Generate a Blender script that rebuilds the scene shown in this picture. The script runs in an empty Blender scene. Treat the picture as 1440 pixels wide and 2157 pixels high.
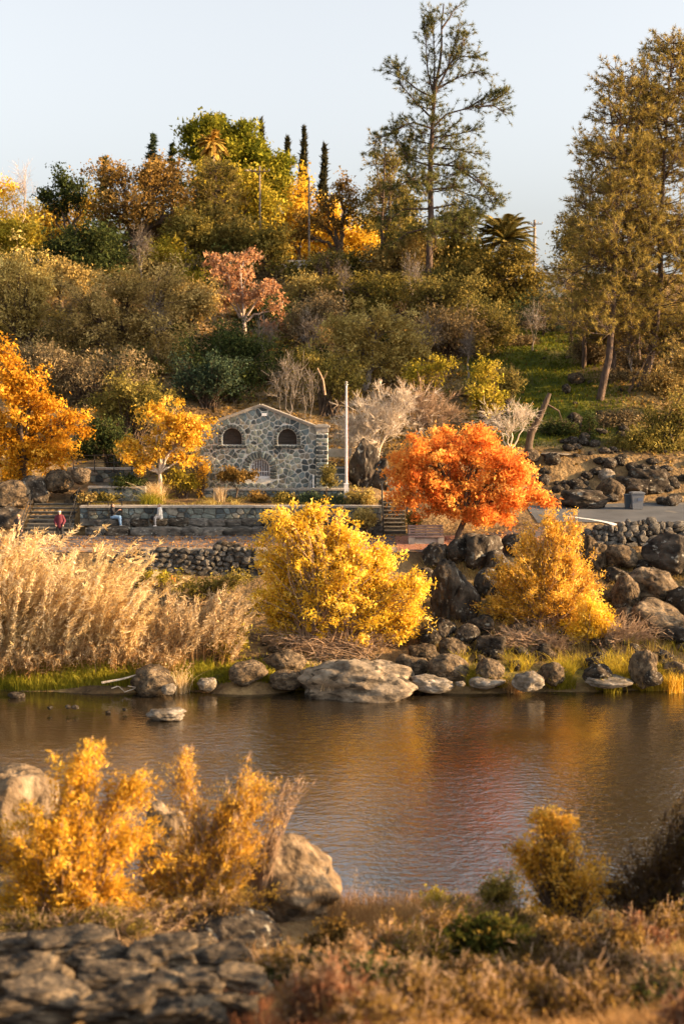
import bpy, bmesh, math, random
import numpy as np
from mathutils import Vector, Matrix
C = bpy.context.scene.collection
SC = bpy.context.scene
R = math.radians
# ------------------------------------------------------------------ camera, sky, sun, exposure
F_PX, CX, CY = 3000.0, 720.0, 1078.5
PITCH = R(5.3)
CAM = np.array([0.0, 0.0, 14.6])
cam_data = bpy.data.cameras.new('camera')
cam_data.sensor_fit = 'VERTICAL'; cam_data.sensor_height = 36.0; cam_data.sensor_width = 24.0
cam_data.lens = F_PX / 2157.0 * 36.0
cam_data.clip_start = 0.5; cam_data.clip_end = 5000
cam_data.dof.use_dof = True; cam_data.dof.focus_distance = 84.0; cam_data.dof.aperture_fstop = 0.5
cam = bpy.data.objects.new('camera', cam_data); C.objects.link(cam)
cam.location = CAM; cam.rotation_euler = (math.pi / 2 - PITCH, 0, 0)
SC.camera = cam
SUN_AZ, SUN_EL = R(96.0), R(16.0)       # azimuth clockwise from +Y
SUN_DIR = Vector((math.sin(SUN_AZ) * math.cos(SUN_EL), math.cos(SUN_AZ) * math.cos(SUN_EL), math.sin(SUN_EL)))
w = bpy.data.worlds.new('World'); SC.world = w; w.use_nodes = True
nt = w.node_tree; nt.nodes.clear()
sky = nt.nodes.new('ShaderNodeTexSky'); sky.sky_type = 'NISHITA'; sky.sun_disc = False
sky.sun_elevation = SUN_EL; sky.sun_rotation = SUN_AZ; sky.altitude = 50; sky.air_density = 1.0; sky.dust_density = 4.0; sky.ozone_density = 1.5
bg = nt.nodes.new('ShaderNodeBackground'); bg.inputs[1].default_value = 0.098
wo = nt.nodes.new('ShaderNodeOutputWorld')
hs = nt.nodes.new('ShaderNodeHueSaturation'); hs.inputs['Saturation'].default_value = .25
nt.links.new(sky.outputs[0], hs.inputs['Color']); nt.links.new(hs.outputs[0], bg.inputs[0]); nt.links.new(bg.outputs[0], wo.inputs[0])
sd = bpy.data.lights.new('sun', 'SUN'); sd.energy = 5.0; sd.angle = R(0.5); sd.color = (1.0, 0.62, 0.27)
so = bpy.data.objects.new('sun', sd); C.objects.link(so); so.location = (60, 0, 60)
so.rotation_euler = SUN_DIR.to_track_quat('Z', 'Y').to_euler()
SC.view_settings.view_transform = 'Standard'; SC.view_settings.look = 'None'
SC.view_settings.gamma = 1.0; SC.view_settings.exposure = 1.85; SC.view_settings.use_curve_mapping = False
SC.render.engine = 'CYCLES'
SC.cycles.max_bounces = 7; SC.cycles.diffuse_bounces = 3; SC.cycles.glossy_bounces = 3; SC.cycles.transmission_bounces = 4
SC.cycles.use_denoising = True
SC.cycles.sample_clamp_indirect = 6.0

# ------------------------------------------------------------------ photo rays -> world points
_F = np.array([0, math.cos(PITCH), -math.sin(PITCH)]); _U = np.array([0, math.sin(PITCH), math.cos(PITCH)]); _R = np.array([1.0, 0, 0])
def at(px, py, Y):
    d = _F + (px - CX) / F_PX * _R - (py - CY) / F_PX * _U
    return CAM + d * (Y / d[1])
def S(Y): return Y / F_PX                      # metres per photograph pixel at distance Y

# ------------------------------------------------------------------ terrain height
def smooth(a, b, x):
    t = np.clip((x - a) / (b - a), 0, 1); return t * t * (3 - 2 * t)
def vnoise(x, y, seed=0, oct=4):
    r = np.random.default_rng(1000 + seed); out = 0.0; a = 1.0; f = 1.0
    for _ in range(oct):
        for _k in range(3):
            th = r.uniform(0, 6.283); ph = r.uniform(0, 6.283); q = r.uniform(.75, 1.3) * f
            out = out + a * np.sin(q * (x * math.cos(th) + y * math.sin(th)) + ph + 1.3 * np.sin(.7 * q * (x * math.sin(th) - y * math.cos(th)) + 2 * ph)) / 3
        a *= .55; f *= 2.05
    return out
NEAR = ([-400, -20, 0, 12, 24, 30, 36, 39, 43, 52, 61, 66, 67.2, 72, 77.2], [20, 13, 12.8, 7.6, 3.6, 2.1, .75, -.1, -1.2, -2.2, -1.3, 0.0, .55, 1.9, 3.8])
P_T = ([78.2, 78.5, 82.7, 84.25, 84.55, 87.2, 87.6, 96, 99, 108, 122, 132, 142, 150, 260, 3000], [5.0, 5.03, 5.5, 5.55, 7.05, 7.4, 7.85, 8.0, 9.6, 12.8, 17.9, 21.5, 25.4, 26.6, 27.5, 24])
P_R = ([78.2, 80.5, 83.2, 84, 92, 94, 97, 108, 122, 132, 142, 150, 260, 3000], [4.4, 5.3, 6.2, 6.3, 6.75, 7.1, 9.4, 12.8, 17.9, 21.5, 25.2, 26.2, 27.0, 24])
P_M = ([78.2, 78.5, 82.7, 84, 88, 92, 97, 108, 122, 132, 142, 150, 260, 3000], [5.0, 5.03, 5.5, 5.75, 7.5, 7.9, 9.5, 12.8, 17.9, 21.5, 25.4, 26.6, 27.5, 24])
P_L = ([78.2, 78.5, 82.7, 83.3, 86, 90, 97, 108, 122, 132, 142, 150, 260, 3000], [5.0, 5.03, 5.5, 5.6, 7.1, 8.0, 9.6, 12.8, 17.9, 21.5, 25.4, 26.6, 27.5, 24])
def prof(p, y): return np.interp(y, NEAR[0] + p[0], NEAR[1] + p[1])
def H(x, y):
    x = np.asarray(x, float); y = np.asarray(y, float)
    ys = y
    t, m, r, l = prof(P_T, ys), prof(P_M, ys), prof(P_R, ys), prof(P_L, ys)
    wm = smooth(2.3, 2.6, x); wr = smooth(6.5, 12.5, x); wl = smooth(-15.6, -16.0, x)
    z = t * (1 - wm) + m * wm; z = z * (1 - wr) + r * wr; z = z * (1 - wl) + l * wl
    # near shore bulges out on the left; far shore is a little ragged
    z = z + smooth(-1, -7, x) * .9 * np.exp(-((y - 37) / 5.5) ** 2)
    z = z + .35 * np.exp(-((y - 66.5) / 1.6) ** 2) * vnoise(x * .55, y * .2, 5, 2)
    z = z + np.exp(-((y - 70) / 3.0) ** 2) * .35 * vnoise(x * .5, y * .5, 6, 3)
    hill = smooth(97, 104, y)
    z = z + hill * (1.0 * vnoise(x * .11, y * .11, 1, 3) + .18 * vnoise(x * .7, y * .7, 2, 3))
    nb = smooth(42, 36, y) * smooth(-5, 8, y)
    z = z + nb * (.22 * vnoise(x * .6, y * .6, 3, 3))
    z = z + smooth(14, 20, x) * smooth(112, 140, y) * -1.5
    return z
def Hs(x, y): return float(H(x, y))
_tt = np.arange(10, 400, .15)
def hit(px, py):
    d = _F + (px - CX) / F_PX * _R - (py - CY) / F_PX * _U
    d = d / d[1]
    P = CAM[None] + d[None] * _tt[:, None]
    below = P[:, 2] < H(P[:, 0], P[:, 1])
    i = int(np.argmax(below)) if below.any() else len(_tt) - 1
    return P[i]

# ------------------------------------------------------------------ mesh helpers
class MB:
    def __init__(s): s.v = []; s.l = []; s.n = []; s.m = []; s.t = []; s.c = 0
    def add(s, v, f, mat=0, tint=None):
        v = np.asarray(v, np.float32).reshape(-1, 3); f = np.asarray(f, np.int32)
        if len(f) == 0: return
        s.v.append(v); s.l.append((f + s.c).ravel()); s.n.append(np.full(len(f), f.shape[1], np.int32)); s.m.append(np.full(len(f), mat, np.int32))
        s.t.append(np.full(len(f), .5, np.float32) if tint is None else np.broadcast_to(np.asarray(tint, np.float32), (len(f),)))
        s.c += len(v)
    def mesh(s, name, mats, origin=(0, 0, 0), smooth_=False):
        me = bpy.data.meshes.new(name)
        v = np.concatenate(s.v) - np.asarray(origin, np.float32); l = np.concatenate(s.l); n = np.concatenate(s.n)
        me.vertices.add(len(v)); me.vertices.foreach_set('co', v.ravel())
        me.loops.add(len(l)); me.loops.foreach_set('vertex_index', l)
        me.polygons.add(len(n)); st = np.zeros(len(n), np.int32); st[1:] = np.cumsum(n)[:-1]
        me.polygons.foreach_set('loop_start', st)
        for m in (mats if isinstance(mats, (list, tuple)) else [mats]): me.materials.append(m)
        me.polygons.foreach_set('material_index', np.concatenate(s.m))
        a = me.attributes.new('tint', 'FLOAT', 'FACE'); a.data.foreach_set('value', np.concatenate(s.t).astype(np.float32))
        me.update(calc_edges=True)
        me.polygons.foreach_set('use_smooth', np.full(len(n), bool(smooth_)))
        return me
    # simple solids
    def box(s, c, d, rz=0.0, mat=0, tint=None, M=None):
        x, y, z = [q / 2 for q in d]
        v = np.array([[-x, -y, -z], [x, -y, -z], [x, y, -z], [-x, y, -z], [-x, -y, z], [x, -y, z], [x, y, z], [-x, y, z]])
        if M is not None: v = v @ np.array(M.to_3x3()).T
        if rz: cs, sn = math.cos(rz), math.sin(rz); v = v @ np.array([[cs, sn, 0], [-sn, cs, 0], [0, 0, 1]])
        s.add(v + np.asarray(c), [[0, 3, 2, 1], [4, 5, 6, 7], [0, 1, 5, 4], [1, 2, 6, 5], [2, 3, 7, 6], [3, 0, 4, 7]], mat, tint)
    def tubes(s, P, Rr, sides=5, mat=0, tint=None):
        P = np.asarray(P, float); Rr = np.asarray(Rr, float)
        if P.ndim == 2: P = P[None]; Rr = Rr[None]
        B, K, _ = P.shape
        T = np.gradient(P, axis=1); T /= np.linalg.norm(T, axis=2, keepdims=True) + 1e-9
        mean = P[:, -1] - P[:, 0]; mean /= np.linalg.norm(mean, axis=1, keepdims=True) + 1e-9
        ref = np.where(np.abs(mean[:, 2:3]) > .7, np.array([[1.0, .1, 0]]), np.array([[0, 0, 1.0]]))[:, None, :]
        U = np.cross(T, ref); U /= np.linalg.norm(U, axis=2, keepdims=True) + 1e-9
        V = np.cross(T, U)
        an = np.arange(sides) / sides * 2 * math.pi
        ring = P[:, :, None] + Rr[:, :, None, None] * (U[:, :, None] * np.cos(an)[None, None, :, None] + V[:, :, None] * np.sin(an)[None, None, :, None])
        idx = np.arange(B * K * sides).reshape(B, K, sides)
        a = idx[:, :-1, :]; b = idx[:, 1:, :]; a2 = np.roll(a, -1, 2); b2 = np.roll(b, -1, 2)
        f = np.stack([a, a2, b2, b], -1).reshape(-1, 4)
        tt = None if tint is None else np.repeat(np.asarray(tint), (K - 1) * sides) if np.ndim(tint) else tint
        s.add(ring, f, mat, tt)
    def lathe(s, c, prof_, n=16, mat=0, sx=1, sy=1):
        an = np.arange(n) / n * 2 * math.pi; v = []
        for r_, z_ in prof_: v.append(np.stack([c[0] + r_ * sx * np.cos(an), c[1] + r_ * sy * np.sin(an), np.full(n, c[2] + z_)], 1))
        K = len(prof_); idx = np.arange(K * n).reshape(K, n); a = idx[:-1]; b = idx[1:]
        s.add(np.concatenate(v), np.stack([a, np.roll(a, -1, 1), np.roll(b, -1, 1), b], -1).reshape(-1, 4), mat)
def obj(name, me, parent=None, loc=None):
    o = bpy.data.objects.new(name, me); C.objects.link(o)
    if parent is not None: o.parent = parent
    if loc is not None: o.location = loc
    return o
def tag(o, label, cat, group=None):
    o['label'] = label; o['category'] = cat
    if group: o['group'] = group
    return o
def thing(name, label, cat, loc, group=None):
    o = bpy.data.objects.new(name, None); C.objects.link(o); o.location = loc; o.empty_display_size = .2
    return tag(o, label, cat, group)

# ------------------------------------------------------------------ materials
def newmat(name):
    m = bpy.data.materials.new(name); m.use_nodes = True; m.node_tree.nodes.clear(); return m, m.node_tree.nodes, m.node_tree.links
def ramp(N, cols, pos=None):
    r = N.new('ShaderNodeValToRGB'); e = r.color_ramp.elements
    while len(e) < len(cols): e.new(.5)
    for i, c in enumerate(cols):
        e[i].position = pos[i] if pos else i / (len(cols) - 1); e[i].color = (*c, 1)
    return r
def leafmat(name, cols, trans=.38):
    m, N, L = newmat(name)
    a = N.new('ShaderNodeAttribute'); a.attribute_name = 'tint'
    r = ramp(N, cols); L.new(a.outputs['Fac'], r.inputs[0])
    d = N.new('ShaderNodeBsdfDiffuse'); t = N.new('ShaderNodeBsdfTranslucent'); mx = N.new('ShaderNodeMixShader'); mx.inputs[0].default_value = trans
    o = N.new('ShaderNodeOutputMaterial')
    L.new(r.outputs[0], d.inputs[0]); L.new(r.outputs[0], t.inputs[0]); L.new(d.outputs[0], mx.inputs[1]); L.new(t.outputs[0], mx.inputs[2]); L.new(mx.outputs[0], o.inputs[0])
    return m
def noisemat(name, cols, scale=4.0, pos=None, rough=.9, bump=.3, bscale=None, obj_coords=True, rnd=0.0, stretch=(1, 1, 1), detail=6, spots=None, spec=.25, bdist=.05):
    """spots=(colour, scale, threshold) adds lichen/dirt patches"""
    m, N, L = newmat(name)
    tc = N.new('ShaderNodeTexCoord'); mp = N.new('ShaderNodeMapping'); mp.inputs['Scale'].default_value = stretch
    L.new(tc.outputs['Object' if obj_coords else 'Generated'], mp.inputs[0])
    oi = N.new('ShaderNodeObjectInfo')
    if rnd:
        vm = N.new('ShaderNodeVectorMath'); vm.operation = 'SCALE'; L.new(oi.outputs['Location'], vm.inputs[0]); vm.inputs['Scale'].default_value = 1.0
        ad = N.new('ShaderNodeVectorMath'); L.new(mp.outputs[0], ad.inputs[0]); L.new(vm.outputs[0], ad.inputs[1]); src = ad.outputs[0]
    else: src = mp.outputs[0]
    n = N.new('ShaderNodeTexNoise'); n.inputs['Scale'].default_value = scale; n.inputs['Detail'].default_value = detail; n.inputs['Roughness'].default_value = .62
    L.new(src, n.inputs['Vector'])
    r = ramp(N, cols, pos or [.3 + .4 * i / (len(cols) - 1) for i in range(len(cols))]); L.new(n.outputs[0], r.inputs[0])
    col = r.outputs[0]
    if spots:
        n2 = N.new('ShaderNodeTexNoise'); n2.inputs['Scale'].default_value = spots[1]; n2.inputs['Detail'].default_value = 5; L.new(src, n2.inputs['Vector'])
        r2 = ramp(N, [(0, 0, 0), (1, 1, 1)], [spots[2], spots[2] + .06]); L.new(n2.outputs[0], r2.inputs[0])
        mx = N.new('ShaderNodeMixRGB'); mx.inputs[2].default_value = (*spots[0], 1); L.new(r2.outputs[0], mx.inputs[0]); L.new(col, mx.inputs[1]); col = mx.outputs[0]
    if rnd:
        hv = N.new('ShaderNodeHueSaturation'); mr = N.new('ShaderNodeMapRange'); mr.inputs[3].default_value = 1 - rnd; mr.inputs[4].default_value = 1 + rnd
        L.new(oi.outputs['Random'], mr.inputs[0]); L.new(mr.outputs[0], hv.inputs['Value']); L.new(col, hv.inputs['Color']); col = hv.outputs[0]
    p = N.new('ShaderNodeBsdfPrincipled'); p.inputs['Roughness'].default_value = rough; p.inputs['Specular IOR Level'].default_value = spec
    L.new(col, p.inputs['Base Color'])
    if bump:
        nb = N.new('ShaderNodeTexNoise'); nb.inputs['Scale'].default_value = bscale or scale * 3; nb.inputs['Detail'].default_value = 8; L.new(src, nb.inputs['Vector'])
        b = N.new('ShaderNodeBump'); b.inputs['Strength'].default_value = bump; b.inputs['Distance'].default_value = bdist
        L.new(nb.outputs[0], b.inputs['Height']); L.new(b.outputs[0], p.inputs['Normal'])
    o = N.new('ShaderNodeOutputMaterial'); L.new(p.outputs[0], o.inputs[0])
    return m
def tintmat(name, cols, rough=.8):
    m, N, L = newmat(name)
    a = N.new('ShaderNodeAttribute'); a.attribute_name = 'tint'
    r = ramp(N, cols); L.new(a.outputs['Fac'], r.inputs[0])
    p = N.new('ShaderNodeBsdfPrincipled'); p.inputs['Roughness'].default_value = rough; p.inputs['Specular IOR Level'].default_value = .2
    L.new(r.outputs[0], p.inputs[0]); o = N.new('ShaderNodeOutputMaterial'); L.new(p.outputs[0], o.inputs[0]); return m

LF = dict(
    gold=[(.22, .12, .012), (.58, .33, .03), (.80, .49, .06), (.88, .63, .15)],
    brightgold=[(.34, .21, .015), (.70, .45, .035), (.88, .61, .085), (.93, .76, .26)],
    yellowgreen=[(.10, .10, .012), (.26, .22, .025), (.46, .34, .04), (.60, .45, .08)],
    orange=[(.26, .11, .01), (.56, .27, .02), (.74, .41, .04), (.82, .54, .10)],
    redorange=[(.55, .14, .035), (.80, .29, .06), (.88, .43, .09), (.91, .58, .16)],
    rust=[(.055, .036, .014), (.165, .10, .028), (.28, .17, .046), (.40, .265, .08)],
    pink=[(.24, .11, .05), (.42, .21, .10), (.54, .31, .16), (.64, .42, .25)],
    olive=[(.045, .043, .014), (.14, .12, .028), (.28, .22, .052), (.43, .33, .095)],
    tan=[(.10, .072, .026), (.27, .19, .06), (.43, .31, .105), (.58, .43, .18)],
    lighttan=[(.14, .105, .03), (.34, .25, .07), (.52, .40, .125), (.66, .53, .21)],
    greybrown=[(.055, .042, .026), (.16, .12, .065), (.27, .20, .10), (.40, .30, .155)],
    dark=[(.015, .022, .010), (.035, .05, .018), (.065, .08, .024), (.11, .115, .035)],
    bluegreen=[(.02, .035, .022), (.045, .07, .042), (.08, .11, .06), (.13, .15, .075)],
    pineolive=[(.05, .05, .018), (.145, .125, .036), (.26, .205, .056), (.38, .285, .085)],
    stonepine=[(.035, .05, .008), (.12, .13, .014), (.24, .22, .022), (.36, .31, .04)],
    cypress=[(.015, .018, .012), (.035, .036, .018), (.06, .055, .025), (.10, .085, .04)],
    reed=[(.40, .27, .11), (.62, .45, .21), (.76, .59, .33), (.86, .72, .48)],
    amber=[(.22, .12, .016), (.58, .33, .04), (.80, .49, .08), (.90, .65, .20)],
    pinegold=[(.075, .068, .02), (.21, .165, .045), (.36, .27, .07), (.50, .375, .11)],
    pinegreen=[(.03, .042, .018), (.09, .10, .032), (.175, .165, .05), (.28, .235, .075)],
    darkgold=[(.03, .025, .01), (.10, .078, .02), (.19, .14, .03), (.31, .22, .05)],
    tanreed=[(.26, .18, .09), (.43, .31, .16), (.57, .43, .25), (.68, .54, .36)],
    greengrass=[(.07, .08, .012), (.18, .18, .02), (.32, .28, .03), (.46, .38, .06)],
    drygrass=[(.16, .08, .03), (.34, .19, .075), (.48, .29, .12), (.58, .38, .19)],
    redgrass=[(.07, .03, .018), (.16, .065, .035), (.25, .115, .06), (.36, .20, .11)],
    bramble=[(.022, .03, .008), (.06, .068, .014), (.13, .115, .024), (.26, .17, .04)],
    slope=[(.04, .055, .008), (.085, .10, .012), (.14, .145, .016), (.22, .20, .03)],
    litter=[(.12, .05, .015), (.28, .12, .03), (.42, .22, .06), (.55, .34, .13)],
    darkwillow=[(.035, .02, .010), (.07, .045, .018), (.11, .07, .025), (.16, .10, .04)],
    palmskirt=[(.20, .11, .03), (.40, .23, .05), (.52, .33, .07), (.36, .32, .06)],
)
LM = {k: leafmat('leaf_' + k, v, .48 if k in ('gold', 'brightgold', 'amber', 'orange', 'redorange', 'reed') else .32) for k, v in LF.items()}
def rgbmat(name, c, rough=.6, metal=0.0, spec=.4):
    return noisemat(name, [tuple(q * .82 for q in c), c, tuple(min(1, q * 1.12) for q in c)], 9, rough=rough, bump=.08, bscale=40, spec=spec) if not metal else metalmat(name, c, rough)
def metalmat(name, c, rough):
    m, N, L = newmat(name); p = N.new('ShaderNodeBsdfPrincipled'); p.inputs[0].default_value = (*c, 1); p.inputs['Metallic'].default_value = .9
    n = N.new('ShaderNodeTexNoise'); n.inputs['Scale'].default_value = 12; mr = N.new('ShaderNodeMapRange'); mr.inputs[3].default_value = rough - .1; mr.inputs[4].default_value = rough + .15
    L.new(n.outputs[0], mr.inputs[0]); L.new(mr.outputs[0], p.inputs['Roughness'])
    o = N.new('ShaderNodeOutputMaterial'); L.new(p.outputs[0], o.inputs[0]); return m
BARK = noisemat('bark_brown', [(.035, .024, .017), (.09, .062, .042), (.15, .11, .078)], 3, stretch=(3, 3, .6), bump=.5)
BARK_GREY = noisemat('bark_grey', [(.09, .075, .06), (.20, .165, .135), (.32, .27, .22)], 3, stretch=(3, 3, .6), bump=.4)
BARK_PINE = noisemat('bark_pine', [(.03, .022, .018), (.085, .058, .044), (.16, .11, .08)], 3, stretch=(2, 2, .5), bump=.6)
BARK_PALE = noisemat('bark_pale', [(.26, .20, .16), (.42, .34, .29), (.55, .46, .41)], 4, stretch=(2, 2, .6), bump=.3)
BARK_WHITE = noisemat('bark_white', [(.30, .24, .18), (.52, .43, .33), (.66, .58, .48)], 4, stretch=(2, 2, .6), bump=.3)
TWIG = noisemat('twig_tan', [(.16, .10, .06), (.30, .20, .125), (.42, .30, .20)], 5, bump=.2)
ROCK = noisemat('basalt_rock', [(.012, .010, .009), (.036, .030, .024), (.08, .064, .048), (.16, .13, .096)], 1.7, [.28, .45, .62, .78], bump=.9, bscale=5, rnd=.3, spots=((.20, .19, .16), 3.6, .60), bdist=.16, spec=.05, rough=1.0)
ROCK_TAN = noisemat('weathered_rock', [(.022, .017, .012), (.07, .052, .034), (.135, .10, .064), (.24, .185, .12)], 2.2, [.3, .43, .56, .74], bump=1.0, bscale=4.5, rnd=.25, spots=((.055, .045, .035), 5.5, .55), bdist=.2, spec=.05, rough=1.0)
ROCK_WHITE = noisemat('bleached_rock', [(.06, .05, .038), (.16, .135, .105), (.34, .30, .25)], 2, bump=.8, bscale=6, rnd=.15, bdist=.1, spec=.05, rough=1.0)
ROCK_BOULDER = noisemat('pale_boulder', [(.038, .028, .019), (.105, .075, .047), (.185, .135, .084), (.28, .21, .135)], 1.7, [.3, .43, .56, .74], bump=1.0, bscale=4.0, rnd=.1, spots=((.07, .055, .04), 3.2, .62), bdist=.2, spec=.05, rough=1.0)
ROCK_MID = noisemat('mid_boulder', [(.035, .028, .021), (.11, .088, .064), (.20, .16, .115), (.32, .27, .20)], 2.6, [.3, .43, .56, .74], bump=1.0, bscale=5.0, rnd=.1, spots=((.05, .042, .032), 4.2, .57), bdist=.2, spec=.05, rough=1.0)
ROCK_LEDGE = noisemat('ledge_rock', [(.010, .009, .008), (.05, .042, .034), (.16, .122, .08), (.34, .26, .16)], 1.6, [.25, .45, .62, .8], bump=1.0, bscale=5, rnd=.15, stretch=(1, 1, 2.5), bdist=.1, spec=.05, rough=1.0)
WALLROCK = noisemat('wall_rock', [(.03, .028, .026), (.085, .078, .068), (.17, .15, .125)], 2.2, bump=.6, bscale=9, rnd=.35, spots=((.30, .29, .25), 5, .64), spec=.05, rough=1.0)
CONCRETE = noisemat('concrete', [(.22, .20, .17), (.32, .29, .25), (.40, .37, .32)], 3, bump=.25, bscale=20, rnd=.1)
MORTAR = noisemat('mortar', [(.50, .48, .43), (.66, .64, .58), (.76, .74, .68)], 4, bump=.3, bscale=25)
MORTAR_DARK = noisemat('mortar_dark', [(.10, .095, .08), (.17, .16, .135), (.24, .225, .19)], 4, bump=.3, bscale=25)
STONES = [noisemat('stone_' + n, [tuple(q * .6 for q in c), c, tuple(q * 1.35 for q in c)], 3.5, bump=.5, bscale=14, rnd=.3) for n, c in
          (('bluegrey', (.115, .145, .15)), ('greygreen', (.16, .18, .16)), ('slate', (.06, .072, .075)), ('warmgrey', (.21, .20, .165)))]
TREAD = noisemat('tread_stone', [(.07, .065, .055), (.13, .12, .10), (.19, .17, .145)], 4, bump=.4, bscale=14)
WOOD = noisemat('bench_wood', [(.16, .10, .085), (.27, .185, .16), (.36, .26, .23)], 5, stretch=(.6, 6, 6), bump=.3)
IRON = rgbmat('dark_iron', (.02, .02, .022), .5)
WHITE = rgbmat('white_paint', (.74, .74, .74), .5)
# ------------------------------------------------------------------ ground, river, path, road
def grid_mesh(name, xs, ys, fz, mat, origin=(0, 0, 0)):
    X, Yy = np.meshgrid(xs, ys); Z = fz(X, Yy); n, k = X.shape
    idx = np.arange(n * k).reshape(n, k)
    f = np.stack([idx[:-1, :-1], idx[:-1, 1:], idx[1:, 1:], idx[1:, :-1]], -1).reshape(-1, 4)
    b = MB(); b.add(np.stack([X, Yy, Z], -1), f); return b.mesh(name, mat, origin, True)
def ground_mat():
    m, N, L = newmat('ground_soil')
    g = N.new('ShaderNodeNewGeometry'); sx = N.new('ShaderNodeSeparateXYZ'); L.new(g.outputs['Position'], sx.inputs[0])
    n1 = N.new('ShaderNodeTexNoise'); n1.inputs['Scale'].default_value = .55; n1.inputs['Detail'].default_value = 9; n1.inputs['Roughness'].default_value = .65; L.new(g.outputs['Position'], n1.inputs['Vector'])
    soil = ramp(N, [(.05, .034, .02), (.13, .085, .042), (.25, .165, .075), (.36, .26, .12)], [.3, .45, .58, .75]); L.new(n1.outputs[0], soil.inputs[0])
    n2 = N.new('ShaderNodeTexNoise'); n2.inputs['Scale'].default_value = .9; n2.inputs['Detail'].default_value = 7; L.new(g.outputs['Position'], n2.inputs['Vector'])
    gr = ramp(N, [(.03, .042, .008), (.065, .08, .012), (.11, .115, .016), (.14, .11, .035)], [.3, .45, .6, .78]); L.new(n2.outputs[0], gr.inputs[0])
    a = N.new('ShaderNodeAttribute'); a.attribute_name = 'grass'
    mx = N.new('ShaderNodeMixRGB'); L.new(a.outputs['Fac'], mx.inputs[0]); L.new(soil.outputs[0], mx.inputs[1]); L.new(gr.outputs[0], mx.inputs[2])
    p = N.new('ShaderNodeBsdfPrincipled'); p.inputs['Roughness'].default_value = .95; p.inputs['Specular IOR Level'].default_value = .1; L.new(mx.outputs[0], p.inputs[0])
    nb = N.new('ShaderNodeTexNoise'); nb.inputs['Scale'].default_value = 4; nb.inputs['Detail'].default_value = 8; L.new(g.outputs['Position'], nb.inputs['Vector'])
    b = N.new('ShaderNodeBump'); b.inputs['Strength'].default_value = .8; b.inputs['Distance'].default_value = .25; L.new(nb.outputs[0], b.inputs['Height']); L.new(b.outputs[0], p.inputs['Normal'])
    o = N.new('ShaderNodeOutputMaterial'); L.new(p.outputs[0], o.inputs[0]); return m
xs = np.concatenate([[-1500, -600, -250, -120, -80], np.arange(-60, -30, 2.0), np.arange(-30, 32, .5), np.arange(32, 60, 2.0), [60, 80, 120, 250, 600, 1500]])
ys = np.concatenate([[-300, -100, -40, -20, -10], np.arange(-5, 16, 1.0), np.arange(16, 46, .35), np.arange(46, 64, 1.5), np.arange(64, 84.2, .35), [84.27, 84.5, 84.7], np.arange(85, 100, .4), np.arange(100, 150, .7), np.arange(150, 200, 4), [210, 260, 400, 800, 1600, 2900]])
me = grid_mesh('ground', xs, ys, H, ground_mat())
vx = np.empty(len(me.vertices) * 3, np.float32); me.vertices.foreach_get('co', vx); vx = vx.reshape(-1, 3)
gm = smooth(8.5, 12.5, vx[:, 0] + .6 * vnoise(vx[:, 0] * .5, vx[:, 1] * .3, 9, 3)) * smooth(95, 98, vx[:, 1]) * smooth(140, 126, vx[:, 1])
gm = gm * smooth(23.5, 18, vx[:, 0] + 1.5 * vnoise(vx[:, 0] * .4, vx[:, 1] * .3, 15, 3)) * smooth(98, 102, vx[:, 1]); gm = np.clip(gm * (1.0 + .25 * vnoise(vx[:, 0] * .8, vx[:, 1] * .8, 10, 3)), 0, 1)
gm = np.maximum(gm, .6 * smooth(3, 5, vx[:, 0]) * np.exp(-((vx[:, 1] - 67.5) / 1.0) ** 2))
at_ = me.attributes.new('grass', 'FLOAT', 'POINT'); at_.data.foreach_set('value', gm.astype(np.float32))
ground = obj('ground', me); ground['kind'] = 'structure'

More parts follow.
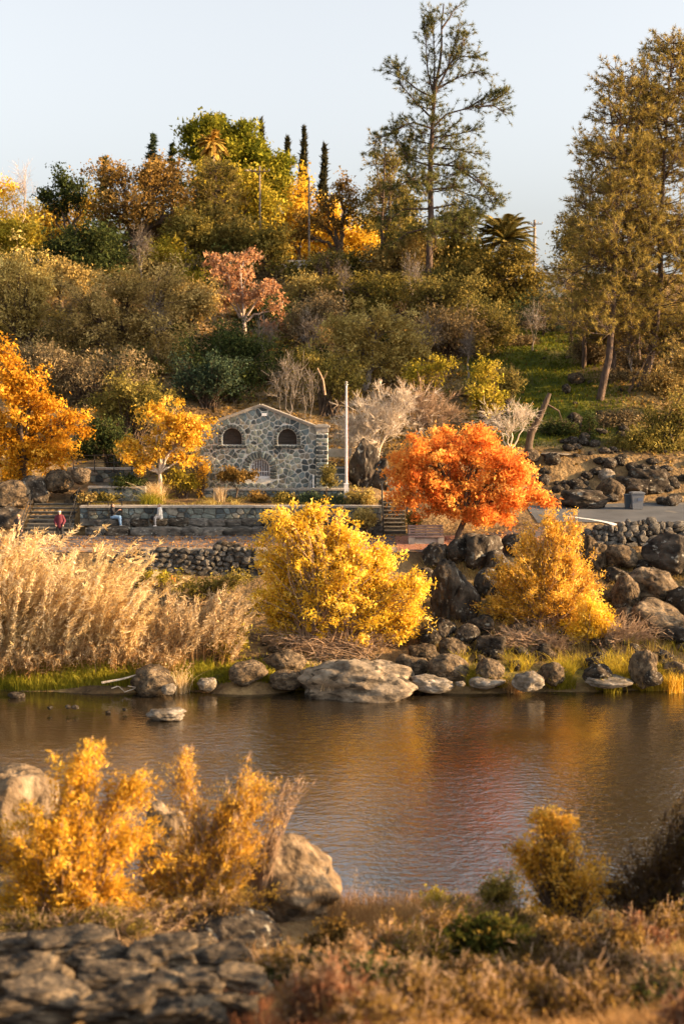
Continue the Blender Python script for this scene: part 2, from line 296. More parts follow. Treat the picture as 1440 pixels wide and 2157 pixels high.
def water_mat():
    m, N, L = newmat('river_water')
    g = N.new('ShaderNodeNewGeometry')
    def wave(scale, stretch, det, off):
        mp = N.new('ShaderNodeMapping'); mp.inputs['Scale'].default_value = stretch; mp.inputs['Location'].default_value = (off, off * 2, 0); L.new(g.outputs['Position'], mp.inputs[0])
        n = N.new('ShaderNodeTexNoise'); n.inputs['Scale'].default_value = scale; n.inputs['Detail'].default_value = det; n.inputs['Roughness'].default_value = .55; n.inputs['Distortion'].default_value = .4; L.new(mp.outputs[0], n.inputs['Vector']); return n
    w1 = wave(3.0, (.62, 1, 1), 2, 0); w2 = wave(9.0, (.7, 1, 1), 2, 7); big = wave(.12, (.5, 1, 1), 2, 3)
    amp = N.new('ShaderNodeMapRange'); amp.inputs[1].default_value = .38; amp.inputs[2].default_value = .62; amp.inputs[3].default_value = .45; amp.inputs[4].default_value = 1.15; L.new(big.outputs[0], amp.inputs[0])
    a1 = N.new('ShaderNodeMath'); a1.operation = 'MULTIPLY'; a1.inputs[1].default_value = .030; L.new(w1.outputs[0], a1.inputs[0])
    a2 = N.new('ShaderNodeMath'); a2.operation = 'MULTIPLY'; a2.inputs[1].default_value = .015; L.new(w2.outputs[0], a2.inputs[0])
    s = N.new('ShaderNodeMath'); L.new(a1.outputs[0], s.inputs[0]); L.new(a2.outputs[0], s.inputs[1])
    s2 = N.new('ShaderNodeMath'); s2.operation = 'MULTIPLY'; L.new(s.outputs[0], s2.inputs[0]); L.new(amp.outputs[0], s2.inputs[1])
    b = N.new('ShaderNodeBump'); b.inputs['Strength'].default_value = 1.0; b.inputs['Distance'].default_value = 1.0; L.new(s2.outputs[0], b.inputs['Height'])
    p = N.new('ShaderNodeBsdfPrincipled'); p.inputs[0].default_value = (.018, .013, .007, 1); p.inputs['Roughness'].default_value = .04; p.inputs['IOR'].default_value = 2.9
    p.inputs['Specular IOR Level'].default_value = .75
    L.new(b.outputs[0], p.inputs['Normal']); o = N.new('ShaderNodeOutputMaterial'); L.new(p.outputs[0], o.inputs[0]); return m
rv = obj('river', grid_mesh('river', np.array([-700, -100, -30, 0, 30, 100, 700.]), np.array([28, 45, 60, 74.]), lambda x, y: x * 0, water_mat())); rv['kind'] = 'structure'
PATHM = noisemat('path_asphalt', [(.055, .048, .050), (.105, .09, .088), (.15, .13, .12)], .8, bump=.3, bscale=14, spots=((.30, .16, .07), 2.6, .53))
ROADM = noisemat('road_asphalt', [(.05, .053, .058), (.075, .079, .085), (.10, .102, .106)], .5, bump=.25, bscale=22, spots=((.13, .12, .105), .7, .62))
p_ = obj('path', grid_mesh('path', np.arange(-45, 12.1, .5), np.linspace(78.6, 82.75, 9), lambda x, y: H(x, y) + .035, PATHM)); p_['kind'] = 'structure'
strip = obj('path_sun_stripe', grid_mesh('path_sun_stripe', np.arange(-45, 5, .5), np.linspace(78.95, 79.75, 4), lambda x, y: H(x, y) + .043, noisemat('path_sun_paint', [(.16, .125, .09), (.25, .195, .14), (.32, .26, .19)], 2, bump=.3, bscale=18))); strip['kind'] = 'structure'  # lighter warm strip, the stripe of sunlight painted along the path front
def road_y(t, x): return 83.6 + t * 7.6 + .02 * (x - 13) ** 1
X_, T_ = np.meshgrid(np.arange(11.5, 60, .7), np.linspace(0, 1, 9)); Y_ = 83.4 + T_ * (7.8 - 1.6 * smooth(20, 12, X_)); Z_ = H(X_, Y_) + .04
k_ = np.arange(X_.size).reshape(X_.shape); b = MB(); b.add(np.stack([X_, Y_, Z_], -1), np.stack([k_[:-1, :-1], k_[:-1, 1:], k_[1:, 1:], k_[1:, :-1]], -1).reshape(-1, 4))
rd = obj('road', b.mesh('road', ROADM, smooth_=True)); rd['kind'] = 'structure'
# pale painted line where the path joins the road
a0, a1 = hit(1196, 1090), hit(1296, 1109)
b = MB(); t = np.linspace(0, 1, 14)[:, None]; ln = a0 + (a1 - a0) * t; nrm = np.array([-(a1 - a0)[1], (a1 - a0)[0], 0]); nrm /= np.linalg.norm(nrm)
L1, L2 = ln - nrm * .16, ln + nrm * .16
for q in (L1, L2): q[:, 2] = H(q[:, 0], q[:, 1]) + .05
i = np.arange(13); b.add(np.concatenate([L1, L2]), np.stack([i, i + 1, i + 15, i + 14], 1))
ml = obj('road_marking', b.mesh('road_marking', rgbmat('line_paint', (.6, .6, .58), .7))); ml['kind'] = 'structure'

# ------------------------------------------------------------------ rocks
_ico = {}
def ico(sub):
    if sub not in _ico:
        bm = bmesh.new(); bmesh.ops.create_icosphere(bm, subdivisions=sub, radius=1.0)
        _ico[sub] = (np.array([v.co for v in bm.verts]), np.array([[v.index for v in f.verts] for f in bm.faces])); bm.free()
    return _ico[sub]
def rock_arrays(seed, sub=4, planes=9, amp=.042, flat=0.0, box=0.0):
    r = np.random.default_rng(seed); d, f = ico(sub)
    n = r.normal(size=(planes, 3))
    if box: n = np.concatenate([n, np.array([[1, .1, .1], [-1, .05, 0], [0, 1, .1], [0, -1, .1], [0, .05, 1], [.1, 0, -1]]) + r.normal(size=(6, 3)) * .12])
    n /= np.linalg.norm(n, axis=1, keepdims=True)
    off = r.uniform(.66, .97, len(n))
    if box: off[-6:] = r.uniform(.60, .74, 6)
    dot = np.maximum(d @ n.T, 1e-3); rad = np.minimum(1.0, (off[None] / dot).min(1))
    for k in range(16):
        q = r.normal(size=3) * (2.2 + k * .9); rad = rad + amp / (1 + .28 * k) * np.sin(d @ q + r.uniform(0, 6.28))
    if sub >= 4:
        q = np.abs(np.sin(d @ (r.normal(size=3) * 5) + 1.5 * np.sin(d @ (r.normal(size=3) * 4)))); rad = rad - .05 * (q < .10)
    v = d * rad[:, None]
    if flat: v[:, 2] = np.where(v[:, 2] > flat, flat + (v[:, 2] - flat) * .15, v[:, 2])
    return v, f
_rm = {}
def rock_mesh(seed, sub, mat, **k):
    key = (seed, sub, mat.name, tuple(sorted(k.items())))
    if key not in _rm:
        v, f = rock_arrays(seed, sub, **k); b = MB(); b.add(v, f); _rm[key] = b.mesh('rock', mat, smooth_=sub >= 3)
    return _rm[key]
rrg = np.random.default_rng(77)
def rock(px0, px1, r0, r1, label, mat=ROCK, seed=None, sub=4, Y=None, name='boulder', group=None, rot=None, deep=.9, sink=.12, cat='rock', zfix=None, tilt=0, **k):
    mx = (px0 + px1) / 2
    P = hit(mx, r1 - 2) if Y is None else at(mx, r1, Y)
    if zfix is not None: P = at(mx, r1, Y)
    s = S(P[1]); wd = (px1 - px0) * s / 1.75; ht = (r1 - r0) * s / 1.75
    o = bpy.data.objects.new(name, rock_mesh(int(rrg.integers(1e6)) if seed is None else seed, sub, mat, **k)); C.objects.link(o)
    o.location = (P[0], P[1] + wd * deep * .45, P[2] + ht * (1 - 2 * sink) * .92); o.scale = (wd, max(wd, ht * .8) * deep, ht)
    o.rotation_euler = (0, tilt, rrg.uniform(-.35, .35) if rot is None else rot)
    return tag(o, label, cat, group)
# far bank, right of the yellow bush
rock(1268, 1342, 1146, 1204, 'large rounded boulder with sunlit freckled face below the loose stone wall', ROCK_TAN, 3)
rock(1218, 1275, 1122, 1205, 'tall sunlit slab of rock rising at the right tip of the tall yellow bush', ROCK_TAN, 8)
rock(1362, 1470, 1122, 1214, 'big dark lichen-covered round boulder at the right edge below the road', ROCK, 5, sub=5)
rock(1318, 1428, 1196, 1278, 'long craggy outcrop with sunlit top right of the round boulder', ROCK_TAN, 12, sub=5)
rock(1288, 1347, 1208, 1284, 'upright weathered boulder at the right flank of the tall yellow bush', ROCK_TAN, 14)
rock(1404, 1480, 1238, 1305, 'cracked boulder at the right edge beneath the craggy outcrop', ROCK, 17)
rock(1334, 1372, 1180, 1210, 'small bluish rock wedged under the dark round boulder', ROCK, 21, sub=3)
rock(1322, 1450, 1268, 1345, 'long sloping brown rock half buried in dry stems at the right', ROCK_TAN, 25, tilt=.3)
rock(1395, 1470, 1318, 1360, 'dark low rock in the grass at the right edge of the bank', ROCK, 29)
# far bank, under the orange tree
rock(970, 1060, 1112, 1200, 'dark brown block of rock directly under the orange tree', ROCK, 33, box=1, sub=5)
rock(892, 948, 1142, 1200, 'mottled dark boulder in front of the bench', ROCK, 37)
rock(942, 994, 1134, 1190, 'upright dark boulder between the bench and the brown block', ROCK, 41)
rock(1020, 1068, 1158, 1222, 'grey pointed boulder left of the tall yellow bush', ROCK, 45)
rock(900, 975, 1172, 1305, 'tall rock face with white lichen patches right of the golden bush', ROCK, 49, sub=5, deep=.7)
rock(940, 1008, 1210, 1308, 'dark cleft rock beside the lichen-patched rock face', ROCK, 53, deep=.8)
rock(990, 1042, 1296, 1346, 'rounded brown rock in the slope left of the tall yellow bush', ROCK, 57)
rock(960, 1010, 1315, 1360, 'small flat-topped rock above the shoreline blocks', ROCK, 59, sub=3)
rock(905, 960, 1300, 1350, 'half shaded rock at the right foot of the golden bush', ROCK, 61)
rock(858, 930, 1354, 1400, 'squared grey block lying above the shoreline', ROCK_TAN, 63, box=1)
rock(922, 980, 1345, 1392, 'rough brown block with mossy side above the shoreline', ROCK_TAN, 67)
rock(906, 984, 1380, 1438, 'broad smooth grey boulder standing at the waterline', ROCK_TAN, 71)
rock(836, 900, 1374, 1428, 'angular grey boulder behind the big shore rock', ROCK_TAN, 75)
for i_, (a_, b_, c_, d_, lb, m_) in enumerate(((1000, 1050, 1196, 1262, 'dark split rock below the grey pointed boulder', ROCK), (955, 1000, 1262, 1312, 'dark squat rock at the base of the cleft rock', ROCK), (1060, 1120, 1120, 1175, 'brown mossy rock behind the left side of the tall yellow bush', ROCK), (1030, 1090, 1215, 1290, 'steep dark rock left of the tall yellow bush', ROCK), (878, 915, 1195, 1250, 'shaded rock tucked behind the right edge of the golden bush', ROCK),
    (1170, 1230, 1120, 1170, 'flat grey rock at the roadside behind the tall yellow bush', ROCK_TAN), (1270, 1325, 1195, 1230, 'small boulder under the large freckled boulder', ROCK), (1345, 1400, 1270, 1310, 'shaded block beneath the craggy outcrop', ROCK), (1290, 1345, 1280, 1330, 'brown slab behind the bright yellow bush', ROCK_TAN), (1000, 1075, 1335, 1385, 'broken dark rock in the dry stems above the shore', ROCK), (880, 930, 1320, 1365, 'shaded rock under the right branches of the golden bush', ROCK))):
    rock(a_, b_, c_, d_, lb, m_, 150 + i_, 4, box=i_ % 2)
for i_, (a_, b_, c_, d_) in enumerate(((1475, 1560, 1140, 1210), (1490, 1580, 1230, 1300), (1455, 1530, 1300, 1370), (1560, 1640, 1180, 1250), (1570, 1650, 1290, 1360), (1400, 1460, 1395, 1440), (1480, 1540, 1390, 1440), (1590, 1650, 1385, 1440))):
    rock(a_, b_, c_, d_, 'brown boulder on the far bank past the right edge', ROCK_TAN, 170 + i_, 4, group='boulders on the far bank past the right edge')
# shoreline
rock(644, 878, 1366, 1474, 'big humped grey rock in the river with dry grass on it', ROCK_MID, 206, Y=64.6, sub=5, sink=.28, deep=.7, amp=.055, planes=6)
rock(862, 952, 1422, 1454, 'low pale rock in the water beside the big humped rock', ROCK_WHITE, 81, Y=65.2, sink=.2)
rock(1000, 1058, 1386, 1440, 'rounded grey rock in the shore grass', ROCK_TAN, 85, Y=66)
rock(990, 1060, 1424, 1446, 'flat white rock ledge at the waterline below the rounded grey rock', ROCK_WHITE, 87, Y=65.4, sink=.25)
rock(1082, 1146, 1412, 1451, 'pale pointed rock with a dry plant on it at the waterline', ROCK_WHITE, 89, Y=64.8, sink=.2)
rock(1138, 1188, 1392, 1440, 'grey shore rock right of the pale pointed rock', ROCK_TAN, 91, Y=66)
rock(1232, 1290, 1400, 1440, 'dark wet rock at the shore under green grass', ROCK, 93, Y=65.8)
rock(1236, 1332, 1424, 1444, 'long flat white rock at the waterline on the right', ROCK_WHITE, 95, Y=65.3, sink=.25)
rock(1328, 1384, 1370, 1440, 'upright grey rock at the waterline near the right edge', ROCK_TAN, 97, Y=65.8)
rock(1356, 1398, 1408, 1442, 'small dark rock leaning on the upright grey shore rock', ROCK, 99, Y=65.5, sub=3)
rock(278, 364, 1400, 1464, 'grey rock under driftwood on the left shore', ROCK_TAN, 101, Y=65.2)
rock(340, 370, 1438, 1462, 'small white rock beside the driftwood', ROCK_WHITE, 103, Y=64.6, sub=3)
rock(416, 454, 1424, 1454, 'small pale rock alone in the green shore grass', ROCK_WHITE, 105, Y=65.4)
rock(314, 392, 1488, 1514, 'low white rock island standing alone in the river', ROCK_WHITE, 107, Y=60.2, sink=.3)
rock(18, 50, 1456, 1472, 'small dark rock at the waterline on the far left', ROCK, 109, Y=64.6, sub=3)
for a_, b_, c_, d_ in ((98, 112, 1486, 1494), (136, 150, 1484, 1492), (150, 166, 1484, 1493), (222, 234, 1496, 1502), (258, 268, 1491, 1497)):
    rock(a_, b_, c_, d_, 'tiny dark stone breaking the river surface at the left', ROCK, None, 2, Y=61.5, name='stone', group='stones in the shallows', sink=.2)
rock(958, 978, 1434, 1446, 'small white stone in the water between the low pale rock and the flat ledge', ROCK_WHITE, 111, Y=65, sub=3)
rock(560, 640, 1372, 1420, 'brown earthy rock on the sandy shore left of the humped rock', ROCK_TAN, 113)
rock(480, 560, 1392, 1440, 'low mossy rock on the sandy shore below the golden bush', ROCK_TAN, 115, Y=66)
rock(570, 640, 1412, 1452, 'crumbling tan rock at the sandy waterline', ROCK_TAN, 117, Y=65.6)
# scree beyond the road
rock(1180, 1284, 1024, 1074, 'large angular lichen-spotted rock at the far edge of the road', ROCK, 121, box=1)
rock(1262, 1314, 1006, 1056, 'pointed rock with a sunlit right side left of the rubbish bin', ROCK_TAN, 123)
rock(1296, 1384, 1000, 1046, 'brown layered rock behind the rubbish bin', ROCK, 125, box=1)
rock(1316, 1424, 978, 1040, 'overhanging rock ledge on the bank right of the rubbish bin', ROCK, 127, box=1, sub=5)
rock(1148, 1180, 950, 984, 'rounded standing rock at the foot of the grass slope', ROCK, 129)
rock(1100, 1136, 948, 976, 'reddish brown rock beside the leaning dead trunk', ROCK_TAN, 131)
rock(1262, 1294, 988, 1016, 'pale bluish rock in the scree above the road', ROCK_WHITE, 133, sub=3)
rock(1198, 1230, 782, 812, 'lone weathered rock on the sunlit grass slope', ROCK_TAN, 135)
rock(1183, 1200, 808, 832, 'small upright dark stone on the grass slope', ROCK, 137, sub=3)
rock(1194, 1226, 868, 905, 'dark clump of rock in the middle of the grass slope', ROCK, 139)
rock(1140, 1200, 955, 962, 'flat pale slab lying at the foot of the grass slope', ROCK_WHITE, 141, sub=3)
kk = 0
for _ in range(3000):
    if kk >= 92: break
    px, py = rrg.uniform(1118, 1450), rrg.uniform(862, 1052)
    dens = 1.0 if py > 960 else (.55 if (1160 < px < 1330) else .2)
    if rrg.random() > dens: continue
    w_ = rrg.uniform(12, 34) if py > 960 else rrg.uniform(10, 26)
    rock(px, px + w_, py, py + w_ * rrg.uniform(.55, .85), 'dark lichen-spotted rock in the scree on the slope above the road', ROCK, int(200 + kk % 14), 3, name='rock', group='scree rocks above the road', rot=rrg.uniform(0, 6.28)); kk += 1
kk = 0
for _ in range(60):
    px, py = rrg.uniform(1010, 1440), rrg.uniform(740, 870)
    if kk < 16: rock(px, px + rrg.uniform(7, 16), py, py + rrg.uniform(5, 10), 'small dark stone scattered on the upper grass slope', ROCK, int(220 + kk % 5), 2, name='stone', group='stones on the grass slope'); kk += 1
for px, py, w_ in [(rrg.uniform(900, 1440), rrg.uniform(1215, 1420), rrg.uniform(16, 40)) for _ in range(90)]:
    rock(px, px + w_, py, py + w_ * .7, 'brown rock in the rubble of the far bank below the orange tree', ROCK if rrg.random() < .6 else ROCK_TAN, int(240 + int(px) % 12), 3, name='rock', group='rubble rocks on the far bank', rot=rrg.uniform(0, 6.28))
for px, py, w_ in [(rrg.uniform(420, 900), rrg.uniform(1345, 1440), rrg.uniform(8, 26)) for _ in range(34)]:
    rock(px, px + w_, py, py + w_ * .6, 'earth-coloured stone on the sandy shore below the golden bush', ROCK_TAN, int(260 + int(px) % 8), 3, name='stone', group='stones on the sandy shore', rot=rrg.uniform(0, 6.28))
# left rocks by the stairs
for i_, (a_, b_, c_, d_, lb) in enumerate(((-20, 60, 1010, 1075, 'rusty brown boulder at the left edge below the orange tree'), (40, 100, 1000, 1062, 'brown boulder left of the stone steps'), (95, 150, 985, 1040, 'shaded grey boulder above the stone steps'),
        (-30, 50, 1065, 1120, 'dark boulder at the foot of the steps on the far left'), (128, 160, 1052, 1078, 'orange tinted boulder at the top of the stone steps'), (150, 172, 1030, 1066, 'upright end stone of the ramp wall'), (150, 190, 985, 1015, 'flat shaded boulder beside the railing'))):
    rock(a_, b_, c_, d_, lb, ROCK if i_ % 2 else ROCK_TAN, 300 + i_, 4, Y=85.5 + (i_ % 3) * .6 if i_ != 3 else 84.0)
# rocks around the flagpole corner
rock(735, 800, 925, 1035, 'dark rock outcrop under the white bare shrub', ROCK, 320, Y=90, sub=5)
rock(775, 830, 960, 1040, 'dark mossy rock left of the orange tree', ROCK, 322, Y=89.5)
# near bank
rock(-75, 135, 1622, 1845, 'big pale boulder at the left edge behind the gold willow', ROCK_BOULDER, 331, Y=39.5, sub=5, amp=.05, sink=.1)
rock(290, 402, 1690, 1860, 'tan boulder half hidden between the two foreground willows', ROCK_BOULDER, 333, Y=37.5, sub=5)
rock(498, 712, 1776, 1972, 'large rounded tan boulder standing at the near water edge', ROCK_BOULDER, 339, Y=35.0, sub=5, amp=.05, sink=.08, planes=4)
rock(392, 578, 1918, 2040, 'smooth dark grey boulder below the large tan boulder', ROCK, 340, Y=31.5, sub=5, planes=6, amp=.03)
rock(568, 652, 2004, 2052, 'small pale loaf-shaped rock right of the dark grey boulder', ROCK_BOULDER, 343, Y=30.0, planes=5, amp=.03)
LEDN = ['upper left ledge slab catching a little sun on its edge', 'broad dark ledge slab at the left edge above the bottom corner', 'ledge slab left of centre in the shaded ledges', 'long ledge slab right of centre in the shaded ledges', 'topmost ledge slab beside the smooth dark grey boulder', 'pale-edged ledge slab just below the smooth dark grey boulder', 'middle ledge slab in the lower row of the shaded ledges', 'wide ledge slab low in the centre of the shaded ledges', 'rightmost low ledge slab before the red grass', 'ledge slab filling the bottom left corner', 'bottom edge ledge slab left of the centre', 'bottom edge ledge slab right of the centre', 'bottom ledge slab touching the red grass', 'small upper ledge slab at the left edge under the gold willow']
LED = [(40, 260, 1980, 2060), (-70, 150, 2030, 2125), (140, 300, 2010, 2085), (260, 450, 1998, 2085), (345, 470, 1985, 2030), (370, 545, 2010, 2085), (150, 345, 2055, 2130), (290, 480, 2060, 2140), (430, 575, 2055, 2125), (-50, 200, 2085, 2175), (150, 340, 2105, 2190), (310, 480, 2115, 2200), (430, 560, 2105, 2175), (-70, 90, 1985, 2050)]
for i_, (a_, b_, c_, d_) in enumerate(LED):
    rock(a_, b_, c_, d_, LEDN[i_], ROCK_LEDGE, 350 + i_, 5, name='rock_ledge', group='layered rock ledges at the bottom left', deep=.75, rot=rrg.uniform(-.35, .35), tilt=rrg.uniform(-.16, .1), box=1, amp=.06, sink=-.06, planes=5)

# ------------------------------------------------------------------ dry stone walls
def stone_variants(mat, base, n=8, sub=2): return [rock_mesh(base + i, sub, mat, planes=6, amp=.02, box=1 if i % 2 else 0) for i in range(n)]
def heap_wall(name, label, edge, height_px, rowpx, mat, base, seed, back=.35, name_p='stone', big=None):
    """edge: photo points of the wall foot; stones piled in rows up to height_px"""
    rg = np.random.default_rng(seed); vs = stone_variants(mat, base)
    P0 = hit(*edge[len(edge) // 2]); root = thing(name, label, 'stone wall', P0)
    ex = np.array(edge, float); n = 0
    core = MB()
    for row in range(40):
        base_px = row * rowpx * .78
        x = ex[0, 0] + rg.uniform(0, 6)
        while x < ex[-1, 0] and n < 298:
            hh = np.interp(x, ex[:, 0], height_px)
            wpx = rowpx * rg.uniform(.65, 1.9) * (1.3 if row == 0 else 1)
            if base_px < hh - rowpx * .3:
                yb = np.interp(x, ex[:, 0], ex[:, 1]); q = hit(x + wpx / 2, yb); s = S(q[1])
                z = q[2] + (base_px + rowpx * .45) * s; h = rowpx * s * rg.uniform(.48, .86)
                o = obj(name_p, vs[int(rg.integers(len(vs)))], root, (q[0] - P0[0], q[1] + back * (base_px / max(hh, 1)) + rg.uniform(-.05, .1) - P0[1] + .15, z - P0[2]))
                o.scale = (wpx * s * .62, .28, h); o.rotation_euler = (rg.uniform(-.25, .25), rg.uniform(-.35, .35), rg.uniform(-.4, .4)); n += 1
            x += wpx * .93
    # rubble core behind the stones
    for x0, x1 in zip(ex[:-1, 0], ex[1:, 0]):
        for x in np.arange(x0, x1, 20):
            q = hit(x + 10, np.interp(x + 10, ex[:, 0], ex[:, 1])); s = S(q[1]); hh = np.interp(x + 10, ex[:, 0], height_px) * s * .8
            core.box((q[0], q[1] + back + .4, q[2] + hh / 2 - .2), (24 * s, .5, hh + .4))
    obj('rubble_core', core.mesh('rubble_core', MORTAR_DARK, P0), root)
    return root
heap_wall('drystone_wall', 'loose dry stone wall of rounded rocks along the path on the left', [(216, 1196), (300, 1206), (420, 1214), (545, 1222)], [20, 44, 56, 62], 13.5, WALLROCK, 400, 5)
heap_wall('drystone_wall', 'loose stone wall of angular rubble below the road on the right', [(1225, 1150), (1300, 1156), (1370, 1150), (1470, 1140)], [34, 48, 48, 46], 14, WALLROCK, 420, 6)
rock(442, 512, 1140, 1176, 'large squared block on top of the dry stone wall', ROCK, 430, Y=78.2, box=1, sink=0)
rock(486, 522, 1150, 1180, 'rounded tan rock beside the squared block on the wall', ROCK_TAN, 432, Y=78.0, sink=0)
rock(318, 368, 1152, 1176, 'flat-topped block lying at the path edge on the dry stone wall', ROCK, 434, Y=78.2, box=1, sink=0)
rock(280, 312, 1156, 1180, 'rounded boulder on the left end of the dry stone wall', ROCK, 436, Y=78.2, sink=0)

# ------------------------------------------------------------------ Voronoi rubble masonry
def clip(poly, n, d):
    out = []; k = len(poly)
    for i in range(k):
        a, b_ = poly[i], poly[(i + 1) % k]; da, db = a @ n - d, b_ @ n - d
        if da <= 0: out.append(a)
        if da * db < 0: out.append(a + (b_ - a) * (da / (da - db)))
    return np.array(out) if len(out) >= 3 else None
def voronoi(poly, seeds, aniso=1.0, pair=False):
    sc = np.array([1, aniso]); P = np.asarray(poly) * sc; Sd = np.asarray(seeds) * sc; cells = []
    for i, s in enumerate(Sd):
        c = P.copy(); dd = np.linalg.norm(Sd - s, axis=1); near = np.argsort(dd)[1:18]
        for j in near:
            n = Sd[j] - s; c = clip(c, n, n @ (Sd[j] + s) / 2)
            if c is None: break
        if c is not None: cells.append((c / sc, s / sc) if pair else c / sc)
    return cells
def jitter_seeds(x0, x1, z0, z1, dx, dz, rg, inside=None, j=.42):
    out = []; row = 0; z = z0 + dz / 2
    while z < z1:
        x = x0 + dx * (.5 if row % 2 else .05)
        while x < x1:
            p = np.array([x + rg.uniform(-j, j) * dx, z + rg.uniform(-j, j) * dz])
            if (inside is None or inside(p)) and rg.random() > .12: out.append(p)
            x += dx
        z += dz; row += 1
    return out
def stone_from_cell(cell, gap, proud, Y0, origin, mat, rg):
    c = cell.mean(0); d = cell - c; ln = np.linalg.norm(d, axis=1, keepdims=True)
    a = c + d * np.maximum(.35, 1 - gap / np.maximum(ln, .02))
    # round the corners: two points per edge
    nx = np.roll(a, -1, 0); ring = np.empty((2 * len(a), 2)); ring[0::2] = a + (nx - a) * .13; ring[1::2] = a + (nx - a) * .87
    k = len(ring); cc = ring.mean(0); top = cc + (ring - cc) * .84
    v = np.concatenate([np.c_[ring[:, 0], np.full(k, Y0 + .03), ring[:, 1]], np.c_[ring[:, 0], np.full(k, Y0 - proud * .7), ring[:, 1]], np.c_[top[:, 0], Y0 - proud + rg.normal(size=k) * .006, top[:, 1]], [[cc[0], Y0 - proud * 1.1, cc[1]]]])
    i = np.arange(k); j = (i + 1) % k; b = MB()
    b.add(v, np.concatenate([np.stack([i, j, j + k, i + k], 1), np.stack([i + k, j + k, j + 2 * k, i + 2 * k], 1)]))
    b2 = np.stack([i + 2 * k, j + 2 * k, np.full(k, 3 * k)], 1)
    b.l.append(b2.astype(np.int32).ravel()); b.n.append(np.full(k, 3, np.int32)); b.m.append(np.zeros(k, np.int32)); b.t.append(np.full(k, .5, np.float32))
    return b.mesh('stone', mat, origin)
def pick(rg, w=(.34, .3, .24, .12)): return STONES[int(rg.choice(4, p=w))]

# ------------------------------------------------------------------ the stone building
HY = 88.0
def hx(px): return at(px, 1000, HY)[0]
def hz(py): return at(550, py, HY)[2]
GZ = 7.8
HL, HR, AX = hx(422), hx(666), hx(550)
ZE, ZA, ZB = hz(903), hz(857), hz(1031)
ORI = np.array([AX, HY, GZ])
house = thing('stone_house', 'rubble stone building with pale joints, low gable and three arched openings', 'building', ORI)
house.rotation_euler = (0, 0, R(-1.0))
OPEN = [dict(cx=hx(489.5), hw=(hx(510) - hx(469)) / 2, spring=hz(922.5), sill=hz(937), ring=.25), dict(cx=hx(605.5), hw=(hx(625.5) - hx(585.5)) / 2, spring=hz(923.5), sill=hz(937), ring=.25), dict(cx=hx(547.5), hw=(hx(568.5) - hx(526.5)) / 2, spring=hz(987), sill=hz(1008), ring=.47)]
OUT = [(HL, ZB - .3), (HR, ZB - .3), (HR, ZE), (AX, ZA), (HL, ZE)]
def arch(o, r, n=14):
    t = np.linspace(0, math.pi, n); return [(o['cx'] + r, o['sill'])] + [(o['cx'] + r * math.cos(q), o['spring'] + r * math.sin(q)) for q in t] + [(o['cx'] - r, o['sill'])]
bm = bmesh.new()
def loop2(pts, y):
    vs = [bm.verts.new((p[0] - ORI[0], y - ORI[1], p[1] - ORI[2])) for p in pts]
    return [bm.edges.new((vs[i], vs[(i + 1) % len(vs)])) for i in range(len(vs))]
ed = loop2(OUT, HY)
for o in OPEN: ed += loop2(arch(o, o['hw']), HY)
g = bmesh.ops.triangle_fill(bm, use_beauty=True, edges=ed)
fs = [f for f in g['geom'] if isinstance(f, bmesh.types.BMFace)]
ex = bmesh.ops.extrude_face_region(bm, geom=fs)
bmesh.ops.translate(bm, vec=(0, .45, 0), verts=[v for v in ex['geom'] if isinstance(v, bmesh.types.BMVert)])
bmesh.ops.recalc_face_normals(bm, faces=bm.faces)
me = bpy.data.meshes.new('front_wall'); bm.to_mesh(me); bm.free(); me.materials.append(MORTAR)
fw = obj('front_wall', me, house)
rg = np.random.default_rng(11)
def blocked(p, m=0.0):
    for o in OPEN:
        dx = abs(p[0] - o['cx']); Rr = o['hw'] + o['ring'] + m
        if p[1] >= o['spring'] and math.hypot(dx, p[1] - o['spring']) < Rr: return True
        if o['sill'] - .24 - m < p[1] < o['spring'] and dx < Rr + (.10 if p[1] < o['sill'] else 0): return True
    return False
def gable_top(x): return ZA - (ZA - ZE) * abs(x - AX) / (HR - AX)
seeds = jitter_seeds(HL, HR, ZB - .2, ZA, .335, .30, rg, lambda p: p[1] < gable_top(p[0]) - .05)
def push(v):
    v = v.copy()
    for o in OPEN:
        Rr = o['hw'] + o['ring'] + .02; dx = v[0] - o['cx']; dz = v[1] - o['spring']
        if dz >= 0:
            d = math.hypot(dx, dz)
            if 1e-4 < d < Rr: v = np.array([o['cx'] + dx / d * Rr, o['spring'] + dz / d * Rr])
        elif v[1] > o['sill'] - .22 and abs(dx) < Rr:
            if v[1] < o['sill'] - .1: v[1] = o['sill'] - .22
            else: v[0] = o['cx'] + math.copysign(Rr, dx)
    return v
ns = 0
for c, sd_pt in voronoi(OUT, seeds, pair=True):
    if blocked(sd_pt, -.03): continue
    c = np.array([push(v) for v in c])
    ar = abs(np.sum(c[:, 0] * np.roll(c[:, 1], -1) - np.roll(c[:, 0], -1) * c[:, 1])) / 2
    if ar < .008 or ns >= 298: continue
    obj('stone', stone_from_cell(c, .042, .04 + rg.uniform(0, .025), HY, ORI, pick(rg), rg), fw); ns += 1
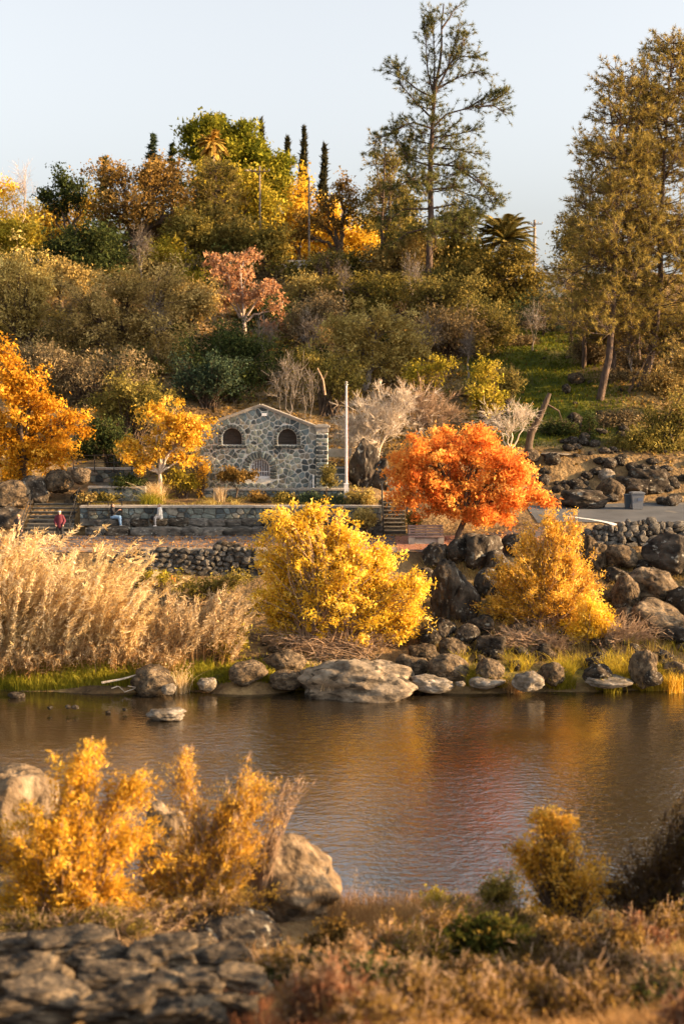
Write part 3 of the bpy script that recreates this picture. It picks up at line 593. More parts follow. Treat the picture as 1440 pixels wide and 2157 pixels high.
# voussoirs, jamb blocks and sills
for oi_, o in enumerate(OPEN):
    nv = 11 if oi_ < 2 else 13; r0, r1 = o['hw'] + .015, o['hw'] + o['ring'] - .005
    for i in range(nv):
        a0_, a1_ = math.pi * (i + .09) / nv, math.pi * (i + .91) / nv
        cell = np.array([(o['cx'] + r * math.cos(q), o['spring'] + r * math.sin(q)) for r, q in ((r0, a0_), (r1, a0_), (r1, (a0_ + a1_) / 2), (r1, a1_), (r0, a1_), (r0, (a0_ + a1_) / 2))])
        obj('voussoir', stone_from_cell(cell, .008, .10, HY, ORI, STONES[2] if rg.random() < .75 else STONES[0], rg), fw)
    nj = 3 if oi_ < 2 else 3
    for sgn in (-1, 1):
        for i in range(nj):
            z0 = o['sill'] + (o['spring'] - o['sill']) * i / nj; z1 = o['sill'] + (o['spring'] - o['sill']) * (i + .9) / nj
            x0, x1 = o['cx'] + sgn * r0, o['cx'] + sgn * r1
            obj('jamb_stone', stone_from_cell(np.array([(min(x0, x1), z0), (max(x0, x1), z0), (max(x0, x1), z1), (min(x0, x1), z1)]), .008, .09, HY, ORI, STONES[2], rg), fw)
    if oi_ < 2:
        ww = o['hw'] + o['ring'] + .14; nb_ = 8
        for i in range(nb_):
            x0 = o['cx'] - ww + 2 * ww * i / nb_; x1 = o['cx'] - ww + 2 * ww * (i + .88) / nb_
            obj('sill_stone', stone_from_cell(np.array([(x0, o['sill'] - .21), (x1, o['sill'] - .21), (x1, o['sill'] - .03), (x0, o['sill'] - .03)]), .006, .17, HY, ORI, STONES[2], rg), fw)
def arch_solid(o, r, y0, y1, mat, name, parent):
    pts = arch(o, r, 16); k = len(pts); b = MB()
    v = [(p[0], y0, p[1]) for p in pts] + [(p[0], y1, p[1]) for p in pts]; i = np.arange(k); j = (i + 1) % k
    b.add(v, np.stack([i, i + k, j + k, j], 1)); b.l.append(np.arange(k, dtype=np.int32)[::-1].copy()); b.n.append(np.array([k], np.int32)); b.m.append(np.zeros(1, np.int32)); b.t.append(np.full(1, .5, np.float32))
    return obj(name, b.mesh(name, mat, ORI), parent)
SHUT = noisemat('window_board', [(.025, .02, .017), (.05, .041, .034), (.075, .06, .05)], 2.5, stretch=(.5, 1, 7), bump=.3, bscale=8)
for o in OPEN[:2]:
    wdw = arch_solid(o, o['hw'] - .005, HY + .24, HY + .30, SHUT, 'window', house)
    pl = MB()
    for i in range(9):
        z = o['sill'] + .06 + i * .115
        half = o['hw'] - .02 if z < o['spring'] else math.sqrt(max(0, (o['hw'] - .02) ** 2 - (z - o['spring'] + .05) ** 2))
        if half > .08:
            b = MB(); b.box((o['cx'], HY + .225, z), (half * 2, .03, .10)); obj('plank', b.mesh('plank', SHUT, ORI), wdw)
o = OPEN[2]
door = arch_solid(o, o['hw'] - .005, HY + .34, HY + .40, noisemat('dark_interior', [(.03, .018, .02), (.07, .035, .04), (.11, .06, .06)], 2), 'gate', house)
t = np.linspace(0, math.pi, 15); fr = [(o['cx'] + (o['hw'] - .04), HY + .2, o['sill'])] + [(o['cx'] + (o['hw'] - .04) * math.cos(q), HY + .2, o['spring'] + (o['hw'] - .04) * math.sin(q)) for q in t] + [(o['cx'] - (o['hw'] - .04), HY + .2, o['sill'])]
b = MB(); b.tubes(np.array(fr), np.full(len(fr), .032), 6); obj('gate_frame', b.mesh('gate_frame', WHITE, ORI), door)
for i in range(11):
    x = o['cx'] - o['hw'] + .1 + (2 * o['hw'] - .2) * i / 10; zt = o['spring'] + math.sqrt(max(0, (o['hw'] - .04) ** 2 - (x - o['cx']) ** 2))
    b = MB(); b.tubes([(x, HY + .19, o['sill'] + .02), (x, HY + .19, (zt + o['sill']) / 2), (x, HY + .19, zt)], [.019] * 3, 5); obj('bar', b.mesh('bar', WHITE, ORI), door)
b = MB(); b.box((o['cx'], HY + .16, o['sill'] + .07), (o['hw'] * 2 - .03, .10, .15)); obj('threshold', b.mesh('threshold', WHITE, ORI), door)
b = MB(); b.box((o['cx'], HY + .19, o['sill'] + .42), (o['hw'] * 2 - .1, .03, .04)); obj('cross_bar', b.mesh('cross_bar', WHITE, ORI), door)
# side and rear walls, roof, copings
b = MB(); b.box(((HL + .2), HY + 4.45, (ZE + ZB) / 2 - .2), (.4, 8.0, ZE - ZB + .2)); b.box((HR - .2, HY + 4.45, (ZE + ZB) / 2 - .2), (.4, 8.0, ZE - ZB + .2)); b.box((AX, HY + 8.65, (ZE + ZB) / 2 - .2), (HR - HL, .4, ZE - ZB + .2))
obj('side_wall', b.mesh('side_wall', STONES[1], ORI), house)
ROOFM = noisemat('roof_cement', [(.14, .12, .10), (.24, .21, .18), (.33, .29, .25)], 2, bump=.4, bscale=12)
for sgn, X1 in ((-1, HL), (1, HR)):
    A = np.array([AX, ZA + .02]); B = np.array([X1 + sgn * .22, ZE - .04]); n = np.array([-(B - A)[1], (B - A)[0]]) * sgn; n /= np.linalg.norm(n); n = n * (1 if n[1] > 0 else -1)
    for y0, y1, th, off, nm, m_ in ((HY - .14, HY + .5, .10, .0, 'coping', CONCRETE), (HY - .20, HY + .4, .06, .102, 'coping', CONCRETE), (HY + .46, HY + 9.1, .12, -.55, 'roof', ROOFM)):
        a_, b_ = A + n * off, B + n * off; a2, b2 = a_ + n * th, b_ + n * th; b = MB()
        v = [(a_[0], y0, a_[1]), (b_[0], y0, b_[1]), (b2[0], y0, b2[1]), (a2[0], y0, a2[1])]; v += [(q[0], y1, q[2]) for q in v]
        b.add(v, [[0, 1, 2, 3], [7, 6, 5, 4], [0, 4, 5, 1], [1, 5, 6, 2], [2, 6, 7, 3], [3, 7, 4, 0]]); obj(nm, b.mesh(nm, m_, ORI), house)
# corner pier with dressed blocks and cap
px0, px1 = hx(666.5), hx(691); PW = px1 - px0; pc = (px0 + px1) / 2; pz1 = hz(913)
b = MB(); b.box((pc, HY + .2, (GZ - .3 + pz1) / 2), (PW - .04, .66, pz1 - GZ + .3)); pier = obj('corner_pier', b.mesh('corner_pier', MORTAR, ORI), house)
b = MB(); b.box((pc, HY + .2, pz1 + .22), (PW + .02, .70, .32)); b.box((pc, HY + .2, pz1 + .44), (PW + .22, .86, .12)); b.box((pc, HY + .2, pz1 + .53), (PW - .1, .55, .08)); obj('pier_cap', b.mesh('pier_cap', CONCRETE, ORI), pier)
z = GZ; i = 0
while z < pz1 - .15:
    hgt = rg.uniform(.2, .3); sp = rg.uniform(.35, .65) if i % 2 else .999
    for x0, x1 in ((px0, px0 + PW * sp - .02), (px0 + PW * sp + .02, px1)):
        if x1 - x0 > .1: obj('block', stone_from_cell(np.array([(x0, z), (x1, z), (x1, z + hgt - .03), (x0, z + hgt - .03)]), .012, .16, HY - .02, ORI, STONES[2] if rg.random() < .6 else pick(rg), rg), pier)
    z += hgt; i += 1
b = MB(); b.box((hx(557.5), HY - .1, hz(873)), (.30, .12, .17)); obj('lamp', b.mesh('lamp', WHITE, ORI), house)
b = MB(); b.box((hx(660), HY - .12, hz(1016)), (.10, .08, 1.0)); b.box((hx(654), HY - .1, hz(1022)), (.05, .05, .7)); obj('meter_pipe', b.mesh('meter_pipe', rgbmat('grey_pipe', (.45, .5, .55), .5), ORI), house)

# steps and dark doorway right of the pier
sx0, sx1 = hx(693), hx(730); o0 = np.array([(sx0 + sx1) / 2, HY + .6, GZ])
stp = thing('stone_steps', 'narrow shaded steps climbing behind the corner pier of the stone building', 'steps', o0)
for i in range(7):
    b = MB(); b.box((o0[0], HY + .4 + i * .34, GZ + .08 + i * .19), (sx1 - sx0, .40, .20 + .002 * i)); obj('step', b.mesh('step', STONES[2], o0), stp)
b = MB(); b.box((o0[0] + .05, HY + 3.4, GZ + 2.15), (sx1 - sx0 + .5, .4, .5)); obj('lintel', b.mesh('lintel', CONCRETE, o0), stp)
b = MB()
for zz in (.55, .95, 1.35): b.tubes([(sx0 + .1, HY + .3, GZ + zz), (o0[0], HY + .3, GZ + zz), (sx1, HY + .3, GZ + zz)], [.014] * 3, 4)
obj('railing', b.mesh('railing', metalmat('steel_rail', (.35, .36, .38), .5), o0), stp)

# ------------------------------------------------------------------ terrace walls and ledges
def masonry_wall(name, label, x0, x1, z0, z1, Y0, dx, dz, seed, capd=.5, thick=.45, mort=MORTAR_DARK, wts=(.3, .3, .2, .2), cap=True, proud=.06):
    rg = np.random.default_rng(seed); o0 = np.array([(x0 + x1) / 2, Y0, z0])
    root = thing(name, label, 'stone wall', o0)
    b = MB(); b.box(((x0 + x1) / 2, Y0 + thick / 2, (z0 + z1) / 2 - .2), (x1 - x0, thick, z1 - z0 + .4)); obj('wall_core', b.mesh('wall_core', mort, o0), root)
    n = 0
    for c in voronoi([(x0, z0), (x1, z0), (x1, z1), (x0, z1)], jitter_seeds(x0, x1, z0, z1, dx, dz, rg, j=.36), 1.25):
        if n < 290: obj('stone', stone_from_cell(c, .03, proud + rg.uniform(0, .04), Y0, o0, pick(rg, wts), rg), root); n += 1
    if cap:
        x = x0
        while x < x1 - .1:
            w_ = min(rg.uniform(1.0, 1.7), x1 - x); b = MB(); b.box((x + w_ / 2, Y0 + thick / 2 - .05, z1 + .06 + rg.uniform(0, .012)), (w_ - .015, thick + .2, .12)); obj('cap_slab', b.mesh('cap_slab', CONCRETE, o0), root); x += w_
    return root
XW0, XW1 = -15.5, 2.35
masonry_wall('terrace_wall', 'low stone retaining wall with flat cap behind the seated people', XW0, XW1, 6.40, 7.06, 84.05, .42, .30, 21)
masonry_wall('garden_wall', 'upper garden wall of dark stones in front of the stone building', hx(424) * .99, hx(732) * .99 + .1, 7.38, 7.84, 87.15, .36, .22, 22, thick=.4)
def block_row(name, label, x0, x1, z0, z1, Y0, depth, seed, wmin, wmax):
    rg = np.random.default_rng(seed); o0 = np.array([(x0 + x1) / 2, Y0, z0]); root = thing(name, label, 'stone seat', o0)
    b = MB(); b.box(((x0 + x1) / 2, Y0 + depth / 2 + .12, (z0 + z1) / 2 - .08), (x1 - x0, depth - .1, z1 - z0 + .02)); obj('seat_core', b.mesh('seat_core', MORTAR_DARK, o0), root)
    ms = [rock_mesh(440 + i, 3, m_, box=1, planes=4, amp=.025) for i, m_ in enumerate((WALLROCK, ROCK_TAN, WALLROCK, ROCK, WALLROCK, WALLROCK))]
    x = x0
    while x < x1 - .1:
        w_ = min(rg.uniform(wmin, wmax), x1 - x); o = obj('stone_block', ms[int(rg.integers(6))], root, (x + w_ / 2 - o0[0], depth / 2 + rg.uniform(-.05, .05), (z1 - z0) / 2 - .02 + rg.uniform(-.03, .03)))
        o.scale = (w_ * .70, depth * .72, (z1 - z0) * rg.uniform(.72, .80)); o.rotation_euler = (0, rg.uniform(-.03, .03), rg.choice([0, math.pi]) + rg.uniform(-.06, .06)); x += w_ * .98
    return root
block_row('stone_bench', 'upper row of large stone blocks on which the two women sit', -14.6, XW1, 5.98, 6.46, 83.42, .75, 31, .7, 1.5)
block_row('stone_bench', 'lower row of flat stone blocks along the back edge of the path', -15.0, XW1, 5.45, 6.02, 82.72, .85, 32, .9, 1.9)
masonry_wall('ramp_wall', 'short dark stone wall below the garden ramp on the left', -15.4, -11.9, 7.02, 8.05, 86.3, .40, .32, 23, mort=MORTAR, thick=.35)
masonry_wall('railing_wall', 'low shaded stone wall under the railing left of the stone building', -17.2, -13.2, 8.1, 8.9, 90.5, .45, .3, 25, thick=.4)
def rail(name, label, pts, posts, h=.95, r=.028):
    P = [np.array([p[0], p[1], p[2]]) for p in pts]; root = thing(name, label, 'railing', P[0])
    for hh in (h, h * .5):
        b = MB(); b.tubes(np.array(P) + [0, 0, hh], [r] * len(P), 5); obj('rail', b.mesh('rail', IRON, P[0]), root)
    for i in range(posts):
        t = i / (posts - 1) * (len(P) - 1); k = min(int(t), len(P) - 2); q = P[k] + (P[k + 1] - P[k]) * (t - k)
        b = MB(); b.tubes([q - [0, 0, .15], q + [0, 0, h / 2], q + [0, 0, h + .02]], [r * 1.15] * 3, 5); obj('post', b.mesh('post', IRON, P[0]), root)
    return root
def stairs(name, label, x0, x1, y0, z0, n, rise, run, mat, rg):
    o0 = np.array([(x0 + x1) / 2, y0, z0]); root = thing(name, label, 'stairs', o0)
    for i in range(n):
        b = MB(); b.box((o0[0], y0 + i * run + run / 2 + .3, z0 + rise * (i + .5) - .25), (x1 - x0, run + .6, rise + .5 - .004 * i)); 
        st = obj('step', b.mesh('step', mat, o0), root)
        b = MB(); b.box((o0[0], y0 + i * run + .17, z0 + rise * (i + 1) + .005), (x1 - x0 + .04, .42, .05)); obj('tread', b.mesh('tread', TREAD, o0), st)
    return root
stairs('stone_stairs', 'wide stone stairs with dark treads behind the man in the maroon jacket', -18.6, -15.9, 83.0, 5.48, 8, .205, .42, WALLROCK, rg)
stairs('stone_stairs', 'narrow stone stairs beside the orange tree at the end of the terrace wall', 2.5, 3.75, 83.2, 5.55, 9, .20, .40, WALLROCK, rg)
rail('handrail', 'black iron handrail on the left side of the wide stone stairs', [(-18.7, 83.0, 5.6), (-18.7, 86.3, 7.15), (-18.7, 87.6, 7.2)], 4)
rail('handrail', 'black iron handrail beside the wide stairs behind the man in maroon', [(-15.95, 83.0, 5.55), (-15.95, 86.3, 7.15)], 3)
rail('handrail', 'black iron handrail left of the narrow stairs by the terrace wall end', [(2.42, 83.0, 5.6), (2.42, 86.6, 7.4)], 3)
rail('handrail', 'black iron handrail right of the narrow stairs near the orange tree', [(3.85, 83.0, 5.6), (3.85, 86.6, 7.4)], 3)
rail('handrail', 'dark railing on the shaded landing left of the stone building', [(-17.0, 90.2, 8.85), (-15.0, 90.2, 8.9), (-13.3, 90.2, 8.9)], 4)
rail('handrail', 'low iron railing on the terrace wall left of the woman in black', [(-15.0, 83.95, 6.45), (-13.8, 83.95, 6.45), (-13.0, 83.95, 6.45)], 3)

# flagpole, marker stone
fp = at(729, 1040, 86.3); fpz = Hs(fp[0], fp[1]); top = at(730, 812, 86.3)[2]; o0 = (fp[0], fp[1], fpz)
fl = thing('flagpole', 'tall white flagpole standing in front of the stone building', 'flagpole', o0)
b = MB(); b.box((0, 0, .45), (.26, .26, 1.1)); b.box((0, 0, 1.03), (.30, .30, .06)); obj('pole_base', b.mesh('pole_base', WHITE), fl)
hh = top - fpz; b = MB(); b.tubes([(0, 0, .9), (0, 0, hh * .5), (0, 0, hh)], [.085, .075, .055], 12); obj('pole', b.mesh('pole', rgbmat('pole_paint', (.66, .62, .60), .4)), fl)
b = MB(); b.lathe((0, 0, hh), [(.0, -.02), (.07, 0), (.13, .03), (.13, .07), (.06, .10), (.05, .15), (.09, .19), (.06, .25), (0, .26)], 12); obj('finial', b.mesh('finial', CONCRETE), fl)
b = MB(); b.tubes([(.11, -.06, 1.2), (.10, -.06, hh * .5), (.07, -.05, hh - .1)], [.012] * 3, 4); obj('halyard', b.mesh('halyard', rgbmat('rope', (.35, .1, .09), .8)), fl)
q = at(751, 1040, 86.0); q[2] = Hs(q[0], q[1]); mk_ = thing('plinth', 'small pale stone plinth beside the flagpole foot', 'plinth', q)
b = MB(); b.box((0, 0, .25), (.42, .3, .8)); obj('plinth_block', b.mesh('plinth_block', CONCRETE), mk_); b = MB(); b.box((0, 0, .68), (.5, .38, .07)); obj('plinth_top', b.mesh('plinth_top', CONCRETE), mk_)

# bench of wooden slats on a concrete base
q = at(897, 1146, 80.6); q[2] = Hs(q[0], q[1]); bn = thing('park_bench', 'wooden slatted bench on a concrete base below the orange tree', 'bench', q)
bwid = 75 * S(80.6)
for i in range(2):
    b = MB(); b.box(((-.5 + i) * (bwid - .35) * 1.0, .12, .21), (.34, .62, .42)); obj('concrete_support', b.mesh('concrete_support', CONCRETE), bn)
b = MB(); b.box((0, .14, .19), (bwid - .7, .5, .34)); obj('concrete_base', b.mesh('concrete_base', CONCRETE), bn)
for i in range(4):
    b = MB(); b.box((0, -.17 + i * .145, .46), (bwid, .125, .05)); obj('seat_slat', b.mesh('seat_slat', WOOD), bn)
for i in range(4):
    b = MB(); b.box((0, .44 + i * .05, .57 + i * .145), (bwid, .045, .10), M=Matrix.Rotation(-.3, 4, 'X')); obj('back_slat', b.mesh('back_slat', WOOD), bn)
for sgn in (-1, 0, 1):
    b = MB(); b.tubes([(sgn * bwid * .42, .42, .40), (sgn * bwid * .42, .52, .7), (sgn * bwid * .42, .64, 1.05)], [.03] * 3, 5); obj('back_support', b.mesh('back_support', IRON), bn)
q2 = at(880, 1152, 80.0)
pad = obj('paving', grid_mesh('paving', np.linspace(q[0] - 1.7, q[0] + 1.9, 6), np.linspace(79.0, 82.6, 6), lambda x, y: H(x, y) + .06, noisemat('red_paving', [(.20, .085, .055), (.28, .13, .085), (.35, .19, .13)], 2.5, bump=.3, bscale=15))); pad['kind'] = 'structure'

# wheeled rubbish bin
q = hit(1340, 1074); s = S(q[1]); bw = 36 * s; bh = 37 * s
bn2 = thing('rubbish_bin', 'grey wheeled rubbish bin with lid at the far edge of the road', 'bin', q)
GREY = rgbmat('bin_plastic', (.17, .18, .195), .5)
b = MB(); v = []
for zz, sc_ in ((.06, .78), (.5 * bh, .88), (.88 * bh, 1.0), (.90 * bh, 1.06), (.95 * bh, 1.06)):
    v += [(-.36 * bw * sc_, -.36 * bw * sc_, zz), (.36 * bw * sc_, -.36 * bw * sc_, zz), (.36 * bw * sc_, .36 * bw * sc_, zz), (-.36 * bw * sc_, .36 * bw * sc_, zz)]
f = [[3, 2, 1, 0], [16, 17, 18, 19]] + [[4 * k + i, 4 * k + (i + 1) % 4, 4 * k + 4 + (i + 1) % 4, 4 * k + 4 + i] for k in range(4) for i in range(4)]
b.add(v, f); obj('bin_body', b.mesh('bin_body', GREY), bn2)
b = MB(); b.box((0, -.02, .985 * bh), (.82 * bw, .84 * bw, .05)); b.box((0, .0, 1.02 * bh), (.62 * bw, .6 * bw, .035)); obj('lid', b.mesh('lid', GREY), bn2)
b = MB(); b.tubes([(-.3 * bw, .44 * bw, .9 * bh), (0, .48 * bw, .92 * bh), (.3 * bw, .44 * bw, .9 * bh)], [.02] * 3, 6); obj('handle', b.mesh('handle', GREY), bn2)
for sgn in (-1, 1):
    b = MB(); an = np.arange(14) / 14 * 6.283; rr = .13
    for x in (-.04, .04): pass
    b.tubes([(sgn * .36 * bw - .04, .33 * bw, rr), (sgn * .36 * bw, .33 * bw, rr), (sgn * .36 * bw + .04, .33 * bw, rr)], [rr * .98, rr, rr * .98], 14); obj('wheel', b.mesh('wheel', IRON), bn2)
b = MB(); b.box((.12 * bw, -.345 * bw, .62 * bh), (.26 * bw, .012, .2 * bh)); obj('sticker', b.mesh('sticker', rgbmat('sticker_blue', (.10, .13, .2), .5)), bn2)
q = hit(1325, 1072); b3 = thing('recycling_bin', 'dark blue narrow bin beside the grey rubbish bin', 'bin', q + np.array([-.12, .1, 0]))
BL = rgbmat('bin_blue', (.05, .075, .10), .5)
b = MB(); b.add([(-.13, -.2, 0), (.13, -.2, 0), (.13, .2, 0), (-.13, .2, 0), (-.19, -.26, .85), (.19, -.26, .85), (.19, .26, .85), (-.19, .26, .85)], [[3, 2, 1, 0], [4, 5, 6, 7], [0, 1, 5, 4], [1, 2, 6, 5], [2, 3, 7, 6], [3, 0, 4, 7]]); obj('bin_body', b.mesh('bin_body', BL), b3)
b = MB(); b.box((0, 0, .88), (.42, .56, .06)); obj('lid', b.mesh('lid', BL), b3)

# ------------------------------------------------------------------ hilltop: fence, poles, grey wall
fa, fb = at(588, 574, 143), at(792, 571, 143); fo = np.array([fa[0], fa[1], Hs(fa[0], 143)])
FEN = noisemat('fence_paint', [(.42, .43, .45), (.56, .57, .58), (.66, .66, .66)], 3, bump=.2)
fen = thing('slat_fence', 'whitish horizontal slat fence along the top of the hill', 'fence', fo); nbay = 8
fh = 26 * S(143); zt = fa[2]
for i in range(nbay + 1):
    x = fa[0] + (fb[0] - fa[0]) * i / nbay; b = MB(); b.box((x, 143.06, zt + fh / 2 - .3), (.14, .14, fh + .6)); obj('post', b.mesh('post', FEN, fo), fen)
    if i < nbay:
        x2 = fa[0] + (fb[0] - fa[0]) * (i + 1) / nbay
        for k in range(4):
            b = MB(); b.box(((x + x2) / 2, 142.97 + .004 * (i % 2), zt + fh * (k + .5) / 4), (x2 - x, .04, fh / 4 - .06)); obj('slat', b.mesh('slat', FEN, fo), fen)
def pole(label, px, top, bot, Y, arm=True, lamp=False, r=.10):
    t = at(px, top, Y); bt = at(px, bot, Y); root = thing('utility_pole', label, 'utility pole', bt); h = t[2] - bt[2]
    b = MB(); b.tubes([(0, 0, -.5), (0, 0, h / 2), (0, 0, h)], [r * 1.1, r, r * .8], 8); obj('pole', b.mesh('pole', BARK_GREY), root)
    if arm:
        b = MB(); b.box((0, -.15, h - .55), (1.8, .09, .10)); obj('crossarm', b.mesh('crossarm', BARK), root)
        for x in (-.95, -.45, .45, .95):
            b = MB(); b.lathe((x, -.15, h - .48), [(.03, 0), (.07, .05), (.05, .12), (.08, .17), (0, .2)], 8); obj('insulator', b.mesh('insulator', CONCRETE), root)
    if lamp:
        b = MB(); b.tubes([(0, 0, h - 1.0), (-.5, -.1, h - .5), (-1.2, -.2, h - .4)], [.05] * 3, 5); obj('lamp_arm', b.mesh('lamp_arm', IRON), root)
        b = MB(); b.lathe((-1.3, -.2, h - .5), [(.05, .12), (.2, .08), (.22, 0), (.1, -.05), (0, -.06)], 10); obj('lamp_head', b.mesh('lamp_head', CONCRETE), root)
    return root
pole('wooden utility pole with a lamp in front of the yellow hilltop trees', 548, 350, 570, 147, True, True)
pole('plain tall wooden pole below the tallest cypress', 651, 372, 575, 146, False)
pole('short wooden post on the hillside above the tan scrub', 391, 506, 570, 141, False)
pole('distant utility pole with crossarm right of the palm', 1124, 463, 560, 185, True, True, r=.2)
ga, gb = at(1128, 640, 139), at(1192, 575, 139)
gw = thing('grey_wall', 'bluish grey wall panel in the gap between the trees on the right hilltop', 'wall', ((ga[0] + gb[0]) / 2, 139, ga[2]))
GWM = noisemat('grey_wall_paint', [(.20, .22, .235), (.26, .285, .30), (.32, .34, .35)], 1.5, bump=.2)
for i in range(6):
    b = MB(); b.box(((i - 2.5) * (gb[0] - ga[0]) / 6, .004 * (i % 2), (gb[2] - ga[2]) / 2 - .5), ((gb[0] - ga[0]) / 6 - .02, .14, gb[2] - ga[2] + 1)); obj('panel', b.mesh('panel', GWM), gw)
# ------------------------------------------------------------------ plants
def unit(v): return v / (np.linalg.norm(v, axis=-1, keepdims=True) + 1e-9)
def bez(a, c, b, K):
    t = np.linspace(0, 1, K)[None, :, None]; return (1 - t) ** 2 * a[:, None] + 2 * t * (1 - t) * c[:, None] + t * t * b[:, None]
def leaves(mb, pos, rg, L, W, tint, dirs=None, mat=0):
    n = len(pos); u = unit(rg.normal(size=(n, 3)) + (0 if dirs is None else dirs)); v = unit(np.cross(u, rg.normal(size=(n, 3))))
    sz = np.clip(rg.lognormal(-.08, .38, (n, 1)), .35, 1.9); u = u * sz * L / 2; v = v * sz * W / 2
    P = np.stack([pos - .65 * u - v, pos - .65 * u + v, pos + 1.2 * u], 1); i = np.arange(n * 3).reshape(n, 3); mb.add(P, i, mat, tint)
def lobe_points(rg, lobes3, n, power=.42, rough=.18):
    vol = np.array([r[0] * r[2] for _, r in lobes3]); idx = rg.choice(len(lobes3), n, p=vol / vol.sum())
    c = np.array([l[0] for l in lobes3])[idx]; r = np.array([l[1] for l in lobes3])[idx]
    d = unit(rg.normal(size=(n, 3))); rad = rg.random((n, 1)) ** power * (1 + rough * rg.normal(size=(n, 1)))
    return c + d * r * np.clip(rad, 0, 1.25), idx
def lobes_world(lobes, Y, rg, depth=.75):
    out = []
    for (px, py, rx, ry) in lobes:
        Yl = Y + rg.uniform(-.35, .35) * rx * S(Y); s = S(Yl); out.append((at(px, py, Yl), np.array([rx * s, rx * s * depth, ry * s])))
    return out
GR = np.random.default_rng(4242)
def plant(name, label, cat, Y, base, lobes, pal, n=6000, leaf=(.16, .10), ncl=90, sig=.30, trunk=.16, style='tree', bark=None, group=None, seed=None, spread=.35, along=.35, fork=.35, bare=False, twig=0, updir=0.0, power=.5, rough=.28, depth=.75, tmix=.55, z0=None, K=7):
    rg = np.random.default_rng(int(GR.integers(1e9)) if seed is None else seed)
    far = Y > 60; K = 5; n = int(n * .78) if far and not bare else n; leaf = (leaf[0] * 1.1, leaf[1] * 1.1) if far else leaf; bark = bark or BARK; B0 = at(base[0], base[1], Y); B0[2] = Hs(B0[0], B0[1]) - .08 if z0 is None else z0
    L3 = lobes_world(lobes, Y, rg, depth); cen = np.mean([l[0] for l in L3], 0); root = thing(name, label, cat, B0, group)
    tips, li = lobe_points(rg, L3, ncl, power, rough); tips[:, 2] = np.maximum(tips[:, 2], H(tips[:, 0], tips[:, 1]) + .1)
    wb = MB()
    if style == 'tree':
        fk = B0 + (cen - B0) * fork + np.array([rg.normal() * .1, 0, 0]); mid = (B0 + fk) / 2 + rg.normal(size=3) * np.array([.08, .08, 0]) * np.linalg.norm(fk - B0)
        wb.tubes(bez(B0[None], mid[None], fk[None], 6)[0], np.linspace(trunk * 1.25, trunk * .85, 6), 8)
        lc = np.array([l[0] for l in L3]); m = fk + (lc - fk) * .5 + np.stack([rg.normal(size=len(lc)) * .15, rg.normal(size=len(lc)) * .15, .25 + 0 * lc[:, 0]], 1) * np.linalg.norm(lc - fk, axis=1, keepdims=True) * .6
        limbs = bez(np.repeat(fk[None], len(lc), 0), m, lc, 9)
        limbs[:, 1:-1] += rg.normal(size=limbs[:, 1:-1].shape) * .03 * np.linalg.norm(lc - fk, axis=1)[:, None, None]
        wb.tubes(limbs, np.repeat(np.linspace(trunk * .6, trunk * .16, 9)[None], len(lc), 0), 6)
        st = limbs[li, rg.integers(3, 9, ncl)]; r0 = trunk * .15; r1 = trunk * .03
        c = (st + tips) / 2 + np.stack([0 * st[:, 0], 0 * st[:, 0], .22 * np.linalg.norm(tips - st, axis=1)], 1) + rg.normal(size=st.shape) * .08
    else:
        st = B0 + np.stack([rg.uniform(-1, 1, ncl), rg.uniform(-1, 1, ncl) * .6, 0 * tips[:, 0]], 1) * spread * np.array([max(.3, np.ptp([l[0][0] for l in L3]) * .5 + .3), max(.3, np.ptp([l[0][0] for l in L3]) * .4 + .3), 0])
        st[:, 2] = H(st[:, 0], st[:, 1]) - .05 if z0 is None else z0
        r0 = trunk * .45; r1 = trunk * .06
        c = np.stack([st[:, 0] * .6 + tips[:, 0] * .4, st[:, 1] * .6 + tips[:, 1] * .4, st[:, 2] * .35 + tips[:, 2] * .65], 1) + rg.normal(size=st.shape) * .06
    br = bez(st, c, tips, K); br[:, 1:-1] += rg.normal(size=br[:, 1:-1].shape) * .02 * np.linalg.norm(tips - st, axis=1)[:, None, None]
    wb.tubes(br, np.repeat(np.linspace(r0, r1, K)[None], ncl, 0) * rg.uniform(.6, 1.2, (ncl, 1)), 3)
    if twig:
        nt_ = ncl * twig; bi = rg.integers(0, ncl, nt_); ti = rg.integers(K // 2, K, nt_); a = br[bi, ti]; d0 = unit(br[bi, ti] - br[bi, ti - 1])
        ln = sig * rg.uniform(1.2, 3.0, (nt_, 1)); d = unit(d0 + rg.normal(size=(nt_, 3)) * .55 + np.array([0, 0, updir * .5])); e = a + d * ln; m = (a + e) / 2 + rg.normal(size=a.shape) * ln * .10
        kt = 2; wb.tubes(bez(a, m, e, kt), np.repeat(np.linspace(max(r1 * 1.6, .011), max(r1 * .7, .006), kt)[None], nt_, 0), 3)
    obj('trunk' if style == 'tree' else 'stem', wb.mesh('trunk' if style == 'tree' else 'stem', bark, B0, True), root)
    if not bare:
        ct = rg.random(ncl); lb = MB(); n1 = int(n * (1 - along)); ix = rg.integers(0, ncl, n1)
        pos = tips[ix] + rg.normal(size=(n1, 3)) * sig * np.array([1, 1, .75]); n2 = n - n1; i2 = rg.integers(0, ncl, n2); t = rg.uniform(K * .45, K - 1.01, n2); k = t.astype(int); fr = (t - k)[:, None]
        pos2 = br[i2, k] * (1 - fr) + br[i2, k + 1] * fr + rg.normal(size=(n2, 3)) * sig * .55
        pos = np.concatenate([pos, pos2]); ti = np.concatenate([ix, i2]); pos[:, 2] = np.maximum(pos[:, 2], H(pos[:, 0], pos[:, 1]) + .03)
        dd = unit(br[:, -1] - br[:, -3])[ti] * updir if updir else None
        leaves(lb, pos, rg, leaf[0], leaf[1], np.clip(ct[ti] * tmix + rg.random(n) * (1 - tmix) , 0, 1), dd)
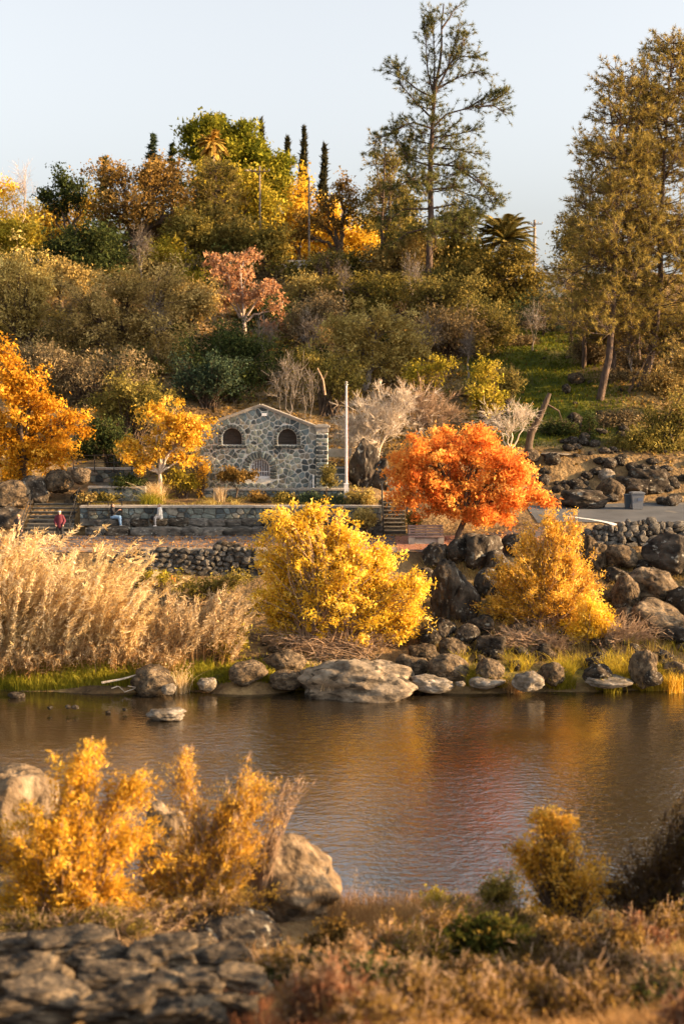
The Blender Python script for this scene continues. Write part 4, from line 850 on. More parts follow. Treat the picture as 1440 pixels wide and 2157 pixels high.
        obj('crown' if style == 'tree' else 'foliage', lb.mesh('crown' if style == 'tree' else 'foliage', LM[pal] if isinstance(pal, str) else pal, B0), root)
    return root
def tufts(mb, pos, dirs, rg, m, L, W, tint, droop=-.15, spread=.75):
    n = len(pos); P = np.repeat(pos, m, 0); D = np.repeat(dirs, m, 0); nd = unit(D + rg.normal(size=P.shape) * spread + np.array([0, 0, droop])); wv = unit(np.cross(nd, rg.normal(size=P.shape))) * W / 2
    ln = L * rg.uniform(.6, 1.15, (len(P), 1)); v = np.stack([P - wv, P + wv, P + nd * ln], 1); i = np.arange(len(P) * 3).reshape(-1, 3)
    mb.add(v, i, 0, np.clip(np.repeat(tint, m) * .6 + rg.random(len(P)) * .4, 0, 1))
def px_poly(pts, Y): return np.array([at(p[0], p[1], Y + (p[2] if len(p) > 2 else 0)) for p in pts])
def resample(P, K):
    d = np.r_[0, np.cumsum(np.linalg.norm(np.diff(P, axis=0), axis=1))]; t = np.linspace(0, d[-1], K); return np.stack([np.interp(t, d, P[:, i]) for i in range(3)], 1)
def pine(name, label, Y, trunk_pts, limbs, pal, r=.35, ntwig=10, tuft=14, L=.42, W=.055, auto=None, bark=None, group=None, twl=(.5, 1.5), seed=None, tsp=.75, cat='pine tree', droop=-.15, grounded=True):
    """limbs: photo polylines; auto=(y0,y1,n,profile) adds n limbs up the trunk whose half length in px follows profile(t)"""
    rg = np.random.default_rng(int(GR.integers(1e9)) if seed is None else seed); T = px_poly(trunk_pts, Y); B0 = T[0].copy()
    if grounded: B0[2] = Hs(B0[0], B0[1]) - .1; T[0] = B0
    root = thing(name, label, cat, B0, group); wb = MB(); Tr = resample(T, 16); Tr[1:-1] += rg.normal(size=(14, 3)) * .05
    wb.tubes(Tr, np.linspace(r, r * .14, 16), 8); LB = []; s = S(Y)
    for lm in limbs: LB.append((resample(px_poly(lm, Y), 10), r * .30))
    if auto:
        y0, y1, n, prof_ = auto; zt, zb = at(0, y0, Y)[2], at(0, y1, Y)[2]
        for i in range(n):
            t = rg.random(); z = zb + (zt - zb) * t; k = np.argmin(np.abs(Tr[:, 2] - z)); k0 = min(max(k, 1), 14); p = Tr[k0] + (Tr[k0 + 1] - Tr[k0]) * rg.random()
            a = rg.uniform(0, 6.283); ln = prof_(t) * s * rg.uniform(.55, 1.1); d = np.array([math.cos(a), math.sin(a) * .85, 0]); up = rg.uniform(.05, .5)
            e = p + d * ln + np.array([0, 0, ln * up]); m = p + d * ln * .55 + np.array([0, 0, ln * (up * .5 - .12)])
            LB.append((bez(p[None], m[None], e[None], 10)[0] + rg.normal(size=(10, 3)) * .03 * ln * np.linspace(0, 1, 10)[:, None], r * .12 + .012))
    Ls = np.array([l[0] for l in LB]); Rs = np.array([np.linspace(l[1], max(.014, l[1] * .18), 10) for l in LB]); wb.tubes(Ls, Rs, 5)
    lens = np.linalg.norm(np.diff(Ls, axis=1), axis=2).sum(1); cnt = np.maximum(3, (lens * ntwig / 2).astype(int)); li = np.repeat(np.arange(len(LB)), cnt); nT = len(li)
    t = np.clip(rg.beta(2.2, 1.1, nT) * 9, 0, 8.99); k = t.astype(int); fr = (t - k)[:, None]; a = Ls[li, k] * (1 - fr) + Ls[li, k + 1] * fr; d0 = unit(Ls[li, k + 1] - Ls[li, k])
    d = unit(d0 * .8 + rg.normal(size=(nT, 3)) * np.array([.7, .7, .5]) + np.array([0, 0, .25])); ln = rg.uniform(twl[0], twl[1], (nT, 1)); e = a + d * ln; m = (a + e) / 2 - np.array([0, 0, .1]) * ln
    tw = bez(a, m, e, 3); wb.tubes(tw[:, ::2], np.repeat(np.array([[.022, .010]]), nT, 0), 3)
    obj('trunk', wb.mesh('trunk', bark or BARK_PINE, B0, True), root)
    lb = MB(); ti = rg.random(nT)
    tufts(lb, tw[:, 2], unit(tw[:, 2] - tw[:, 1]), rg, tuft, L, W, ti, droop, tsp); tufts(lb, tw[:, 1] * .4 + tw[:, 2] * .6, unit(tw[:, 2] - tw[:, 1]), rg, max(3, tuft // 2), L * .85, W, ti, droop, tsp)
    tufts(lb, Ls[:, 9], unit(Ls[:, 9] - Ls[:, 8]), rg, tuft, L, W, rg.random(len(LB)), droop, tsp)
    obj('crown', lb.mesh('crown', LM[pal], B0), root); return root
def conifer(name, label, cat, Y, px, top, bot, half, pal, n=3500, tiers=22, group=None, droop=.25, L=.3, W=.07, gr=None):
    """layered cone of drooping boughs"""
    rg = np.random.default_rng(int(GR.integers(1e9))); a = at(px, bot, Y); t = at(px, top, Y); s = S(Y); g = Hs(a[0], a[1]); B0 = np.array([a[0], a[1], min(g, a[2])]); root = thing(name, label, cat, B0, group)
    wb = MB(); wb.tubes(np.array([B0, (B0 + t) / 2, t]), [.28, .16, .03], 7); nb = tiers * 7; h = rg.random(nb) ** .8; az = rg.uniform(0, 6.283, nb); ln = half * s * (1 - h) * rg.uniform(.65, 1.15, nb) + .15
    st = np.stack([np.full(nb, t[0]), np.full(nb, t[1]), a[2] + (t[2] - a[2]) * h], 1); d = np.stack([np.cos(az), np.sin(az), 0 * az], 1); e = st + d * ln[:, None] - np.array([0, 0, 1]) * (droop * ln)[:, None] ; m = (st + e) / 2 + np.array([0, 0, .12]) * ln[:, None]
    br = bez(st, m, e, 5); wb.tubes(br, np.repeat(np.array([[.05, .04, .03, .02, .012]]), nb, 0), 4); obj('trunk', wb.mesh('trunk', BARK, B0, True), root)
    lb = MB(); ix = rg.integers(0, nb, n); t_ = rg.uniform(.6, 3.99, n); k = t_.astype(int); fr = (t_ - k)[:, None]; pos = br[ix, k] * (1 - fr) + br[ix, k + 1] * fr; side = unit(np.cross(d[ix], [0, 0, 1.0])) * rg.normal(size=(n, 1)) * .22 * ln[ix][:, None]
    pos = pos + side - np.array([0, 0, .3]) * np.abs(side).sum(1, keepdims=True) * .5; leaves(lb, pos, rg, L, W, np.clip(rg.random(nb)[ix] * .6 + rg.random(n) * .4, 0, 1), d[ix] * 1.2); obj('crown', lb.mesh('crown', LM[pal], B0), root); return root
def cypress(px, top, bot, half, Y, label):
    rg = np.random.default_rng(int(GR.integers(1e9))); a = at(px, bot, Y); t = at(px, top, Y); B0 = np.array([a[0], a[1], min(Hs(a[0], a[1]), a[2])]); root = thing('cypress_tree', label, 'cypress tree', B0, 'thin dark cypresses on the skyline'); s = S(Y)
    wb = MB(); wb.tubes(np.array([B0, (B0 + t) / 2, t]), [.25, .15, .02], 6); obj('trunk', wb.mesh('trunk', BARK, B0), root); n = 2600; h = rg.random(n) ** .9; hh = t[2] - a[2]
    pr = np.sin(np.clip((1 - h) * 1.15, 0, 1) * 1.45) * (1 + .16 * np.sin(h * 37 + rg.uniform(0, 6)) * rg.uniform(.4, 1, n)); az = rg.uniform(0, 6.283, n); rad = half * s * pr * rg.random(n) ** .35
    pos = np.stack([t[0] + rad * np.cos(az) + .1 * np.sin(h * 9), t[1] + rad * np.sin(az), a[2] + hh * h], 1); lb = MB(); leaves(lb, pos, rg, .75, .26, rg.random(n), np.array([[0, 0, 2.2]]) + np.stack([np.cos(az), np.sin(az), 0 * az], 1) * .5); obj('crown', lb.mesh('crown', LM['cypress'], B0), root); return root
def palm(label, px, crown_y, Y, nf, L, pal, droop=(.2, 1.0), base_y=None, skirt=False, seed=1, leafw=.05):
    rg = np.random.default_rng(seed); c = at(px, crown_y, Y); B0 = np.array([c[0], c[1], min(Hs(c[0], c[1]), c[2] - 1)]); root = thing('palm_tree', label, 'palm tree', B0)
    wb = MB(); wb.tubes(np.array([B0, (B0 + c) / 2 + [.1, 0, 0], c]), [.32, .27, .3], 9); obj('trunk', wb.mesh('trunk', BARK_GREY, B0, True), root); lb = MB(); az = rg.uniform(0, 6.283, nf); el = rg.uniform(-.35 if not skirt else -1.2, 1.35, nf)
    d = np.stack([np.cos(az) * np.cos(el), np.sin(az) * np.cos(el), np.sin(el)], 1); ln = L * rg.uniform(.75, 1.1, (nf, 1)); hor = unit(d * np.array([1, 1, .0])); e = c + d * ln * .75 + hor * ln * .2 - np.array([0, 0, 1]) * ln * rg.uniform(droop[0], droop[1], (nf, 1)) * .45; m = c + d * ln * .62; K = 14; fr = bez(np.repeat(c[None], nf, 0), m, e, K)
    lb.tubes(fr, np.repeat(np.linspace(.045, .01, K)[None], nf, 0), 3, 0, .4); T = unit(np.gradient(fr, axis=1)); sd_ = unit(np.cross(T, np.array([0, 0, 1.0]))); prof_ = np.sin(np.linspace(.25, 2.9, K))[None, :, None] * .42 * (L / 2.6)
    for sgn in (-1, 1):
        for sub in (0.0, .5):
            P0 = fr[:, :-1] + (fr[:, 1:] - fr[:, :-1]) * sub; tip = P0 + (sd_[:, :-1] * sgn * .8 + T[:, :-1] * .7 - np.array([0, 0, .25])) * prof_[:, :-1] * 1.3; w_ = T[:, :-1] * leafw
            v = np.stack([P0 - w_, P0 + w_, tip], 2).reshape(-1, 3); i = np.arange(len(v)).reshape(-1, 3); lb.add(v, i, 0, np.repeat(rg.random(nf), K - 1))
    obj('crown', lb.mesh('crown', LM[pal], B0), root); return root
def ribbons(mb, P, W, tint, rg, mat=0):
    """P (N,K,3) polylines -> flat tapered ribbons"""
    N, K, _ = P.shape; T = np.gradient(P, axis=1); side = unit(np.cross(T, rg.normal(size=(N, 1, 3)))); w_ = W * np.linspace(1, .25, K)[None, :, None] * .5; v = np.stack([P - side * w_, P + side * w_], 2); idx = np.arange(N * K * 2).reshape(N, K, 2)
    f = np.stack([idx[:, :-1, 0], idx[:, :-1, 1], idx[:, 1:, 1], idx[:, 1:, 0]], -1).reshape(-1, 4); mb.add(v, f, mat, np.repeat(tint, K - 1))
def blades(mb, base, h, lean, W, tint, rg, K=4, curl=.5):
    n = len(base); h = np.broadcast_to(h, (n,)); az = rg.uniform(0, 6.283, n); d = np.stack([np.cos(az), np.sin(az), 0 * az], 1) * np.abs(rg.normal(size=(n, 1))) * curl + np.asarray(lean); up = np.array([0, 0, 1.0])
    c = base + up * (h * .6)[:, None] + d * (h * .12)[:, None]; e = base + up * (h * .92)[:, None] + d * (h * .6)[:, None]; ribbons(mb, bez(base, c, e, K), W, tint, rg)
def reeds(label, Y, region, n, hgt, lean, pal, plume=.34, seed=1, W=.03, nl=26, dY=2.5, group=None, top=None, name='reed_clump', pl=(.26, .035), stems_only=0.0):
    """region: (px0,px1,row_base); top: photo (px,row) silhouette that the plume tips follow"""
    rg = np.random.default_rng(seed); px = rg.uniform(region[0], region[1], n); yy = Y + rg.uniform(-dY, dY, n); base = np.array([at(a, region[2], b) for a, b in zip(px, yy)]); base[:, 2] = H(base[:, 0], base[:, 1]) - .05
    c0 = base.mean(0); c0[2] = Hs(c0[0], c0[1]); root = thing(name, label, 'reeds', c0, group); h = hgt * rg.uniform(.55, 1.05, n)
    if top is not None:
        tp = np.array(top, float)
        for i in range(n):
            gx = CX + (base[i, 0] + lean[0] * h[i]) / S(yy[i]); row = np.interp(gx, tp[:, 0], tp[:, 1]); h[i] = max(.5, (at(gx, row, yy[i])[2] - base[i, 2]) * rg.uniform(.3, 1.04) ** .8)
    lx = rg.normal(size=(n, 3)) * .24 * np.array([1, 1, 0]) + np.asarray(lean); e = base + np.array([0, 0, 1.0]) * h[:, None] + lx * h[:, None]; c = base + np.array([0, 0, .62]) * h[:, None] + lx * .22 * h[:, None]
    K = 9; P = bez(base, c, e, K); wb = MB(); ribbons(wb, P, W, rg.random(n), rg)
    # leaf blades along the stems
    m = n * 6; ix = rg.integers(0, n, m); k = rg.integers(2, K - 1, m); a = P[ix, k]; dr = unit(rg.normal(size=(m, 3)) * np.array([1, 1, .3]) + np.array([lean[0] * 2.5, 0, .5])); ln = rg.uniform(.25, .6, (m, 1)); ribbons(wb, bez(a, a + dr * ln * .6 + [0, 0, .06], a + dr * ln - np.array([0, 0, .18]) * ln, 4), W * .9, rg.random(m), rg)
    obj('stem', wb.mesh('stem', LM['drygrass'], c0), root)
    lb = MB(); keep = np.nonzero(rg.random(n) > stems_only)[0]; q = len(keep) * nl; ix = np.repeat(keep, nl); t = (1 - rg.random(q) ** 1.3 * plume) * (K - 1) - 1e-3; k = np.clip(t.astype(int), 0, K - 2); fr = (t - k)[:, None]; a = P[ix, k] * (1 - fr) + P[ix, k + 1] * fr
    a = a + rg.normal(size=(q, 3)) * .055; tang = unit(P[ix, k + 1] - P[ix, k]); leaves(lb, a + np.array([lean[0], 0, -.1]) * .12, rg, pl[0], pl[1], np.clip(rg.random(n)[ix] * .5 + rg.random(q) * .5, 0, 1), tang * 1.6 + np.array([lean[0] * 1.2, 0, -.35]))
    pm = obj('plume', lb.mesh('plume', LM[pal], c0), root); pm['kind'] = 'stuff'; return root
def grass_patch(name, label, pts, h, W, pal, lean=(0, 0, 0), seed=1, curl=.5, K=4, kind='stuff'):
    rg = np.random.default_rng(seed); pts = np.asarray(pts, float); pts[:, 2] = H(pts[:, 0], pts[:, 1]) - .02; b = MB(); n = len(pts); cl = .5 + .5 * vnoise(pts[:, 0] * 1.3, pts[:, 1] * 1.3, seed, 2); blades(b, pts, h * rg.uniform(.45, 1.15, n), lean, W, np.clip(cl * .5 + rg.random(n) * .5, 0, 1), rg, K, curl)
    o = obj(name, b.mesh(name, LM[pal])); o['kind'] = kind; o['label'] = label; return o
def tuft_plant(name, label, cat, pos, n, h, W, pal, lean=(0, 0, 0), seed=1, curl=.7, r=.15, group=None):
    rg = np.random.default_rng(seed); pos = np.asarray(pos); b = MB(); base = pos + rg.normal(size=(n, 3)) * np.array([r, r, 0]); blades(b, base, h * rg.uniform(.5, 1.1, n), lean, W, rg.random(n), rg, 6, curl); o = obj(name, b.mesh(name, LM[pal], pos), None, pos); return tag(o, label, cat, group)

TR, SH = 'tree', 'shrub'
# ---- skyline
plant('autumn_tree', 'golden tree cut by the left edge on the skyline', TR, 150, (-5, 560), [(0, 405, 38, 48), (-15, 470, 45, 60), (20, 500, 30, 40)], 'brightgold', 4500, (.26, .18), 60, .5, .25)
plant('bare_tree', 'thin leafless tree on the skyline at the far left', TR, 151, (35, 520), [(50, 385, 32, 42), (20, 420, 25, 35)], 'gold', ncl=46, trunk=.15, bare=True, twig=8, bark=BARK_PALE, sig=.5)
plant('autumn_tree', 'yellow orange trees crown behind the small dark oak on the left skyline', TR, 158, (110, 560), [(110, 445, 75, 42), (60, 470, 55, 45), (178, 440, 28, 45), (130, 490, 70, 40)], 'brightgold', 9000, (.28, .2), 110, .6, .28)
plant('oak_tree', 'small dark gnarled oak on the left skyline', TR, 148, (160, 540), [(140, 392, 45, 34), (105, 410, 25, 25), (165, 420, 28, 30), (130, 440, 40, 22)], 'dark', 4800, (.25, .17), 55, .42, .28)
plant('oak_tree', 'large spreading rust-brown oak in the middle of the left skyline', TR, 145, (286, 575), [(245, 362, 55, 38), (330, 375, 72, 48), (290, 440, 95, 55), (375, 440, 48, 52), (230, 430, 42, 48), (330, 490, 70, 40)], 'rust', 17000, (.24, .16), 170, .5, .5)
conifer('cedar_tree', 'dark layered cedar showing left of the rust-brown oak', 'cedar tree', 158, 222, 325, 560, 62, 'dark', 5000, 16, droop=-.02, L=.5, W=.12)
conifer('fir_tree', 'pointed blue-green fir top rising behind the rust-brown oak', 'fir tree', 166, 322, 283, 520, 78, 'bluegreen', 4500, 20, droop=.05, L=.5, W=.13)
conifer('fir_tree', 'dull fir top just left of the big rounded pine', 'fir tree', 166, 364, 302, 520, 66, 'dark', 3800, 18, droop=.1, L=.5, W=.13)
plant('stone_pine', 'big rounded green pine dome on the highest part of the hill', TR, 162, (510, 560), [(428, 288, 46, 38), (480, 272, 52, 26), (522, 300, 42, 34), (556, 345, 52, 38), (500, 345, 70, 48), (585, 372, 28, 45), (462, 325, 70, 45), (550, 410, 58, 46), (470, 400, 60, 40)], 'stonepine', 60000, (.42, .20), 360, .52, .5, updir=.4, power=.3, rough=.1)
palm('palm with a skirt of yellow dead fronds in front of the rounded pine', 446, 300, 156, 80, 2.0, 'palmskirt', (.2, 1.3), skirt=True, seed=3, leafw=.11)
cypress(549, 254, 470, 8, 188, 'thin cypress tip rising just right of the rounded pine dome')
cypress(604, 292, 470, 8, 186, 'shortest cypress, half hidden at the edge of the rounded pine dome')
cypress(639, 271, 480, 12, 184, 'tallest cypress standing above the golden tree')
cypress(682, 307, 480, 9.5, 186, 'rightmost cypress above the dark spreading oak')
plant('autumn_tree', 'yellow-green trees crown below the rounded pine dome', TR, 153, (480, 580), [(420, 365, 38, 35), (490, 390, 60, 45), (545, 405, 45, 50), (465, 430, 60, 40), (560, 450, 40, 40)], 'yellowgreen', 13000, (.26, .18), 130, .55, .3)
pine('grey_pine', 'soft grey-green pine in front of the yellow-green trees', 146, [(450, 590), (452, 480), (455, 350)], [], 'pineolive', .24, 12, 16, .5, .08, auto=(352, 580, 110, lambda t: 75 * (1 - t) ** .7 + 8))
plant('autumn_tree', 'tall bright golden tree beneath the tallest cypress', TR, 160, (632, 580), [(632, 405, 22, 42), (628, 450, 32, 40), (600, 480, 40, 50)], 'brightgold', 7000, (.28, .2), 80, .5, .25)
plant('autumn_tree', 'broad orange golden tree behind the hilltop slat fence', TR, 160, (690, 580), [(660, 490, 60, 50), (720, 500, 60, 48), (700, 450, 50, 40), (770, 510, 45, 40)], 'brightgold', 11000, (.28, .2), 110, .55, .28)
plant('oak_tree', 'dark gnarled oak with bare limbs in front of the golden hilltop trees', TR, 147, (728, 580), [(716, 390, 36, 28), (682, 420, 34, 28), (742, 430, 40, 34), (660, 465, 36, 26), (700, 465, 50, 24), (625, 500, 30, 20)], 'rust', 6500, (.22, .15), 90, .38, .38)
plant('oak_tree', 'olive oak directly left of the tall pine', TR, 146, (815, 580), [(825, 345, 38, 36), (800, 400, 50, 42), (848, 430, 45, 55), (785, 460, 42, 42), (840, 500, 55, 38)], 'olive', 13000, (.24, .15), 150, .48, .32)
pine('grey_pine', 'young soft pine with golden tips left of the tall pine trunk', 141, [(800, 590), (805, 450), (812, 265)], [[(805, 420), (790, 340), (788, 285)], [(808, 380), (850, 330), (862, 300)]], 'pineolive', .2, 8, 12, .5, .065, auto=(285, 500, 26, lambda t: 48 * (1 - t) + 10))
# tall pine
TP = 136
pine('tall_pine', 'tallest open-crowned pine standing against the sky', TP, [(902, 572), (906, 470), (905, 380), (909, 280), (914, 205), (925, 130), (934, 8)],
     [[(914, 205), (900, 150), (897, 100), (893, 55)], [(913, 195), (915, 130), (912, 70), (905, 28)], [(914, 200), (940, 150), (955, 100), (965, 55)], [(916, 195), (950, 130), (975, 95), (985, 70)], [(930, 60), (948, 35), (955, 20)],
      [(912, 205), (880, 190), (850, 165), (832, 140), (818, 150)], [(910, 250), (875, 215), (845, 180), (838, 160)], [(912, 268), (940, 240), (985, 228), (1030, 215), (1064, 200)], [(1000, 226), (1040, 222), (1062, 240)], [(985, 228), (1020, 205), (1050, 196)],
      [(908, 270), (870, 258), (845, 265), (828, 280)], [(850, 264), (820, 285), (792, 290), (788, 312)], [(914, 190), (960, 165), (1000, 150), (1016, 155)], [(916, 170), (970, 120), (1008, 118)], [(910, 290), (950, 285), (1000, 275)], [(908, 310), (960, 315), (1010, 325)],
      [(907, 345), (960, 350), (1000, 370), (1030, 405), (1048, 420)], [(960, 352), (1010, 385), (1035, 425)], [(907, 350), (860, 335), (835, 300), (828, 272)], [(905, 390), (860, 380), (820, 400)], [(905, 400), (950, 395), (1010, 420), (1030, 440)], [(904, 440), (960, 430), (1000, 450)], [(904, 440), (850, 440), (810, 470)], [(903, 480), (860, 490), (820, 520)], [(904, 470), (950, 480), (990, 500)]],
     'pinegreen', .38, 20, 20, .46, .040, auto=(215, 550, 40, lambda t: 90 * (1 - t) ** .6 + 15), twl=(.5, 1.4), seed=8)
plant('oak_tree', 'low olive tree crowding the foot of the tall pine', TR, 140, (955, 620), [(960, 480, 52, 55), (875, 510, 60, 45), (920, 540, 70, 40), (985, 540, 40, 40)], 'olive', 12000, (.24, .13), 140, .5, .25)
palm('feather palm with an upright fan of fronds on the right skyline', 1062, 505, 140, 95, 3.9, 'pineolive', (.1, .8), seed=6, leafw=.09)
plant('oak_tree', 'dense dark-gold oak standing below the feather palm', TR, 135, (1078, 690), [(1075, 572, 66, 48), (1090, 540, 40, 25), (1035, 620, 55, 48), (1115, 610, 42, 62), (1080, 640, 68, 45)], 'darkgold', 22000, (.20, .14), 200, .40, .35, power=.34)
plant('oak_tree', 'small grey-green tree on the skyline left of the right-hand pines', TR, 141, (1215, 620), [(1215, 480, 40, 46), (1190, 515, 36, 38), (1240, 520, 42, 50), (1205, 560, 45, 40)], 'pineolive', 9000, (.22, .12), 110, .45, .22)
# right pines
def crown_p(a, b): return lambda t: a * (1 - t) ** .55 + b
pine('right_pine', 'leaning front pine of the right-hand group with its trunk in the grass', 107, [(1262, 868), (1285, 720), (1296, 560), (1302, 330), (1308, 150)], [[(1296, 600), (1240, 480), (1222, 380)], [(1300, 420), (1260, 330), (1236, 300)], [(1302, 330), (1285, 240), (1280, 195)], [(1297, 560), (1230, 560), (1180, 600)], [(1304, 300), (1340, 220), (1362, 140)]], 'pinegold', .30, 12, 18, .40, .042, auto=(150, 740, 150, crown_p(95, 14)), cat='pine tree', seed=21)
pine('right_pine', 'tallest pine of the right-hand group, its crown reaching past the edge', 109, [(1345, 884), (1372, 760), (1385, 640), (1395, 430), (1398, 260), (1418, 90)], [[(1396, 420), (1350, 300), (1330, 240)], [(1396, 300), (1360, 200), (1352, 130)], [(1398, 260), (1440, 180), (1436, 100)], [(1397, 380), (1440, 300), (1470, 240)]], 'pinegold', .30, 12, 18, .40, .042, auto=(100, 750, 165, crown_p(105, 18)), cat='pine tree', seed=22)
pine('right_pine', 'slender second trunk pine just behind the leaning front pine', 112, [(1290, 815), (1290, 700), (1300, 560), (1330, 380), (1345, 210)], [], 'pinegold', .25, 12, 17, .40, .042, auto=(215, 730, 110, crown_p(80, 14)), cat='pine tree', seed=23)
pine('right_pine', 'pine cut by the right edge of the photo beside the tallest right pine', 110, [(1470, 830), (1465, 600), (1460, 350), (1455, 110)], [], 'pinegold', .28, 12, 17, .42, .042, auto=(120, 750, 130, crown_p(100, 16)), cat='pine tree', seed=24)
pine('right_pine', 'bushy lower pine filling the left side of the right-hand group', 116, [(1228, 790), (1232, 640), (1240, 470), (1246, 300)], [], 'pinegold', .2, 11, 14, .40, .040, auto=(300, 730, 95, crown_p(75, 14)), cat='pine tree', seed=27)
pine('right_pine', 'bushy pine between the two tallest trunks of the right-hand group', 115, [(1345, 800), (1340, 640), (1350, 420), (1356, 190)], [], 'pinegold', .2, 11, 14, .40, .040, auto=(200, 740, 95, crown_p(85, 14)), cat='pine tree', seed=28)
pine('young_pine', 'slim young pine with thin straight trunk on the upper grass slope', 124, [(1203, 740), (1204, 660), (1206, 560)], [], 'pineolive', .11, 8, 11, .40, .05, auto=(560, 710, 46, crown_p(55, 8)), cat='pine tree', seed=25)
pine('young_pine', 'spindly young pine behind the standing stone on the grass', 126, [(1144, 735), (1145, 690), (1148, 625)], [], 'bluegreen', .09, 8, 11, .40, .05, auto=(625, 720, 40, crown_p(45, 8)), cat='pine tree', seed=26)
b_ = hit(1372, 868)
for pts, lb in (([(1320, 880), (1335, 800), (1372, 735)], 'thin dark leaning trunk left of the tallest right pine'), ([(1395, 860), (1405, 790), (1430, 720)], 'thin dark leaning trunk near the right edge on the grass slope')):
    pine('slim_tree', lb, 108, pts, [], 'olive', .13, 4, 8, .3, .05, auto=(700, 760, 18, crown_p(40, 10)), cat='tree', bark=BARK)
# ---- hillside
plant('round_shrub', 'big round olive-yellow shrub with arching stems at the left edge', SH, 118, (50, 745), [(38, 560, 72, 55), (25, 620, 88, 65), (65, 670, 55, 50), (85, 600, 38, 45)], 'lighttan', 17000, (.20, .11), 190, .36, .16, style='shrub', spread=.12, updir=.4)
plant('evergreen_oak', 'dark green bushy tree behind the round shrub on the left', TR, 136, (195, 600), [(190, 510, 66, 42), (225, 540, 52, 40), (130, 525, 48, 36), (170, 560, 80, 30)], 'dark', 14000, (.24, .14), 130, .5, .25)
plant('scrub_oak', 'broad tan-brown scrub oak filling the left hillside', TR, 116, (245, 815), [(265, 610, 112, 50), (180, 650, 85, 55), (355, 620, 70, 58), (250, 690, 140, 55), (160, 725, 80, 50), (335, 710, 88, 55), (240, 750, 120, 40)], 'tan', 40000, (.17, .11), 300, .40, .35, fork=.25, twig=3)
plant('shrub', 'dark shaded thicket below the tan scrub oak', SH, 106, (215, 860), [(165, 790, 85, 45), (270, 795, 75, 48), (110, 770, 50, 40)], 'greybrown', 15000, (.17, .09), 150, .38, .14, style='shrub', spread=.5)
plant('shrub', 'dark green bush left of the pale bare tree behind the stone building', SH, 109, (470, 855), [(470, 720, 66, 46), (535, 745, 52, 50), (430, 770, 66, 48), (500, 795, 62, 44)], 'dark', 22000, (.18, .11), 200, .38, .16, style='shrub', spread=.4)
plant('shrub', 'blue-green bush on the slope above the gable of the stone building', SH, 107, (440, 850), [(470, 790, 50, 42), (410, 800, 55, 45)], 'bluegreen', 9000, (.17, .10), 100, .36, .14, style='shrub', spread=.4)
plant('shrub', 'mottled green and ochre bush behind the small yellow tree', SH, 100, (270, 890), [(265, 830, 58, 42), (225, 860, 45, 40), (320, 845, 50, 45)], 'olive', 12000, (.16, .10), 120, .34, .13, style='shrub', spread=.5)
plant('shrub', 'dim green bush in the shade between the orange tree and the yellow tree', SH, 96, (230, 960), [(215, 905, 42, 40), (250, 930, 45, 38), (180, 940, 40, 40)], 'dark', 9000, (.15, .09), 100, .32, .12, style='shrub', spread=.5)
plant('pink_tree', 'pale-stemmed tree with pinkish brown leaf clusters on the mid hillside', TR, 124, (512, 700), [(460, 555, 42, 32), (515, 545, 42, 30), (490, 590, 50, 28), (560, 610, 38, 36), (520, 625, 60, 28), (470, 630, 34, 28), (590, 650, 22, 30)], 'pink', 5200, (.24, .15), 105, .24, .22, bark=BARK_PALE, fork=.3, along=.15, twig=3)
plant('pink_tree', 'small trailing pinkish sprays below the pale-stemmed tree', SH, 122, (590, 720), [(570, 690, 22, 22), (600, 700, 20, 28)], 'pink', 1300, (.24, .15), 26, .28, .1, style='shrub')
plant('shrub', 'sunlit yellow-olive bush just below the hilltop fence', SH, 134, (640, 680), [(640, 600, 52, 28), (615, 640, 48, 36), (690, 610, 40, 25)], 'lighttan', 9000, (.19, .11), 100, .40, .13, style='shrub', spread=.4)
plant('shrub', 'grey-olive bush between the pink-leaved tree and the light tan oak', SH, 121, (650, 740), [(660, 660, 50, 38), (625, 700, 50, 40), (690, 650, 44, 30)], 'greybrown', 10000, (.18, .10), 110, .38, .13, style='shrub', spread=.4, twig=3)
plant('shrub', 'muted green scrub below the tall pine on the upper slope', SH, 133, (830, 670), [(740, 600, 66, 32), (830, 605, 60, 34), (790, 640, 70, 32)], 'olive', 14000, (.20, .11), 140, .42, .14, style='shrub', spread=.5)
plant('shrub', 'mixed green-brown scrub between the tall pine and the dense oak', SH, 130, (940, 680), [(890, 620, 56, 38), (965, 610, 56, 40), (930, 655, 70, 36)], 'pineolive', 14000, (.19, .11), 140, .40, .14, style='shrub', spread=.5)
plant('oak_tree', 'light tan rounded oak in the centre of the hillside above the flagpole', TR, 112, (766, 835), [(795, 680, 84, 40), (755, 725, 80, 48), (850, 720, 58, 46), (720, 705, 46, 40), (800, 770, 84, 34), (870, 750, 34, 30)], 'lighttan', 26000, (.17, .12), 240, .30, .24, fork=.4, bark=BARK_GREY)
plant('shrub', 'dim olive bush under the left side of the light tan oak', SH, 108, (690, 840), [(690, 790, 45, 45), (730, 800, 50, 40), (655, 760, 38, 40)], 'olive', 10000, (.16, .10), 110, .34, .12, style='shrub', spread=.4)
plant('shrub', 'tan-grey bush right of the light tan oak', SH, 120, (950, 780), [(950, 690, 66, 44), (925, 735, 60, 45), (990, 700, 50, 50)], 'greybrown', 15000, (.18, .10), 150, .40, .14, style='shrub', spread=.4, twig=2)
plant('shrub', 'grey-green tree with dark trunk at the left end of the grass slope', TR, 121, (1040, 755), [(1020, 670, 50, 45), (1050, 690, 44, 42), (1000, 715, 44, 34)], 'pineolive', 12000, (.18, .10), 120, .38, .2)
plant('shrub', 'dark low thicket along the top of the grass slope', SH, 128, (1130, 712), [(1100, 690, 62, 30), (1160, 680, 50, 34), (1210, 690, 40, 26)], 'greybrown', 11000, (.19, .10), 110, .42, .14, style='shrub', spread=.6)
